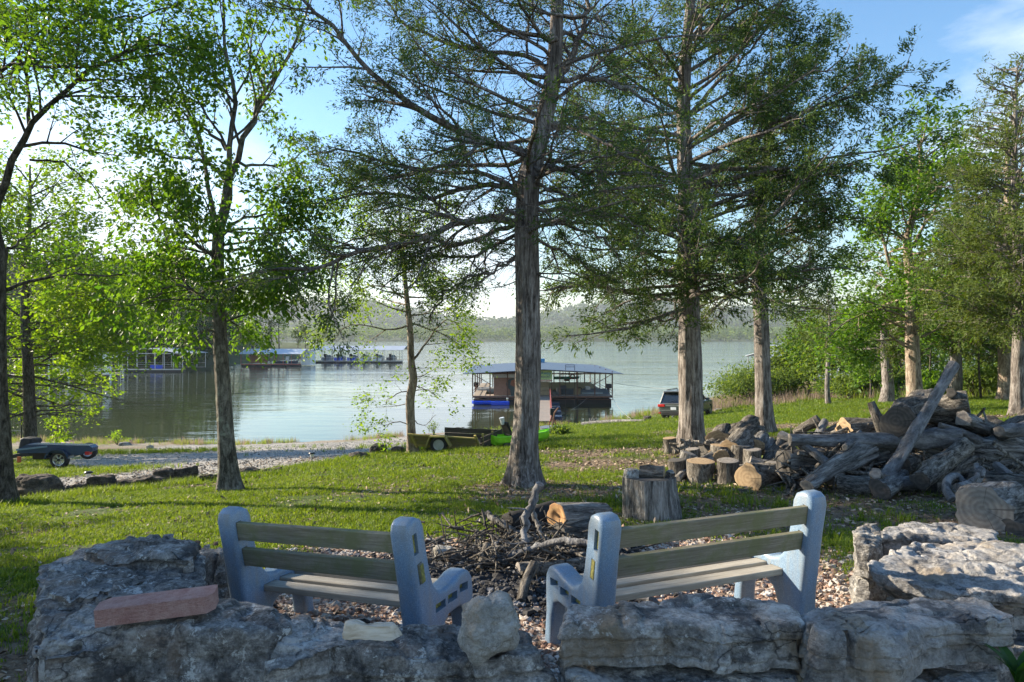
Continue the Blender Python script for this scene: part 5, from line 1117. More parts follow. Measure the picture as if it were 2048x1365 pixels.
# ------------------------------------------------------------------ logs
def logmat(name, c0, c1, c2, zs=.16, sc=9): return barkmat(name, c0, c1, c2, zs, sc, 1.0)
lb_grey = logmat('grey_weathered_log', (.035, .034, .034), (.165, .158, .15), (.38, .37, .355), .10, 22); lb_dark = logmat('dark_log_bark', (.022, .02, .018), (.105, .094, .082), (.25, .23, .20), .2, 22)
lb_rough = logmat('rough_oak_bark', (.03, .027, .024), (.155, .14, .12), (.35, .325, .29), .35, 26); lb_smooth = logmat('smooth_grey_log', (.07, .07, .072), (.15, .15, .155), (.27, .27, .275), .3, 12); lb_char = simple('charred_wood', (.012, .011, .011), .8, var=.5, scale=20, bmp=.8)
def endmat(name, c0, c1, dark):
    m, t, b = newmat(name); v = objco(t); s = nd(t, 'ShaderNodeSeparateXYZ'); t.links.new(v, s.inputs[0]); w = noise(t, v, 14, 4)
    r = mathn(t, 'SQRT', mathn(t, 'ADD', mathn(t, 'MULTIPLY', s.outputs[0], s.outputs[0]), mathn(t, 'MULTIPLY', s.outputs[1], s.outputs[1])))
    sn = mathn(t, 'SINE', mathn(t, 'MULTIPLY', mathn(t, 'ADD', r, mathn(t, 'MULTIPLY', w, .05)), 130)); ang = mathn(t, 'ARCTAN2', s.outputs[1], s.outputs[0])
    ray = noise(t, None, 1); rn = t.nodes.new('ShaderNodeTexNoise'); rn.noise_dimensions = '1D'; rn.inputs['Scale'].default_value = 4.5; t.links.new(ang, rn.inputs['W'])
    col = ramp(t, mathn(t, 'ADD', mathn(t, 'MULTIPLY', sn, .07), mathn(t, 'ADD', mathn(t, 'MULTIPLY', w, .5), .25)), [(.2, dark), (.5, c0), (.8, c1)])
    col = mixc(t, ramp(t, rn.outputs[0], [(.66, 0.), (.69, .7)]), col, dark)
    t.links.new(col, b.inputs['Base Color']); b.inputs['Roughness'].default_value = .9; return m
en_tan = endmat('tan_cut_end', (.30, .21, .12), (.42, .32, .20), (.13, .09, .055)); en_grey = endmat('grey_cut_end', (.20, .18, .16), (.34, .31, .28), (.07, .06, .055)); en_dark = endmat('dark_cut_end', (.06, .055, .05), (.12, .11, .10), (.02, .02, .02)); en_orange = endmat('orange_core', (.34, .19, .08), (.55, .36, .17), (.10, .05, .03))
def log(p0, p1, r0, r1, bark, ends, label, group=None, bend=.03, sides=26, rough=.10, knots=2, seed=0, name='log', cat='log', curve=None, hollow=False, split=False, parent=None):
    p0 = np.array(p0, float); p1 = np.array(p1, float); L = np.linalg.norm(p1 - p0); q = np.random.default_rng(seed + 100); n = max(6, min(24, int(L / .07)))
    z = np.linspace(0, L, n); th = np.arange(sides) / sides * 2 * math.pi; ph = q.random(2) * 6
    cx = np.sin(z / L * math.pi) * bend * L * math.cos(ph[0]) ; cy = np.sin(z / L * math.pi) * bend * L * math.sin(ph[0])
    if curve is not None:   # list of (t, dx, dy)
        cx = cx + np.interp(z / L, [c[0] for c in curve], [c[1] for c in curve]); cy = cy + np.interp(z / L, [c[0] for c in curve], [c[2] for c in curve])
    r = (r0 + (r1 - r0) * z / L)[:, None]
    d = 1 + rough * np.stack([vn(np.c_[np.cos(th) * 1.3 + seed, np.sin(th) * 1.3, np.full(sides, k * 2.2)], seed) for k in z]) + (rough * .55 + .03) * np.stack([vn(np.c_[np.cos(th) * 5.5 + seed, np.sin(th) * 5.5, np.full(sides, k * 2.2)], seed + 4) for k in z])
    for _ in range(knots):
        kz, ka = q.random() * L, q.random() * 6.28; d = d + .28 * np.exp(-((z[:, None] - kz) / (r0 * .7)) ** 2 - ((np.cos(th - ka) - 1) * 4)[None] ** 2)
    if split: d = d * (1 - .45 * (np.cos(th - 1.0) > .1) * np.abs(np.cos(th - 1.0)))[None]
    r = r * d; V = np.stack([cx[:, None] + np.cos(th) * r, cy[:, None] + np.sin(th) * r, np.repeat(z[:, None], sides, 1)], -1).reshape(-1, 3)
    i = np.arange(n - 1)[:, None] * sides + np.arange(sides)[None]; j = np.arange(n - 1)[:, None] * sides + (np.arange(sides)[None] + 1) % sides
    Q = np.stack([i, j, j + sides, i + sides], -1).reshape(-1, 4)
    o = mk(name, V, Q, bark, parent, True); zx = Vector(tuple(p1 - p0)).normalized()
    o.rotation_mode = 'QUATERNION'; o.rotation_quaternion = zx.to_track_quat('Z', 'Y'); o.location = tuple(p0); tag(o, label, cat if label else None, group)
    for k, base in ((0, 0), (1, (n - 1) * sides)):
        rg = V[base:base + sides]; c = rg.mean(0)
        inner = c + (rg - c) * .92 + np.array([0, 0, (-.004 if k == 0 else .004)]); dep = np.array([0, 0, (.5 if k == 0 else -.5) * r0]) if (hollow and k == 0) else np.zeros(3)
        mid = c + (rg - c) * .55 + dep * .3
        vs = np.vstack([rg, inner, mid, [c + dep + np.array([0, 0, (-.006 if k == 0 else .006)])]]); a_ = np.arange(sides); b_ = (a_ + 1) % sides
        q1 = np.c_[a_, b_, b_ + sides, a_ + sides]; q2 = np.c_[a_ + sides, b_ + sides, b_ + 2 * sides, a_ + 2 * sides]; t3 = np.c_[a_ + 2 * sides, b_ + 2 * sides, np.full(sides, 3 * sides)]
        if k == 0: q1, q2, t3 = q1[:, ::-1], q2[:, ::-1], t3[:, ::-1]
        mk('cut_end', vs, [np.vstack([q1, q2]), t3], ends, o, True)
    return o
def lp(a, b, *r, **k): return log(P(*a), P(*b), *r, **k)
# stump planter
sb = gp(1303, 1037); stump = log((sb[0], sb[1] + .02, sb[2] - .05), (sb[0], sb[1] + .05, tz(957, sb[1]) ), .30, .285, lb_grey, en_dark, 'weathered grey stump hollowed into a planter, right of the big cedar', bend=0, sides=44, rough=.10, seed=3, name='tree_stump', cat='stump', knots=0)
lg = log((sb[0] - .1, sb[1] + .1, tz(950, sb[1])), (sb[0] + .14, sb[1] + .02, tz(948, sb[1])), .075, .08, lb_dark, en_tan, 'small round log with a tan face lying on top of the planter stump', seed=5, name='log')
for k, (dx, dy, r) in enumerate([(-.2, .05, .075), (.2, -.02, .05), (.22, .1, .06)]):
    rock('stone_chip', (sb[0] + dx, sb[1] + dy, tz(957, sb[1]) + r * .4), (r, r * .8, r * .8), 20 * k, 60 + k, 12, rk_grey if k != 1 else rk_brown, ['large grey stone on the left rim of the planter stump', 'brown stone on the right front rim of the planter stump', 'grey stone at the right back rim of the planter stump'][k], 'stone', strata=.0, crack=.0, fine=0, cuts=5)
# leaning logs and limbs of the big heap (heap about 9-10 m away)
H = [
 ((1772, 958, 8.7), (1908, 728, 9.3), .08, .062, lb_smooth, en_grey, 'long pale grey log leaning steeply across the front of the heap', .012),
 ((1580, 880, 9.3), (1915, 876, 9.2), .075, .125, lb_smooth, en_grey, 'straight barkless log lying level across the middle of the heap', .01),
 ((1740, 902, 9.8), (2075, 918, 9.5), .20, .25, lb_grey, en_grey, 'thickest weathered trunk lying level at the right of the heap', .01),
 ((1792, 843, 9.2), (1862, 806, 10.6), .205, .2, lb_dark, en_dark, 'fat log showing a big round dark face at the top left of the heap', .0),
 ((1845, 822, 9.9), (1938, 812, 9.6), .17, .20, lb_rough, en_dark, 'thick furrowed log at the crest of the heap right of the leaning log', .0),
 ((1905, 855, 9.8), (2010, 868, 10.2), .15, .10, lb_rough, en_grey, 'furrowed log sloping down right behind the pale oval cut face', .0),
 ((1927, 838, 9.3), (1985, 862, 9.9), .095, .09, lb_grey, en_grey, 'log with a pale oval cut face tilted to the right on the heap', .0),
 ((1690, 868, 9.9), (1765, 860, 10.0), .205, .20, lb_rough, en_tan, 'short thick log with a split tan left end, upper left of the heap', .0),
 ((1628, 893, 10.4), (1690, 862, 10.2), .15, .16, lb_rough, en_dark, 'brown furrowed block leaning against the split tan-ended log', .0),
 ((1742, 805, 9.6), (1770, 868, 9.5), .05, .11, lb_dark, en_dark, 'jagged dark snag standing beside the big round dark face', .03),
 ((1566, 925, 9.5), (1700, 925, 9.6), .19, .17, lb_grey, en_dark, 'thick blue-grey trunk at the left foot of the heap', .0),
 ((1560, 868, 9.6), (1668, 940, 8.9), .045, .06, lb_smooth, en_grey, 'thin grey limb sloping down right over the left foot of the heap', .04),
 ((1614, 972, 8.6), (1742, 903, 9.3), .085, .13, lb_grey, en_grey, 'grey log pointing down left with its end on the grass', .03),
 ((1655, 955, 8.9), (1772, 905, 9.5), .10, .12, lb_grey, en_dark, 'cracked twisted log just above the one that points down left', .05),
 ((1675, 968, 8.9), (1745, 975, 8.7), .11, .12, lb_rough, en_dark, 'short rough log low in the heap with pale flaking bark', .0),
 ((1763, 981, 8.2), (1800, 955, 9.0), .115, .11, lb_grey, en_dark, 'low log with a black round face beside the foot of the leaning log', .0),
 ((1752, 948, 8.4), (1760, 975, 8.7), .07, .07, lb_rough, en_grey, 'small round-ended stub above the black round face', .0),
 ((1775, 965, 8.6), (1862, 962, 8.6), .10, .05, lb_smooth, en_grey, 'bleached tapering limb low between the black face and the curled root', .05),
 ((1842, 962, 8.3), (1930, 893, 9.0), .115, .12, lb_rough, en_dark, 'scaly-barked log climbing right from the foot of the heap', .02),
 ((1862, 975, 8.8), (1945, 925, 9.3), .10, .08, lb_dark, en_dark, 'dark log half hidden behind the scaly-barked one', .04),
 ((1945, 965, 9.0), (2090, 982, 8.4), .16, .2, lb_dark, en_dark, 'dark furrowed trunk lying low at the right of the heap', .0),
 ((1965, 1018, 6.6), (2012, 1008, 7.15), .225, .22, lb_grey, en_grey, 'big log round with clear growth rings in front of the heap', .0),
 ((1998, 870, 9.4), (2075, 812, 9.6), .10, .08, lb_dark, en_dark, 'dark limb rising out of frame at the right end of the heap', .03),
 ((2000, 862, 9.0), (2080, 845, 9.2), .08, .1, lb_smooth, en_grey, 'bleached forked limb at the right end of the heap', .05),
 ((1903, 786, 9.5), (1912, 800, 10.3), .062, .06, lb_dark, en_dark, 'small round log end on the very top of the heap', .0),
 ((2025, 1062, 6.4), (2110, 1050, 6.8), .12, .13, lb_dark, en_dark, 'dark bark log at the right edge below the ringed round', .0),
 ((1990, 930, 8.9), (2030, 965, 8.6), .045, .05, lb_smooth, en_grey, 'short broken grey limb hanging from the thickest trunk', .03),
 ((1880, 850, 9.2), (1960, 882, 9.3), .035, .05, lb_smooth, en_grey, 'thin dark-grey limb behind the middle of the leaning log', .06),
 ((1720, 870, 9.5), (1690, 895, 9.0), .06, .04, lb_smooth, en_grey, 'short stub branching down from the level barkless log', .0),
 ((1590, 868, 10.5), (1640, 842, 10.3), .06, .075, lb_dark, en_dark, 'knobbly brown limb at the left crest of the heap', .05),
 ((1632, 880, 9.9), (1650, 842, 10.1), .06, .05, lb_smooth, en_grey, 'pale upright stub beside the knobbly brown limb', .0),
 ((1905, 985, 8.3), (1965, 940, 8.5), .035, .045, lb_smooth, en_grey, 'thin pale limb propped over the dark low trunk', .12),
 ((1720, 880, 10.3), (1990, 868, 10.6), .22, .22, lb_dark, en_dark, 'dark trunk buried in the middle of the heap', .0),
 ((1650, 930, 10.0), (1900, 935, 10.0), .22, .22, lb_dark, en_dark, 'dark trunk buried low in the heap, behind the scaly log', .0),
 ((1880, 940, 9.9), (2080, 945, 9.6), .2, .2, lb_dark, en_dark, 'dark trunk buried under the thickest weathered trunk', .0),
 ((1800, 935, 9.0), (1850, 920, 9.6), .13, .13, lb_rough, en_dark, 'upright-grained block in the shade under the leaning log', .0),
]
for k, (a, b_, r0, r1, bk_, en, lb, bd) in enumerate(H):
    o = lp(a, b_, r0, r1, bk_, en, lb, 'logs of the big heap', bd + .012, 30, .22, 4, k)
# broken bark, chips and small limbs lodged in the gaps of the heap
q_ = np.random.default_rng(61); m = MB()
for k in range(640):
    px = q_.uniform(1570, 2060); top = np.interp(px, [1570, 1650, 1720, 1790, 1900, 1960, 2060], [905, 870, 850, 830, 835, 870, 870]); py = q_.uniform(top, 985); d = 9.9 - (py - 850) / 130 * 1.0 + q_.uniform(-.1, .5); c = P(px, py, d); L = q_.uniform(.08, .4) if k % 3 else q_.uniform(.4, 1.0); D = unit(q_.normal(0, 1, 3) * [1, .6, .5]); r = q_.uniform(.006, .03)
    m.tube([c - D * L / 2, c + q_.normal(0, .02, 3), c + D * L / 2], [r, r * 1.1, r * .5], 5)
o = m.build('heap_debris', lb_rough, None, True); o['kind'] = 'stuff'
m = MB()
for k in range(300):
    px = q_.uniform(1340, 1590); c = gp(px, q_.uniform(955, 990)) + [0, 0, .02] if k % 2 else P(px, q_.uniform(880, 950), 11.6); L = q_.uniform(.04, .2); D = unit(q_.normal(0, 1, 3) * [1, .8, .3]); m.tube([c - D * L / 2, c + D * L / 2], [q_.uniform(.006, .02) if k % 2 else q_.uniform(.015, .05)] * 2, 6)
o = m.build('firewood_chips', lb_rough, None, True); o['kind'] = 'stuff'
# curled root
m = MB(); pts = [P(*q) for q in ((1905, 1000, 7.9), (1893, 980, 8.0), (1897, 958, 8.1), (1915, 952, 8.2), (1930, 965, 8.1), (1950, 958, 8.0), (1962, 935, 8.2))]; m.tube(smooth_poly(pts, 22), np.linspace(.055, .02, 22), 9); tag(m.build('curled_root', lb_smooth, None, True), 'curled grey root curving like a hook in front of the heap', 'root')
m = MB(); pts = [P(*q) for q in ((1915, 975, 7.9), (1940, 968, 8.0), (1955, 955, 8.1), (1953, 930, 8.3))]; m.tube(smooth_poly(pts, 14), [.05] * 8 + [.03] * 6, 8); m.tube([P(1953, 932, 8.3), P(1963, 955, 8.2)], .03, 7); tag(m.build('broken_limb', lb_smooth, None, True), 'forked grey limb end beside the curled root', 'limb')
# cut firewood rounds, left pile
def up_round(px, base_py, w, h, d=None, bark=lb_rough, en=en_tan, label='', seed=0, tiltx=0, tilty=0):
    if d is None: c = gp(px, base_py); d = c[1]
    x, z = tx(px, d), tz(base_py, d); hh = h * .92 / FPX * d; r = w * .46 / FPX * d; tiltx += (seed * 37 % 13) - 6; tilty += (seed * 53 % 9) - 6; en = en_grey if seed % 2 else en
    return log((x, d, z), (x + math.sin(R(tiltx)) * hh, d + math.sin(R(tilty)) * hh, z + hh * math.cos(R(tiltx)) * math.cos(R(tilty))), r, r * .97, bark, en, label, 'cut firewood rounds', 0, 22, .07, 1, seed, 'log_round', 'log round')
U = [
 (1400, 967, 56, 50, None, lb_rough, en_tan, 'widest upright round in the front row of the firewood, grey bark', 0, 0), (1456, 968, 48, 52, None, lb_dark, en_tan, 'dark upright round right of the widest one in the front row', 3, 0), (1358, 962, 40, 46, None, lb_dark, en_dark, 'round leaning left at the left end of the front firewood row', -12, 5),
 (1552, 966, 52, 44, None, lb_rough, en_tan, 'upright round at the right end of the front firewood row', 0, 0), (1440, 922, 44, 34, 11.2, lb_rough, en_tan, 'upright round in the second firewood row behind the widest one', 0, 0), (1478, 925, 46, 38, 11.0, lb_rough, en_grey, 'upright round in the second row right of centre', 4, 0),
 (1506, 930, 40, 34, 10.8, lb_rough, en_grey, 'shorter upright round in the second row, third from the left', 0, 0), (1388, 918, 30, 22, 11.3, lb_dark, en_dark, 'low dark round against the doubled cedar trunk', -4, 0), (1342, 908, 28, 35, None, lb_dark, en_tan, 'lone dark round standing left of the doubled cedar trunk', 0, 0),
 (1372, 930, 34, 26, 11.0, lb_grey, en_grey, 'pale grey round touching the root of the doubled cedar', 10, 0)]
for k, (px, by, w, h, d, bk_, en, lb, tx_, ty_) in enumerate(U): up_round(px, by, w, h, d, bk_, en, lb, 70 + k, tx_, ty_)
S_ = [
 ((1496, 957, 9.5), (1560, 950, 10.1), .17, .165, lb_rough, en_tan, 'lying round with a large tan oval face at the front of the firewood'), ((1470, 955, 9.9), (1500, 948, 10.4), .14, .14, lb_rough, en_tan, 'lying round tucked behind the one with the large tan face'),
 ((1442, 888, 12.2), (1450, 868, 12.9), .20, .2, lb_dark, en_tan, 'topmost dark round at the crest of the firewood, left one'), ((1465, 875, 12.2), (1478, 858, 12.9), .17, .19, lb_dark, en_grey, 'tilted split round beside the crest of the firewood'), ((1470, 880, 11.9), (1500, 857, 12.4), .11, .13, lb_dark, en_tan, 'slanting split log pointing up right at the crest'),
 ((1490, 858, 12.9), (1505, 846, 13.2), .12, .12, lb_dark, en_dark, 'dark block at the right of the firewood crest'), ((1518, 872, 12.6), (1520, 862, 13.1), .09, .09, lb_dark, en_dark, 'small dark round behind the crest near the third cedar'), ((1423, 900, 11.9), (1430, 888, 12.5), .13, .14, lb_dark, en_tan, 'dark round with a tan face under the crest, left side'),
 ((1421, 910, 11.2), (1436, 902, 11.6), .10, .1, lb_grey, en_tan, 'yellowish split face low at the left of the firewood'), ((1441, 912, 11.0), (1452, 890, 11.4), .12, .12, lb_grey, en_tan, 'broad yellow split piece in the middle of the firewood'), ((1462, 908, 11.0), (1490, 880, 11.4), .17, .17, lb_rough, en_tan, 'thick round with coarse grey bark leaning in the middle of the firewood'),
 ((1512, 892, 11.2), (1524, 878, 11.8), .11, .12, lb_grey, en_tan, 'round with a small orange knot facing front, right of the middle'), ((1530, 905, 11.2), (1540, 880, 11.5), .06, .07, lb_grey, en_tan, 'narrow split stick standing beside the orange-knotted round'), ((1548, 900, 11.2), (1562, 876, 11.6), .07, .07, lb_dark, en_dark, 'dark split stick leaning at the right of the firewood'),
 ((1500, 922, 10.6), (1556, 938, 10.5), .09, .10, lb_grey, en_grey, 'flaking bleached half log lying across the second row'), ((1530, 935, 10.8), (1548, 900, 11.2), .13, .11, lb_dark, en_dark, 'dark split block with a brown face right of the bleached half log'), ((1402, 925, 11.0), (1428, 915, 11.2), .08, .08, lb_grey, en_dark, 'brown-faced piece on top of the widest round'),
 ((1560, 905, 11.2), (1580, 895, 11.4), .08, .08, lb_dark, en_tan, 'piece with a yellow-green end between the firewood and the heap'), ((1405, 905, 11.7), (1465, 900, 11.9), .12, .12, lb_dark, en_dark, 'dark log lying level under the firewood crest'), ((1355, 958, 10.2), (1395, 920, 10.8), .05, .05, lb_grey, en_grey, 'slab of bark leaning on the left firewood rounds')]
for k, (a, b_, r0, r1, bk_, en, lb) in enumerate(S_): lp(a, b_, r0 * 1.12, r1 * 1.12, bk_, en, lb, 'cut firewood rounds', 0, 18, .2, 2, 90 + k, 'firewood_log', 'log', split=(k in (3, 4, 8, 9, 12, 13, 14, 15)))

# ------------------------------------------------------------------ fire pit
def limb3(pts, r0, r1, mat, label, n=26, sides=9, name='branch', twigs=0, seed=0):
    q = smooth_poly([P(*p) for p in pts], n); rr = random.Random(seed); m = MB(); rad = np.linspace(r0, r1, n) * (1 + .12 * np.random.default_rng(seed).normal(0, 1, n)); q[1:-1] += np.random.default_rng(seed).normal(0, r0 * .25, (n - 2, 3)); m.tube(q, rad, sides)
    for k in range(twigs):
        i = rr.randrange(3, n - 2); a = q[i]; d = np.array([rr.gauss(0, 1), rr.gauss(0, .6), abs(rr.gauss(0, .6))]); d /= np.linalg.norm(d); L = rr.uniform(.06, .22)
        m.tube([a, a + d * L * .5 + [0, 0, rr.gauss(0, .02)], a + d * L], [r1 * .5, r1 * .35, .002], 5)
    return tag(m.build(name, mat, None, True), label, 'branch')
limb3([(1080, 968, 5.5), (1068, 1000, 5.5), (1056, 1030, 5.45), (1048, 1060, 5.4), (1053, 1088, 5.3), (1078, 1120, 5.2), (1108, 1158, 5.0)], .034, .020, lb_smooth, 'thick pale grey branch rising upright out of the fire pit', twigs=3, seed=1)
limb3([(962, 1128, 5.2), (1000, 1126, 5.2), (1040, 1106, 5.2), (1085, 1092, 5.15), (1140, 1083, 5.0), (1180, 1088, 4.9)], .024, .026, lb_smooth, 'grey branch crossing the fire pit level behind the right bench arm', seed=2)
limb3([(976, 1028, 5.9), (990, 1040, 5.8), (1030, 1063, 5.7), (1085, 1082, 5.6), (1140, 1088, 5.5)], .026, .022, lb_grey, 'brown-grey branch sloping down right from the far left of the pit', twigs=6, seed=3)
limb3([(1063, 1018, 5.8), (1075, 1050, 5.7), (1085, 1075, 5.6), (1115, 1095, 5.5), (1165, 1110, 5.3), (1185, 1120, 5.2)], .02, .026, lb_grey, 'curved branch passing under the orange-cored log', twigs=3, seed=4)
TWL = [a + ' twig ' + b for a, b in (('grey', 'lying furthest left at the edge of the fire pit'), ('dark', 'crossing the left edge of the fire pit'), ('pale', 'on the gravel left of the charcoal'), ('thin grey', 'pointing up right from the charcoal'), ('thin dark', 'in front of the rough barked log'), ('short pale', 'behind the rough barked log'), ('long grey', 'under the thick upright branch'), ('long dark', 'at the foot of the charred log'), ('crooked', 'beside the short pale-ended stub'), ('forked', 'between the stub and the upright branch'))]
for k in range(10):
    rr = random.Random(500 + k); x = rr.uniform(900, 1080); y = rr.uniform(1075, 1150); L = rr.uniform(30, 85); a = rr.uniform(-.5, .6); d = 5.6 - (y - 1075) / 100
    limb3([(x, y, d), (x + L * .5, y - L * a * .5 + rr.gauss(0, 5), d + .1), (x + L, y - L * a, d + .15)], rr.uniform(.006, .016), .004, rr.choice([lb_grey, lb_dark, lb_smooth]), TWL[k], 10, 6, 'twig', 3, k)['group'] = 'dry twigs in the fire pit'
q_ = np.random.default_rng(77); m = MB()
for k in range(330):
    px = q_.normal(1040, 75); py = q_.uniform(1035, 1150); d = 6.1 - (py - 1035) / 110; c = P(px, py, d); c[2] = max(c[2], .02) if py < 1090 else q_.uniform(.01, .12); L = q_.uniform(.1, .5); D = unit(q_.normal(0, 1, 3) * [1, .7, .35]); r = q_.uniform(.003, .011)
    m.tube([c - D * L / 2, c + q_.normal(0, .025, 3), c + D * L / 2], [r, r, r * .4], 5)
o = m.build('brush_tangle', lb_dark, None, True); o['kind'] = 'stuff'
lp((1112, 1036, 5.9), (1210, 1030, 6.3), .115, .10, lb_grey, en_orange, 'hollow log with a bright orange-brown core at the back of the fire pit', None, .02, 24, .12, 2, 201, hollow=True)
lp((1012, 1052, 5.9), (1108, 1030, 6.3), .10, .12, lb_char, lb_char, 'charred black log leaning left of the orange-cored log', None, .02, 18, .2, 2, 202)
lp((1060, 1028, 6.3), (1130, 1028, 6.5), .08, .09, lb_grey, en_grey, 'pale log behind the charred one at the back of the pit', None, 0, 16, .1, 1, 203)
lp((1118, 1075, 5.8), (1215, 1062, 6.0), .11, .1, lb_dark, en_dark, 'dark rotten log lying under the orange-cored log', None, 0, 16, .2, 2, 204)
lp((1036, 1140, 5.0), (1180, 1128, 5.2), .05, .055, lb_rough, en_grey, 'grey log lying level in the middle of the pit', None, .01, 16, .1, 1, 205)
lp((1042, 1205, 4.5), (1068, 1130, 4.9), .032, .036, lb_dark, en_dark, 'short dark stick standing on end at the front of the pit', None, .03, 12, .15, 1, 206)
lp((975, 1112, 5.4), (1060, 1084, 5.6), .045, .055, lb_rough, en_grey, 'rough barked log at the left of the pit', None, .02, 14, .2, 2, 207)
lp((958, 1140, 5.1), (975, 1090, 5.3), .025, .03, lb_rough, en_tan, 'short stub with a pale end at the left front of the pit', None, 0, 12, .1, 1, 208)
for k, (px, py, d, r, m, lb) in enumerate([(1130, 1195, 4.6, .06, rk_pink, 'pink stone beside the arm of the right bench'), (890, 1105, 5.5, .07, rk_rough, 'pale stone behind the left bench at the pit edge'), (905, 1112, 5.3, .05, rk_brown, 'brown stone at the left edge of the pit')]):
    rock('pit_stone', P(px, py, d), (r * 1.3, r, r * .7), 15 * k, 230 + k, 14, m, lb, 'stone', k=6, strata=0, crack=0, fine=0)
# ------------------------------------------------------------------ boulder edging, path lights, driftwood, shore stones
B = [(72, 990, 46, 20, 'big dark boulder at the foot of the left edge tree'), (150, 985, 16, 9, 'small dark stone left of the near path light'), (200, 980, 24, 14, 'upright dark stone right of the near path light'), (250, 975, 45, 9, 'long low brown stone in the drive edging'), (300, 972, 26, 9, 'low brown stone next to the long one in the drive edging'),
     (328, 965, 20, 13, 'rounded dark stone in the drive edging left of the hickory'), (372, 960, 24, 13, 'second rounded dark stone in the drive edging left of the hickory'), (412, 962, 18, 8, 'flat stone touching the left side of the hickory foot'), (495, 950, 20, 7, 'low dark stone right of the hickory foot'), (545, 945, 18, 6, 'small dark stone in the grass below the far path light'),
     (756, 908, 22, 10, 'pointed brown stone right of the far path light'), (796, 905, 14, 6, 'small grey stone between the pointed one and the crooked tree'), (715, 915, 26, 5, 'low flat stone left of the pointed brown one'), (865, 903, 16, 5, 'low grey stone beside the crooked young tree')]
for k, (px, py, w, h, lb) in enumerate(B):
    c = gp(px, py + 4); s = c[1] / FPX; rock('edging_stone', (c[0], c[1], c[2] + h * s * .6), (w * s * 1.1, max(w * .6, h) * s, h * s * 1.7), 7 * k, 300 + k, 26, rk_brown, lb, 'boulder' if w > 22 else 'stone', strata=.03, fr=9, crack=.02, cuts=6, fine=.004)
bkm = simple('black_metal', (.02, .02, .02), .4); glm = simple('frosted_glass', (.55, .56, .54), .2, spec=.7)
def lamp(px, py, h, label, c=None):
    c = gp(px, py); s = c[1] / FPX; H_ = h * s; e = empty('path_light', c, 0, label, 'path light')
    MB().tube([(0, 0, -.02), (0, 0, H_ * .62)], .012, 8).build('stake', bkm, e); MB().tube([(0, 0, H_ * .6), (0, 0, H_ * .9)], [.035, .055], 12).build('glass', glm, e, True)
    MB().tube([(0, 0, H_ * .88), (0, 0, H_ * .93), (0, 0, H_)], [.085, .085, .055], 14).build('cap', bkm, e, True)
lamp(177, 975, 32, 'solar path light with pale glass at the drive edge, near the left edge tree'); lamp(624, 929, 24, 'solar path light with pale glass in the grass right of the hickory'); lamp(767, 902, 14, 'small dark path light above the pointed brown stone')
for k, (px, py, w, h, m, lb) in enumerate([(250, 892, 11, 5, rk_dark, 'dark stone on the grassy strip between drive and lake'), (300, 897, 8, 4, rk_pale, 'pale stone on the strip right of the dark one'), (918, 862, 12, 5, rk_brown, 'brown stone on the shore behind the wooden trailer'), (1295, 842, 10, 6, rk_brown, 'dark stone at the water edge left of the parked car'), (1435, 822, 12, 3, rk_pale, 'pale stone in the grass right of the parked car')]):
    c = gp(px, py); s = c[1] / FPX; rock('shore_stone', (c[0], c[1], c[2] + h * s * .4), (w * s, w * s * .7, h * s), 20 * k, 330 + k, 14, m, lb, 'stone', strata=.02, crack=0)
a = gp(1165, 853); b_ = gp(1290, 846); q = smooth_poly([a + [0, 0, .12], (a + b_) / 2 + [0, .3, .16], b_ + [0, 0, .12]], 16); tag(MB().tube(q, np.linspace(.16, .07, 16), 9).build('driftwood_log', lb_grey, None, True), 'long thin driftwood log on the bare shore right of the gangway', 'driftwood')
c = gp(1180, 852); m = MB(); rr = random.Random(4)
for k in range(9): d = np.array([rr.gauss(0, 1), rr.gauss(0, 1), abs(rr.gauss(0, .8))]); d /= np.linalg.norm(d); m.tube([c, c + d * .35 + [0, 0, .05], c + d * .7], [.07, .05, .02], 6)
tag(m.build('root_wad', lb_grey, None, True), 'small tangled root wad on the shore right of the gangway', 'driftwood')
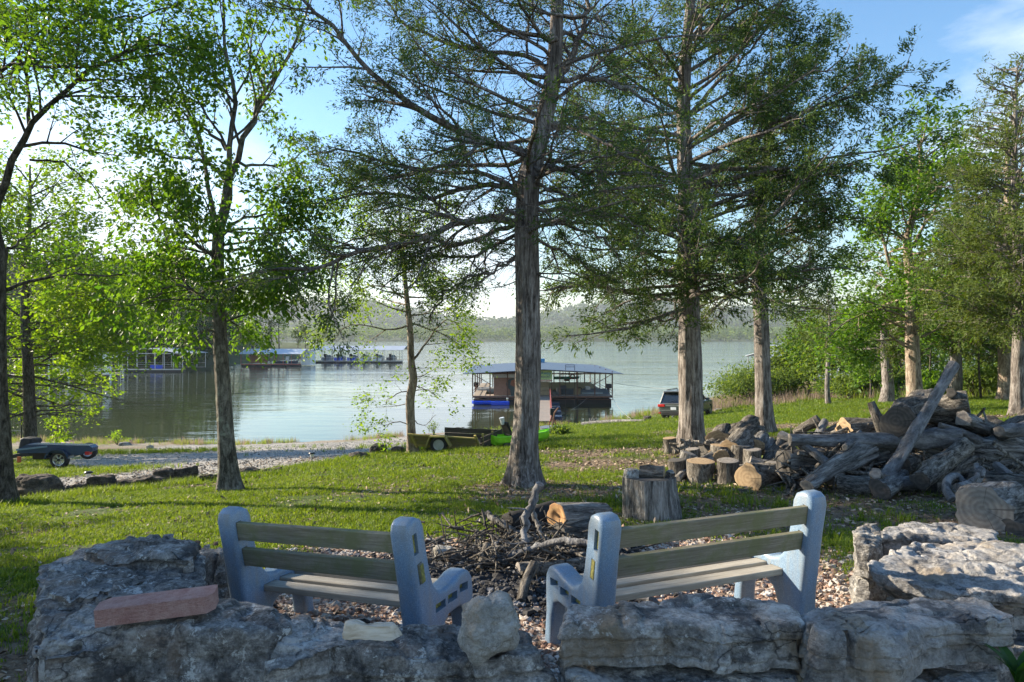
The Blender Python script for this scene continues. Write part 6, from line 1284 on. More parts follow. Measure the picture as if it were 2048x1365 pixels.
# ------------------------------------------------------------------ wheels
def wheel(parent, loc, rad, wid, rim, yaw=0, spokes=0, rr_=.6, name='wheel'):
    w = empty('wheel', loc, yaw); w.parent = parent
    th = np.linspace(0, 2 * math.pi, 29)[:-1]; prof = [(rad * rr_, -wid / 2), (rad * .93, -wid / 2), (rad, -wid * .3), (rad, wid * .3), (rad * .93, wid / 2), (rad * rr_, wid / 2)]
    V = np.array([[math.cos(t) * r, y, math.sin(t) * r] for t in th for r, y in prof]); n = len(prof); m = len(th)
    Q = [[i * n + j, i * n + (j + 1) % n, ((i + 1) % m) * n + (j + 1) % n, ((i + 1) % m) * n + j] for i in range(m) for j in range(n)]
    mk('tyre', V, np.array(Q), blacks, w, False)
    mb = MB(); rim_r = rad * rr_
    V = np.array([[math.cos(t) * r, y, math.sin(t) * r] for t in th for r, y in ((rim_r, -wid * .42), (rim_r * .86, -wid * .36), (rim_r * .86, wid * .2), (rim_r, wid * .3))]); n = 4
    mb.add(V, [[i * n + j, i * n + (j + 1) % n, ((i + 1) % m) * n + (j + 1) % n, ((i + 1) % m) * n + j] for i in range(m) for j in range(n)])
    if spokes:
        for k in range(spokes): a = 2 * math.pi * k / spokes; mb.bar((0, -wid * .34, 0), (math.cos(a) * rim_r * .9, -wid * .34, math.sin(a) * rim_r * .9), rim_r * .2, .03, up=(0, 1, 0))
        mb.tube([(0, -wid * .4, 0), (0, 0, 0)], rim_r * .24, 12)
    else:
        mb.tube([(0, -wid * .28, 0), (0, wid * .1, 0)], [rim_r * .85, rim_r * .85], 18); mb.tube([(0, -wid * .42, 0), (0, 0, 0)], rim_r * .3, 12)
        for k in range(5): a = 2 * math.pi * k / 5; mb.tube([(math.cos(a) * rim_r * .55, -wid * .33, math.sin(a) * rim_r * .55), (math.cos(a) * rim_r * .55, 0, math.sin(a) * rim_r * .55)], rim_r * .09, 6)
    mb.build('rim', rim, w); return w
rimw = simple('white_rim', (.42, .43, .43), .4, .2); rims = simple('silver_rim', (.55, .55, .53), .3, .7)
# ------------------------------------------------------------------ wooden utility trailer
tw = plankmat('trailer_plank', (.10, .085, .05), (.26, .22, .13), (.15, .155, .03), 0, 5); tw2 = plankmat('yellow_trailer_frame', (.26, .20, .07), (.42, .34, .13), (.20, .20, .04), 0, 5); twd = plankmat('dark_trailer_plank', (.04, .035, .028), (.12, .10, .08), None, 0, 5)
c = gp(882, 906); s = c[1] / FPX; tr_ = empty('utility_trailer', c, R(-3), 'homemade wooden utility trailer with flared plank sides and a white wheel', 'trailer')
X = lambda px: (px - 882) * s
Z = lambda py: (906 - py) * s
wr = 17 * s; wheel(tr_, (0, -.38, wr + .05), wr, .17, rimw, 0, 0, .62); wheel(tr_, (0, 1.3, wr - .2), wr, .17, rimw, R(180), 0, .62)
x0, x1 = X(822), X(957)
for k, (za, zb) in enumerate([(868, 878), (878, 889)]):
    m = MB().bar((x0 - .03, -.10 - .10 * (1 - k), (Z(za) + Z(zb)) / 2 + .03), (x1, -.08 - .10 * (1 - k), (Z(za + 7) + Z(zb + 7)) / 2), .035, abs(Z(zb) - Z(za)) * .9); m.build('side_board', tw, tr_)
MB().bar((x0 - .05, -.26, Z(867)), (x1, -.24, Z(875)), .12, .04).build('top_rail', tw2, tr_)
for x in (X(826), X(952)): MB().bar((x, -.29, Z(868)), (x + .12, -.1, Z(894)), .07, .05).build('side_stake', tw2, tr_)
for k in range(3): MB().bar((X(873), 1.55, Z(866) - .12 - k * .16), (X(1003), 1.5, Z(872) - .1 - k * .16), .04, .15).build('far_side_board', twd, tr_)
for k in range(3): MB().bar((X(962), -.05 + 0, Z(880) - k * .17), (X(1003), 1.45, Z(874) - k * .15), .04, .15).build('front_board', twd, tr_)
for f in (.12, .5, .92): MB().bar((X(962) + (X(1003) - X(962)) * f - .04, -.1 + 1.5 * f, Z(898)), (X(962) + (X(1003) - X(962)) * f - .02, -.1 + 1.5 * f, Z(868)), .08, .06).build('front_stake', tw2, tr_)
for k in range(5): MB().box((X(900), .15 + k * .3, Z(892)), (x1 - x0 + .2, .28, .04)).build('floor_board', twd, tr_)
MB().bar((X(822), -.06, Z(888)), (X(862), -.06, Z(891)), .05, .1).build('frame_rail', tw2, tr_); MB().bar((X(895), -.06, Z(895)), (X(1005), -.03, Z(899)), .06, .12).build('frame_rail', simple('rusty_frame', (.26, .14, .08), .8), tr_)
fp = [(-.36, 0), (-.24, .30), (.18, .30), (.34, .02)]
for a, b_ in zip(fp[:-1], fp[1:]): MB().bar((a[0], -.38, wr + a[1] - .02), (b_[0], -.38, wr + b_[1] - .02), .30, .04).build('fender_board', tw2, tr_)
MB().bar((X(1000), .7, Z(897)), (X(1062), .35, Z(903)), .1, .12).build('tongue', twd, tr_); MB().box((X(1018), .5, Z(902)), (.35, .3, .28)).build('jack_block', twd, tr_)
# ------------------------------------------------------------------ blue boat trailer at the left
c = gp(120, 937); s = c[1] / FPX; bt_ = empty('boat_trailer', c, R(4), 'low dark blue trailer with a silver six-spoke wheel, parked on the gravel at the left', 'trailer')
X = lambda px: (px - 120) * s
Z = lambda py: (937 - py) * s
wr = 17.5 * s; wheel(bt_, (0, 0, wr), wr, .2, rims, 0, 6, .66); wheel(bt_, (0, 1.7, wr), wr, .2, rims, R(180), 6, .66)
nvy = simple('navy_paint', (.02, .045, .10), .25, spec=.6); nvl = simple('blue_grey_paint', (.12, .20, .28), .3, spec=.6)
def side_prism(pts, y0, y1): # polygon in x,z extruded along y
    n = len(pts); V = [(x, y0, z) for x, z in pts] + [(x, y1, z) for x, z in pts]; m = MB(); c_ = np.mean(pts, 0)
    m.add(V, [[k, (k + 1) % n, n + (k + 1) % n, n + k] for k in range(n)])
    m.add(V[:n] + [(c_[0], y0, c_[1])], T=[[(k + 1) % n, k, n] for k in range(n)]); m.add(V[n:] + [(c_[0], y1, c_[1])], T=[[k, (k + 1) % n, n] for k in range(n)]); return m
for y in (0,):
    side_prism([(X(42), Z(905)), (X(44), Z(896)), (X(60), Z(888)), (X(95), Z(888)), (X(140), Z(890)), (X(180), Z(891)), (X(186), Z(896)), (X(184), Z(904)), (X(160), Z(910)), (X(142), Z(909)), (X(138), Z(904))], y - .12, y + .25).build('side_deck', nvy, bt_, bevel=.02)
    arc = [(math.cos(a) * wr * 1.28, wr + math.sin(a) * wr * 1.28) for a in np.linspace(R(8), R(168), 14)]; m = MB()
    for a, b_ in zip(arc[:-1], arc[1:]): m.bar((a[0], y - .05, a[1]), (b_[0], y - .05, b_[1]), .34, .045)
    m.build('fender', nvy, bt_); m = MB()
    m.bar((X(42), y - .14, Z(898)), (X(100), y - .14, Z(892)), .03, .05); m.build('trim_strip', nvl, bt_)
MB().box((X(178), -.1, Z(906)), (.12, .2, .1)).build('tail_light', simple('red_lens', (.5, .02, .02), .3), bt_); MB().box((X(48), -.16, Z(917)), (.1, .05, .18)).build('marker_light', simple('amber_lens', (.5, .12, .05), .3), bt_)
m = MB(); m.bar((X(40), .7, Z(915)), (X(150), .7, Z(905)), .1); m.bar((X(-30), .8, Z(925)), (X(48), .7, Z(912)), .12); m.bar((0, -.1, wr), (0, 1.8, wr), .08); [m.bar((X(50 + 22 * k), .2, Z(908)), (X(60 + 22 * k), 1.4, Z(912)), .05) for k in range(4)]; m.bar((X(50), .3, Z(905)), (X(75), .3, Z(920)), .05); m.build('chassis', blacks, bt_)
MB().box((X(90), .75, Z(912)), (1.0, 1.1, .3)).build('axle_box', blacks, bt_, bevel=.05)
rock('winch_cover', (0, 0, 0), (.25, .3, .16), 0, 77, 12, blacks, None, None, strata=0, crack=0, parent=bt_).location = (X(40), .6, Z(890))
c = gp(43, 905); tag(MB().tube([c, c + [0, 0, 1.2], c + [.02, 0, 2.2]], .035, 7).build('pole', bkm), 'thin dark pole standing behind the blue trailer', 'pole')
# ------------------------------------------------------------------ lime kayak
c = gp(1054, 889); ky = empty('kayak', (c[0], c[1], c[2] + .04), R(38), 'lime green sit-on kayak with a black seat, half hidden behind the big cedar', 'kayak')
ky.scale = (.85, .85, .85); hull(ky, 'hull', 1.9, .60, .34, limep, (.1, 0, 0), rz=0, bow=.7); hull(ky, 'hull', .8, .58, .33, limep, (-1.2, 0, .005), R(180), .8)
MB().box((0, 0, 0), (.08, .42, .55), M=Euler((0, R(-25), 0)).to_matrix()).build('seat_back', blacks, ky, bevel=.03).location = (-.92, 0, .58); MB().box((-.68, 0, .37), (.45, .36, .06)).build('seat_base', blacks, ky, bevel=.02)
MB().tube([(-1.08, 0, .74), (-1.13, 0, .98)], [.06, .09], 8).build('rod_holder', hullw, ky, True)
c = gp(1104, 872); e = empty('bait_bucket', c, 0, 'grey tub with gear on the grass just right of the big cedar, behind the kayak', 'tub'); MB().tube([(0, 0, 0), (0, 0, .35)], [.4, .5], 14).build('tub', simple('tub_grey', (.13, .15, .17), .5), e, True); MB().tube([(0, 0, .3), (.1, 0, .9), (.25, 0, 1.1)], .04, 6).build('handle', steel, e)
e = empty('outboard_on_stand', gp(1105, 858), 0, 'small black outboard motor on a stand at the shore end of the gangway', 'outboard motor'); outboard(e, 0, 0, .6, 0, None, .8); m = MB(); m.bar((-.3, 0, 0), (0, 0, .9), .06); m.bar((.3, 0, 0), (0, 0, .9), .06); m.build('stand', steelr, e)
# wire rack nailed on the big cedar
ck = empty('grill_rack', (P(1054, 746, 10.16)), 0, 'rusty wire grill rack hanging on the trunk of the big cedar', 'rack'); rd = simple('wire', (.16, .15, .15), .5, .5); m = MB(); z0 = .02
for k in range(5): x = -.05 + k * .028 + .035; m.bar((x, 0, -.08), (x, 0, .07), .005)
for zz in (-.08, -.03, .02, .07): m.bar((-.06, 0, zz), (.125, 0, zz), .006)
m.build('grid', rd, ck)
for k in range(3): MB().tube([(0.0 + k * .03, 0, -.08), (.01 + k * .035, -.01, -.25), (.02 + k * .03, 0, -.42)], .006, 5).build('skewer', rd, ck)
# ------------------------------------------------------------------ parked car (seen from behind, turned slightly right)
c = gp(1366, 838); CAR = empty('parked_car', c, 0, 'dark grey estate car with red tail lights parked by the water behind the doubled cedar', 'car')
yaw = R(-50)
CAR.location = (tx(1352, c[1]) + .35, c[1] + .5, g(tx(1360, c[1]), c[1]) + .02); CAR.rotation_euler = (0, 0, 0)
paint = simple('grey_car_paint', (.15, .155, .155), .25, .5, .05, spec=.7); glass = simple('car_glass', (.012, .016, .02), .06, spec=.9); redl = simple('tail_lens', (.55, .02, .015), .2, spec=.6); trim = simple('black_trim', (.02, .02, .02), .5); chro = simple('dull_chrome', (.25, .26, .26), .35, .6)
# local frame: +Y towards the front of the car, X across
body = empty('body', (0, 0, 0)); bpy.data.objects.remove(body)
st = [(-2.35, .86, .62, 1.02), (-2.28, .93, .42, 1.06), (-1.6, .96, .36, 1.06), (-.2, .96, .34, 1.02), (1.0, .96, .34, 1.0), (2.0, .93, .36, .96), (2.35, .80, .45, .80)]
rows = []
for y, hw, zb, zt in st: rows.append([(-hw * .96, y, zb), (-hw, y, zb + .18), (-hw, y, zt - .12), (-hw * .93, y, zt), (hw * .93, y, zt), (hw, y, zt - .12), (hw, y, zb + .18), (hw * .96, y, zb)])
V = np.array(rows).reshape(-1, 3); n = 8; Q = [[i * n + j, (i + 1) * n + j, (i + 1) * n + (j + 1) % n, i * n + (j + 1) % n] for i in range(len(st) - 1) for j in range(n)]; m = MB(); m.add(V, Q)
for base, rv in ((0, 1), ((len(st) - 1) * n, 0)): vs = np.vstack([V[base:base + n], V[base:base + n].mean(0)]); m.add(vs, T=[[(j + 1) % n, j, n] if not rv else [j, (j + 1) % n, n] for j in range(n)])
bd = m.build('body', paint, CAR, bevel=.04)
m = MB(); cb = [(-2.22, .84, 1.04), (-1.85, .70, 1.66), (.2, .70, 1.70), (1.0, .80, 1.02)]
m.add([(s * w, y, z) for y, w, z in cb for s in (-1, 1)] + [(s * .9, y, 1.0) for y in (-2.24, 1.05) for s in (-1, 1)], [[0, 1, 3, 2], [2, 3, 5, 4], [4, 5, 7, 6], [1, 0, 6, 7][::-1], [0, 2, 4, 6], [1, 7, 5, 3]]); m.build('cabin', glass, CAR)
m = MB(); m.box((0, -.85, 1.72), (1.42, 2.2, .05)); 
for s in (-1, 1): m.bar((s * .84, -2.2, 1.06), (s * .70, -1.86, 1.68), .09, .06); m.bar((s * .71, -.9, 1.69), (s * .90, -.9, 1.05), .09, .04); m.bar((s * .71, .2, 1.70), (s * .84, 1.0, 1.05), .07, .06)
m.build('roof', paint, CAR, bevel=.02); MB().box((0, -1.93, 1.70), (1.36, .3, .05)).build('spoiler', paint, CAR, bevel=.015)
for s in (-1, 1): MB().bar((s * .62, -1.6, 1.79), (s * .62, .1, 1.79), .04).build('roof_rail', trim, CAR); MB().box((s * .72, -2.36, .93), (.42, .1, .15)).build('tail_light', redl, CAR, bevel=.02); MB().box((s * .85, -2.36, .50), (.14, .05, .05)).build('reflector', redl, CAR)
MB().box((0, -2.37, .92), (.95, .05, .05)).build('tailgate_trim', chro, CAR); MB().box((0, -2.375, .76), (.32, .02, .16)).build('number_plate', hullw, CAR); MB().box((0, -2.38, .45), (1.5, .12, .2)).build('bumper', trim, CAR, bevel=.03); MB().box((0, -2.40, .62), (1.6, .05, .03)).build('bumper_trim', chro, CAR)
MB().bar((-.3, -2.27, 1.1), (.1, -2.2, 1.2), .02).build('wiper', trim, CAR); MB().bar((0, -1.5, 1.75), (0, -1.62, 1.9), .03).build('antenna_fin', trim, CAR); MB().bar((0, -2.35, .32), (0, -2.62, .32), .08).build('tow_hitch', rims, CAR)
MB().box((1.03, .75, 1.08), (.2, .14, .16)).build('wing_mirror', paint, CAR, bevel=.03)
for s in (-1, 1):
    for y in (-1.45, 1.5): wheel(CAR, (s * .83, y, .37), .37, .24, rims, R(90) if s > 0 else R(-90), 5, .66)
CAR.rotation_euler = (R(0), R(-3), R(-33)); CAR.scale = (1.1, 1.1, 1.1); CAR.location.x += .55
# ------------------------------------------------------------------ leafy bushes, saplings, ivy, shore weeds
def bush(px, py, w, h, n, mat, label, seed, size=.12, name='bush', cat='bush', group=None, stems=10, depth=None):
    c = gp(px, py) if depth is None else P(px, py, depth); s = c[1] / FPX; q = np.random.default_rng(seed); e = empty(name, c, 0, label, cat, group); W_, H_ = w * s / 2, h * s; m = MB(); tips = []
    for k in range(stems):
        a = q.random() * 6.28; rr = q.uniform(.3, 1) * W_; tip = np.array([math.cos(a) * rr, math.sin(a) * rr, H_ * q.uniform(.5, 1) * (1 - .4 * (rr / W_) ** 2)]); mid = tip * [.4, .4, .6] + q.normal(0, .05, 3) * W_; m.tube([(0, 0, -.05), mid, tip], [H_ * .012 + .004, H_ * .008 + .003, .003], 5, False); tips.append(tip); tips.append((mid + tip) / 2)
    m.build('stem', bark_dark, e)
    tips = np.array(tips); A = tips[q.integers(0, len(tips), n)] + q.normal(0, 1, (n, 3)) * [W_ * .22, W_ * .22, H_ * .13]; A[:, 2] = np.clip(A[:, 2], .03, None)
    D = unit(q.normal(0, 1, (n, 3)) + [0, 0, .3]); N = unit(q.normal(0, 1, (n, 3)) + [0, 0, .8]); sz = size * q.uniform(.6, 1.3, n); V, Q, rs = leaf_quads(A, D, N, sz, sz * .42, q.random(n)); mk('foliage', V, Q, mat, e, False, {'rnd': rs}); return e
bush(1500, 805, 150, 78, 9000, lf_bush, 'rounded feathery pale green willow bush on the bank, between second and third cedar', 1, .22, stems=22)
bush(1560, 800, 80, 60, 3500, lf_bush, 'smaller feathery bush just right of the third cedar', 2, .2, stems=14)
bush(1120, 872, 40, 18, 900, lf_bush, 'low bright shrub in the grass right of the big cedar', 3, .12)
bush(868, 872, 24, 28, 260, lf_bush, 'wispy pale shrub behind the wooden trailer', 4, .1)
bush(235, 890, 34, 30, 220, lf_spring, 'small sapling shoot at the water edge beyond the drive', 5, .14)
for k, (px, w, h) in enumerate([(1700, 60, 40), (1745, 60, 46), (1800, 60, 40), (1865, 70, 40), (1950, 90, 52), (1985, 60, 36), (2045, 70, 60), (1660, 40, 26)]):
    bush(px, 800 - (k % 3) * 5, w * 1.3, h * 1.3, 3200, lf_oak if k % 2 else lf_bush, ['leafy green bush below the white dock on the right bank', 'leafy bush left of the ivy-clad trunk', 'leafy bush between the ivy-clad trunk and the oak', 'leafy bush right of the oak trunk', 'tall leafy bush behind the log heap crest', 'leafy bush left of the double pale cedar', 'leafy bush at the right frame edge on the bank', 'small leafy bush under the slim pine'][k], 20 + k, .22, stems=12)
def sapling(px, py, top, seed, label, mat, w=40, n=900, size=.16, lean=0, rad=.05, name='sapling'):
    c = gp(px, py); s = c[1] / FPX; T = Tree(seed); H_ = (py - top) * s; e = empty(name, c, 0, label, 'sapling'); tr = np.array([[c[0] + lean * f * H_ + .06 * math.sin(f * 6 + seed), c[1], c[2] + H_ * f - .05, rad * (1 - f) + .008] for f in np.linspace(0, 1, 8)])
    T.trunkmesh('trunk', tr, bark_dark, e, 10, .05, 1.2, seed, 20); T.ring(tr, tr[2, 2], tr[-1, 2], 16, lambda f: w * s / 2 * (1 - .5 * f), lambda f: .5, dict(PRY, lv=2), .02); T.limbs_mesh(bark_dark, e); T.crown(mat, e, 'leaf', 7, size, .14, 1, maxn=n * 6)
sapling(1601, 778, 640, 61, 'slim light green sapling left of the slim pine', lf_spring, 100, 1500); sapling(1640, 780, 620, 62, 'bright sapling leaning beside the slim pine', lf_spring, 110, 1500, lean=-.15); sapling(1690, 795, 660, 63, 'young oak sapling on the bank right of the slim pine', lf_oak, 110, 1400)
sapling(1740, 800, 640, 64, 'young leafy sapling left of the ivy-clad trunk', lf_oak, 120, 1400); sapling(1960, 800, 600, 65, 'leafy sapling behind the crest of the log heap', lf_oak, 150, 1800); sapling(1862, 800, 600, 66, 'leafy sapling right of the oak trunk', lf_oak, 130, 1500)
BK = ['low bright tree on the bank right of the pale willow bush', 'low bright tree behind the slim light green sapling', 'low bright tree behind the slim pine', 'light green tree closing the bank behind the young oak sapling', 'dense tree behind the gap left of the ivy-clad trunk', 'dense tree between ivy-clad trunk and oak, far back', 'bright tree behind the oak trunk, right side', 'dark green tree behind the leaning log tip', 'bright tree behind the log heap crest', 'dense tree behind the double pale cedar', 'dense tree at the far right edge of the bank']
for k, (px, d, h, r) in enumerate([(1572, 56, 4.6, 1.9), (1618, 54, 5.6, 2.0), (1665, 50, 6.2, 2.2), (1712, 52, 6.5, 2.4), (1748, 58, 8, 3.0), (1800, 50, 8.5, 3.2), (1858, 54, 9, 3.4), (1905, 48, 9.5, 3.4), (1955, 52, 10, 3.6), (2000, 46, 10, 3.6), (2045, 44, 11, 3.6)]):
    far_tree(px, d, h, r, 360 + k, lf_oak if k % 2 else lf_bush, BK[k], 'trees closing the right bank', .08, 4200, .26, 'bank_tree', z0=g(tx(px, d), d) - .1)
# ivy on the dead-topped trunk
c = gp(1774, 800); q = np.random.default_rng(8); n = 1500; hh = q.random(n) ** .8 * 2.9; a = q.normal(0, .8, n) - .3; rr = .30 + .12 * q.random(n) + .08 * np.sin(hh * 4); A = np.c_[c[0] + .08 + np.cos(a) * rr, c[1] - np.abs(np.sin(a)) * rr, c[2] + hh]
V, Q, rs = leaf_quads(A, unit(q.normal(0, 1, (n, 3)) + [0, -.3, -.4]), unit(q.normal(0, 1, (n, 3)) + [0, -1, 0]), q.uniform(.1, .18, n), q.uniform(.08, .14, n), q.random(n)); tag(mk('ivy', V, Q, lf_hick, None, False, {'rnd': rs}), 'dark ivy climbing the dead-topped cedar on the right bank', 'ivy')
# leafy weeds by the stones at the lower right
def weed(c, h, n, label, seed):
    q = np.random.default_rng(seed); e = empty('weed', c, 0, label, 'plant'); 
    for k in range(n):
        a = q.random() * 6.28; L = h * q.uniform(.6, 1); m = MB(); d = np.array([math.cos(a), math.sin(a), 0]); sd = np.array([-d[1], d[0], 0]); pts = []
        for t in np.linspace(0, 1, 6):
            cpt = d * L * .5 * t ** 1.5 + np.array([0, 0, L * (t - .35 * t * t)]); w = L * .11 * math.sin(math.pi * min(1, t * .9 + .1)) + .002; pts += [cpt - sd * w, cpt + [0, 0, -w * .3], cpt + sd * w]
        m.add(pts, [[3 * i + j, 3 * i + j + 1, 3 * i + j + 4, 3 * i + j + 3] for i in range(5) for j in range(2)]); m.build('leaf', lf_hick, e)
weed((1.85, 2.55, .42), .26, 11, 'broad-leaved green weed at the lower right corner', 3); weed((tx(1812, 2.35), 2.35, .38), .13, 5, 'small weed sprig in front of the pale slab', 4)
# ------------------------------------------------------------------ off-frame neighbours that shade the seats (their shade lies over the stones in the photograph)
def shade_tree(x, y, src, rz, sc, label):
    c = dup(src); c.location = (x, y, g(x, y) if abs(x) < 60 else 0); c.rotation_euler = (0, 0, rz); c.scale = (sc, sc, sc); c['label'] = label

SRC = [o for o in SC.objects if o.parent is None and o.name.startswith('cedar_tree')]
for k, (x, y, i, rz, sc) in enumerate([(-12.0, 6.4, 3, 1.2, 1.0), (-12.0, 1.6, 3, 3.0, .9), (-17, 8.0, 3, 4.2, 1.2)]):
    shade_tree(x, y, SRC[i], rz, sc, ['wide olive cedar further left of the frame', 'pale-trunked cedar far left of the boulders', 'tall olive cedar furthest left beyond the drive'][k])
# ------------------------------------------------------------------ grass: tufts spread over the lawn
def gn_scatter(name, pts, rotz, scale, var, tufts, mat=None):
    """points mesh + geometry nodes: one of a few tuft meshes stands on each point"""
    o = mk(name, pts, [], None, None, False, {'rz': np.append(rotz, [])[:len(pts)] if len(pts) else rotz, 'sc': scale, 'vr': var}); o['kind'] = 'stuff'
    ng = bpy.data.node_groups.new(name, 'GeometryNodeTree'); ng.interface.new_socket('Geometry', in_out='INPUT', socket_type='NodeSocketGeometry'); ng.interface.new_socket('Geometry', in_out='OUTPUT', socket_type='NodeSocketGeometry')
    gi = ng.nodes.new('NodeGroupInput'); go = ng.nodes.new('NodeGroupOutput'); ip = ng.nodes.new('GeometryNodeInstanceOnPoints'); jn = None
    g2 = ng.nodes.new('GeometryNodeGeometryToInstance')
    for t in tufts[::-1]:
        oi = ng.nodes.new('GeometryNodeObjectInfo'); oi.inputs['Object'].default_value = t; ng.links.new(oi.outputs['Geometry'], g2.inputs[0])
    def at(n):
        a = ng.nodes.new('GeometryNodeInputNamedAttribute'); a.data_type = 'FLOAT'; a.inputs['Name'].default_value = n; return a.outputs['Attribute']
    cx = ng.nodes.new('ShaderNodeCombineXYZ'); ng.links.new(at('rz'), cx.inputs[2])
    ng.links.new(gi.outputs[0], ip.inputs['Points']); ng.links.new(g2.outputs[0], ip.inputs['Instance']); ip.inputs['Pick Instance'].default_value = True
    ng.links.new(at('vr'), ip.inputs['Instance Index']); ng.links.new(cx.outputs[0], ip.inputs['Rotation']); ng.links.new(at('sc'), ip.inputs['Scale']); ng.links.new(ip.outputs[0], go.inputs[0])
    md = o.modifiers.new('scatter', 'NODES'); md.node_group = ng; return o
def tuft(name, nb, h, spread, w, mat, seed, bend=.5, broad=0):
    q = np.random.default_rng(seed); V, F, S = [], [], []
    for k in range(nb):
        a = q.random() * 6.28; b = np.array([q.normal(0, spread), q.normal(0, spread), 0]); L = h * q.uniform(.45, 1.15); d = np.array([math.cos(a), math.sin(a), 0]); sd = np.array([-d[1], d[0], 0]) * w * q.uniform(.7, 1.3); bn = bend * q.uniform(.3, 1.2); i = len(V)
        V += [b - sd, b + sd, b + d * L * bn * .35 + [0, 0, L * .6] + sd * .8, b + d * L * bn * .35 + [0, 0, L * .6] - sd * .8, b + d * L * bn + [0, 0, L * (1 - .25 * bn)]]; F += [[i, i + 1, i + 2, i + 3]]; S.append([i + 3, i + 2, i + 4])
    rs = np.repeat(q.random(nb), 5); me_o = mk(name, V, [np.array(F), np.array(S)], mat, None, False, {'rnd': rs}); COL.objects.unlink(me_o); return me_o
gr1 = leafmat('lawn_blades', (.05, .11, .016), (.18, .25, .03), .45, (1.6, 1.45, .4), .55, .25); gr2 = leafmat('dry_blades', (.20, .17, .09), (.38, .33, .20), .3, (1.2, 1.1, .8), .8, .1); gr3 = leafmat('tall_bank_grass', (.10, .17, .025), (.24, .30, .05), .45, (1.5, 1.4, .5), .6, .2); gr4 = leafmat('seed_heads', (.22, .17, .14), (.42, .34, .28), .35, (1.1, 1.0, .9), .9, .1)
tl = [tuft('tuft', 9, .05, .022, .0022, gr1, k, .7) for k in range(5)] + [tuft('tuft', 8, .04, .025, .0055, gr1, 20 + k, .9) for k in range(3)] + [tuft('tuft', 5, .04, .03, .002, gr2, 30, .8)]
def scatter_xy(n, y0, y1, q, widen=.80, p=1.0):
    y = y0 + (y1 - y0) * q.random(n) ** p; x = (q.random(n) * 2 - 1) * (y * widen + 1.2); return x, y
q = np.random.default_rng(99)
def lawn(name, n, y0, y1, p, s0, s1, tufts, thr=.0, keepf=None, zlim=-4.5):
    x, y = scatter_xy(n, y0, y1, q, .80, p); dr, pa, di, sh = masks(x, y)
    w = fbm(np.c_[x * 1.1, y * 1.6, 0 * x + 7], 3, 44) * .5 + .5
    den = (1 - dr) * (1 - pa) ** 2 * (1 - .96 * di) * (1 - sh * .9) * sstep(.28, .62, w + .08)
    if keepf is not None: den = den * keepf(x, y)
    k = q.random(n) < den; x, y, w = x[k], y[k], w[k]; z = gz(x, y) - .004 - masks(x, y)[0] * .03
    sc = (s0 + (s1 - s0) * (y - y0) / (y1 - y0)) * q.uniform(.6, 1.35, len(x)) * (.7 + .6 * w)
    vr = np.where(q.random(len(x)) < .72, q.integers(0, 5, len(x)), np.where(q.random(len(x)) < .8, q.integers(5, 8, len(x)), 8))
    return gn_scatter(name, np.c_[x, y, z], q.random(len(x)) * 6.28, sc, vr, tufts)
lawn('lawn_grass', 130000, 3.0, 13, .75, .8, 1.25, tl)['label'] = 'short green lawn grass around the benches'
lawn('slope_grass', 130000, 12.5, 34, .8, 1.5, 2.8, tl, keepf=lambda x, y: np.where((x < -1) & (gz0(x, y) < -3.1), .10, 1.0))
lawn('bank_grass', 80000, 33, 75, .8, 3.0, 5.5, tl, keepf=lambda x, y: (x > -3) * 1.0)
# taller fringe along the drive edging and round the trees
tt = [tuft('tall_tuft', 12, .17, .035, .003, gr1, 50 + k, .6) for k in range(4)] + [tuft('weed_tuft', 12, .14, .05, .008, gr1, 60 + k, .5) for k in range(2)]
edge = [gp(*p)[:2] for p in ((-60, 1012), (60, 1010), (140, 992), (200, 986), (300, 978), (380, 967), (460, 960), (550, 948), (620, 936), (700, 920), (760, 912), (830, 905), (900, 906), (980, 905), (1060, 900), (1100, 895))]
edge = smooth_poly(np.array(edge), 300); k = q.integers(0, 300, 4600); xy = edge[k] + q.normal(0, 1, (4600, 2)) * [.25, .28] + [0, -.12]; ok = masks(xy[:, 0], xy[:, 1])[0] < .6; xy = xy[ok]
extra = []
for px, py, sx, sy, n in ((150, 945, 1.2, .5, 700), (300, 905, 2.5, .7, 600), (1000, 880, 2.5, 1.0, 700), (1430, 985, .5, .25, 50), (1250, 860, 6, 1.6, 500), (1510, 1010, .35, .2, 50), (1585, 960, .3, .15, 60), (1230, 1010, .5, .5, 120), (1690, 1095, .5, .35, 50), (430, 1145, .15, .15, 40), (20, 1250, .4, .5, 120), (1820, 1045, .6, .2, 40)):
    c = gp(px, py); extra.append(np.c_[c[0] + q.normal(0, sx, n), c[1] + q.normal(0, sy, n)])
xy = np.vstack([xy] + extra); n = len(xy)
gn_scatter('tall_grass', np.c_[xy, gz(xy[:, 0], xy[:, 1]) - .01], q.random(n) * 6.28, q.uniform(.3, .8, n) * (1 + (xy[:, 1] / 35)), q.integers(0, 6, n), tt)
# tall bank grass with pinkish seed heads at the right shore
tb = [tuft('bank_tuft', 16, .75, .16, .012, gr3, 70 + k, .35) for k in range(3)] + [tuft('seed_tuft', 14, .95, .18, .012, gr4, 80 + k, .3) for k in range(2)]
x = np.concatenate([q.uniform(6, 60, 15000)]); y = np.concatenate([q.uniform(36, 100, 15000)])
lo = np.array([gp(p_, r_)[:2] for p_, r_ in ((1300, 835), (1420, 826), (1500, 818), (1580, 812), (1680, 800), (1800, 800), (1950, 797), (2200, 790))]); lim = np.interp(x, lo[:, 0], lo[:, 1])
zz = gz0(x, y); k = (zz > -4.75) & (y > lim + 1.0 + fbm(np.c_[x * .3, y * .3, 0 * x], 2, 3) * 2) & (x < y * .85) ; x, y = x[k], y[k]
pk = fbm(np.c_[x * .12, y * .12, 0 * x], 2, 71); vr = np.where(pk + q.normal(0, .25, len(x)) > .02, q.integers(3, 5, len(x)), q.integers(0, 3, len(x)))
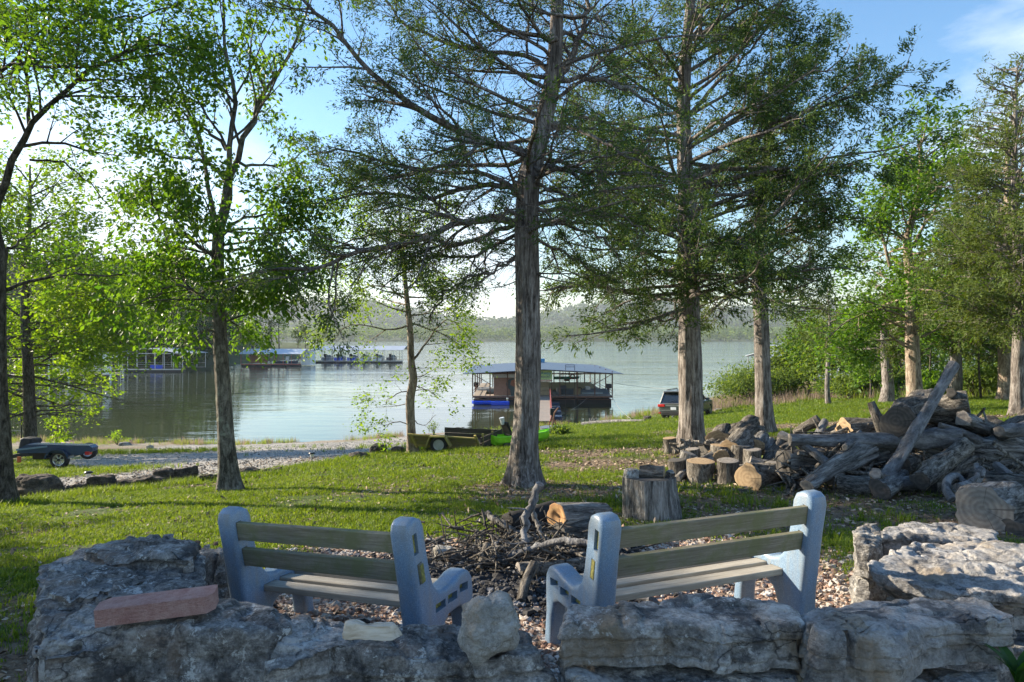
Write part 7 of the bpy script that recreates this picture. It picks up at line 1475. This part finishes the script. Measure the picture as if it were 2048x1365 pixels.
gn_scatter('bank_tall_grass', np.c_[x, y, gz(x, y) - .02], q.random(len(x)) * 6.28, q.uniform(.5, 1.15, len(x)), vr, tb)
# dry weeds along the water
x = q.uniform(-32, 14, 2600); s_ = np.interp(x, SH[:, 0], SH[:, 1]); y = s_ - np.abs(q.normal(.4, 1.6, 2600)); w = fbm(np.c_[x * .5, y * .2, 0 * x], 2, 81); k = w > .0; x, y = x[k], y[k]
gn_scatter('shore_weeds', np.c_[x, y, gz(x, y) - .02], q.random(len(x)) * 6.28, q.uniform(.2, .6, len(x)), q.integers(0, 5, len(x)), tb)
# ------------------------------------------------------------------ loose pebbles, leaf litter, charcoal
def merged(name, C, size, mat_, seed, flat=.6):
    """loose stones: a dozen chipped shapes, one set on each point"""
    q = np.random.default_rng(seed); U, Q = cubesphere(2); nv = len(U); sh = []
    for k in range(14):
        V = U * (1 + .28 * q.normal(0, 1, (nv, 1))) * np.array([1, q.uniform(.6, .95), flat * q.uniform(.6, 1.1)]); o = mk('stone_shape', V, Q, mat_, None, False, {'rnd': np.full(nv, (k + .5) / 14)}); COL.objects.unlink(o); sh.append(o)
    n = len(C); o = gn_scatter(name, C, q.random(n) * 6.28, size, q.integers(0, 14, n), sh); return o
def rndmat(name, stops, rough=.85):
    m, t, b = newmat(name); t.links.new(ramp(t, attr(t, 'rnd'), stops), b.inputs['Base Color']); b.inputs['Roughness'].default_value = rough; return m
pm = rndmat('pebble_mix', [(0, (.10, .07, .055)), (.2, (.24, .14, .10)), (.45, (.34, .22, .16)), (.65, (.30, .27, .24)), (.85, (.48, .42, .36)), (1, (.62, .58, .54))])
NP = 44000; x = q.uniform(-2.9, 3.6, NP); y = q.uniform(2.2, 7.0, NP); pa = masks(x, y)[1]; c0 = gp(1030, 1160); burn = sstep(1.15, .6, np.hypot((x - c0[0]) / 1.0, (y - c0[1] - .1) / .75)); k = (q.random(NP) < pa) & (burn < .6); x, y = x[k], y[k]; sz = q.gamma(4, .0027, len(x)) + .005
merged('patio_pebbles', np.c_[x, y, gz(x, y) + sz * .25], sz, pm, 5)
cm_ = rndmat('charcoal_mix', [(0, (.008, .008, .009)), (.6, (.03, .03, .033)), (.9, (.08, .08, .085)), (1, (.22, .22, .23))])
x = c0[0] + q.normal(0, .48, 7500); y = c0[1] + q.normal(.12, .36, 7500); sz = q.gamma(3, .0042, 7500) + .004; merged('charcoal', np.c_[x, y, gz(x, y) + sz * .4 + .015], sz, cm_, 6)
# leaf litter and wood chips
lm_ = rndmat('litter_mix', [(0, (.05, .035, .025)), (.4, (.16, .11, .07)), (.7, (.30, .22, .15)), (1, (.50, .42, .33))], .9)
x, y = scatter_xy(120000, 3.2, 22, q, .8, .8); di = masks(x, y)[2] * (1 - masks(x, y)[0]); k = q.random(len(x)) < np.clip(di * .5 + .2, 0, 1); x, y = x[k], y[k]; n = len(x); 
A = np.c_[x, y, gz(x, y) + .012]; D = unit(q.normal(0, 1, (n, 3)) * [1, 1, .25]); N = unit(q.normal(0, .35, (n, 3)) + [0, 0, 1]); sz = q.uniform(.025, .06, n) * (1 + y / 25); V, Q, rs = leaf_quads(A, D, N, sz, sz * .5, q.random(n)); o = mk('leaf_litter', V, Q, lm_, None, False, {'rnd': rs}); o['kind'] = 'stuff'
x, y = scatter_xy(30000, 12, 40, q, .8); dr = masks(x, y)[0]; k = dr > .5; x, y = x[k], y[k]; sz = q.gamma(4, .0035, len(x)) + .006
gm2 = rndmat('drive_stone_mix', [(0, (.12, .11, .10)), (.5, (.30, .29, .27)), (1, (.50, .48, .45))]); merged('drive_stones', np.c_[x, y, gz(x, y) - .02], sz, gm2, 9)
# ------------------------------------------------------------------ clean up names left by tiny mistakes


# ------------------------------------------------------------------ light summer haze over the lake
hz = MB().box((0, 3300, 110), (9600, 7000, 240)).build('haze', None); hz['kind'] = 'stuff'
hm = bpy.data.materials.new('haze'); hm.use_nodes = True; t = hm.node_tree; t.nodes.clear(); o_ = nd(t, 'ShaderNodeOutputMaterial'); pv = nd(t, 'ShaderNodeVolumePrincipled')
pv.inputs['Color'].default_value = (.80, .88, 1, 1); pv.inputs['Density'].default_value = .00013; pv.inputs['Anisotropy'].default_value = .2; t.links.new(pv.outputs[0], o_.inputs['Volume']); hz.data.materials.append(hm)
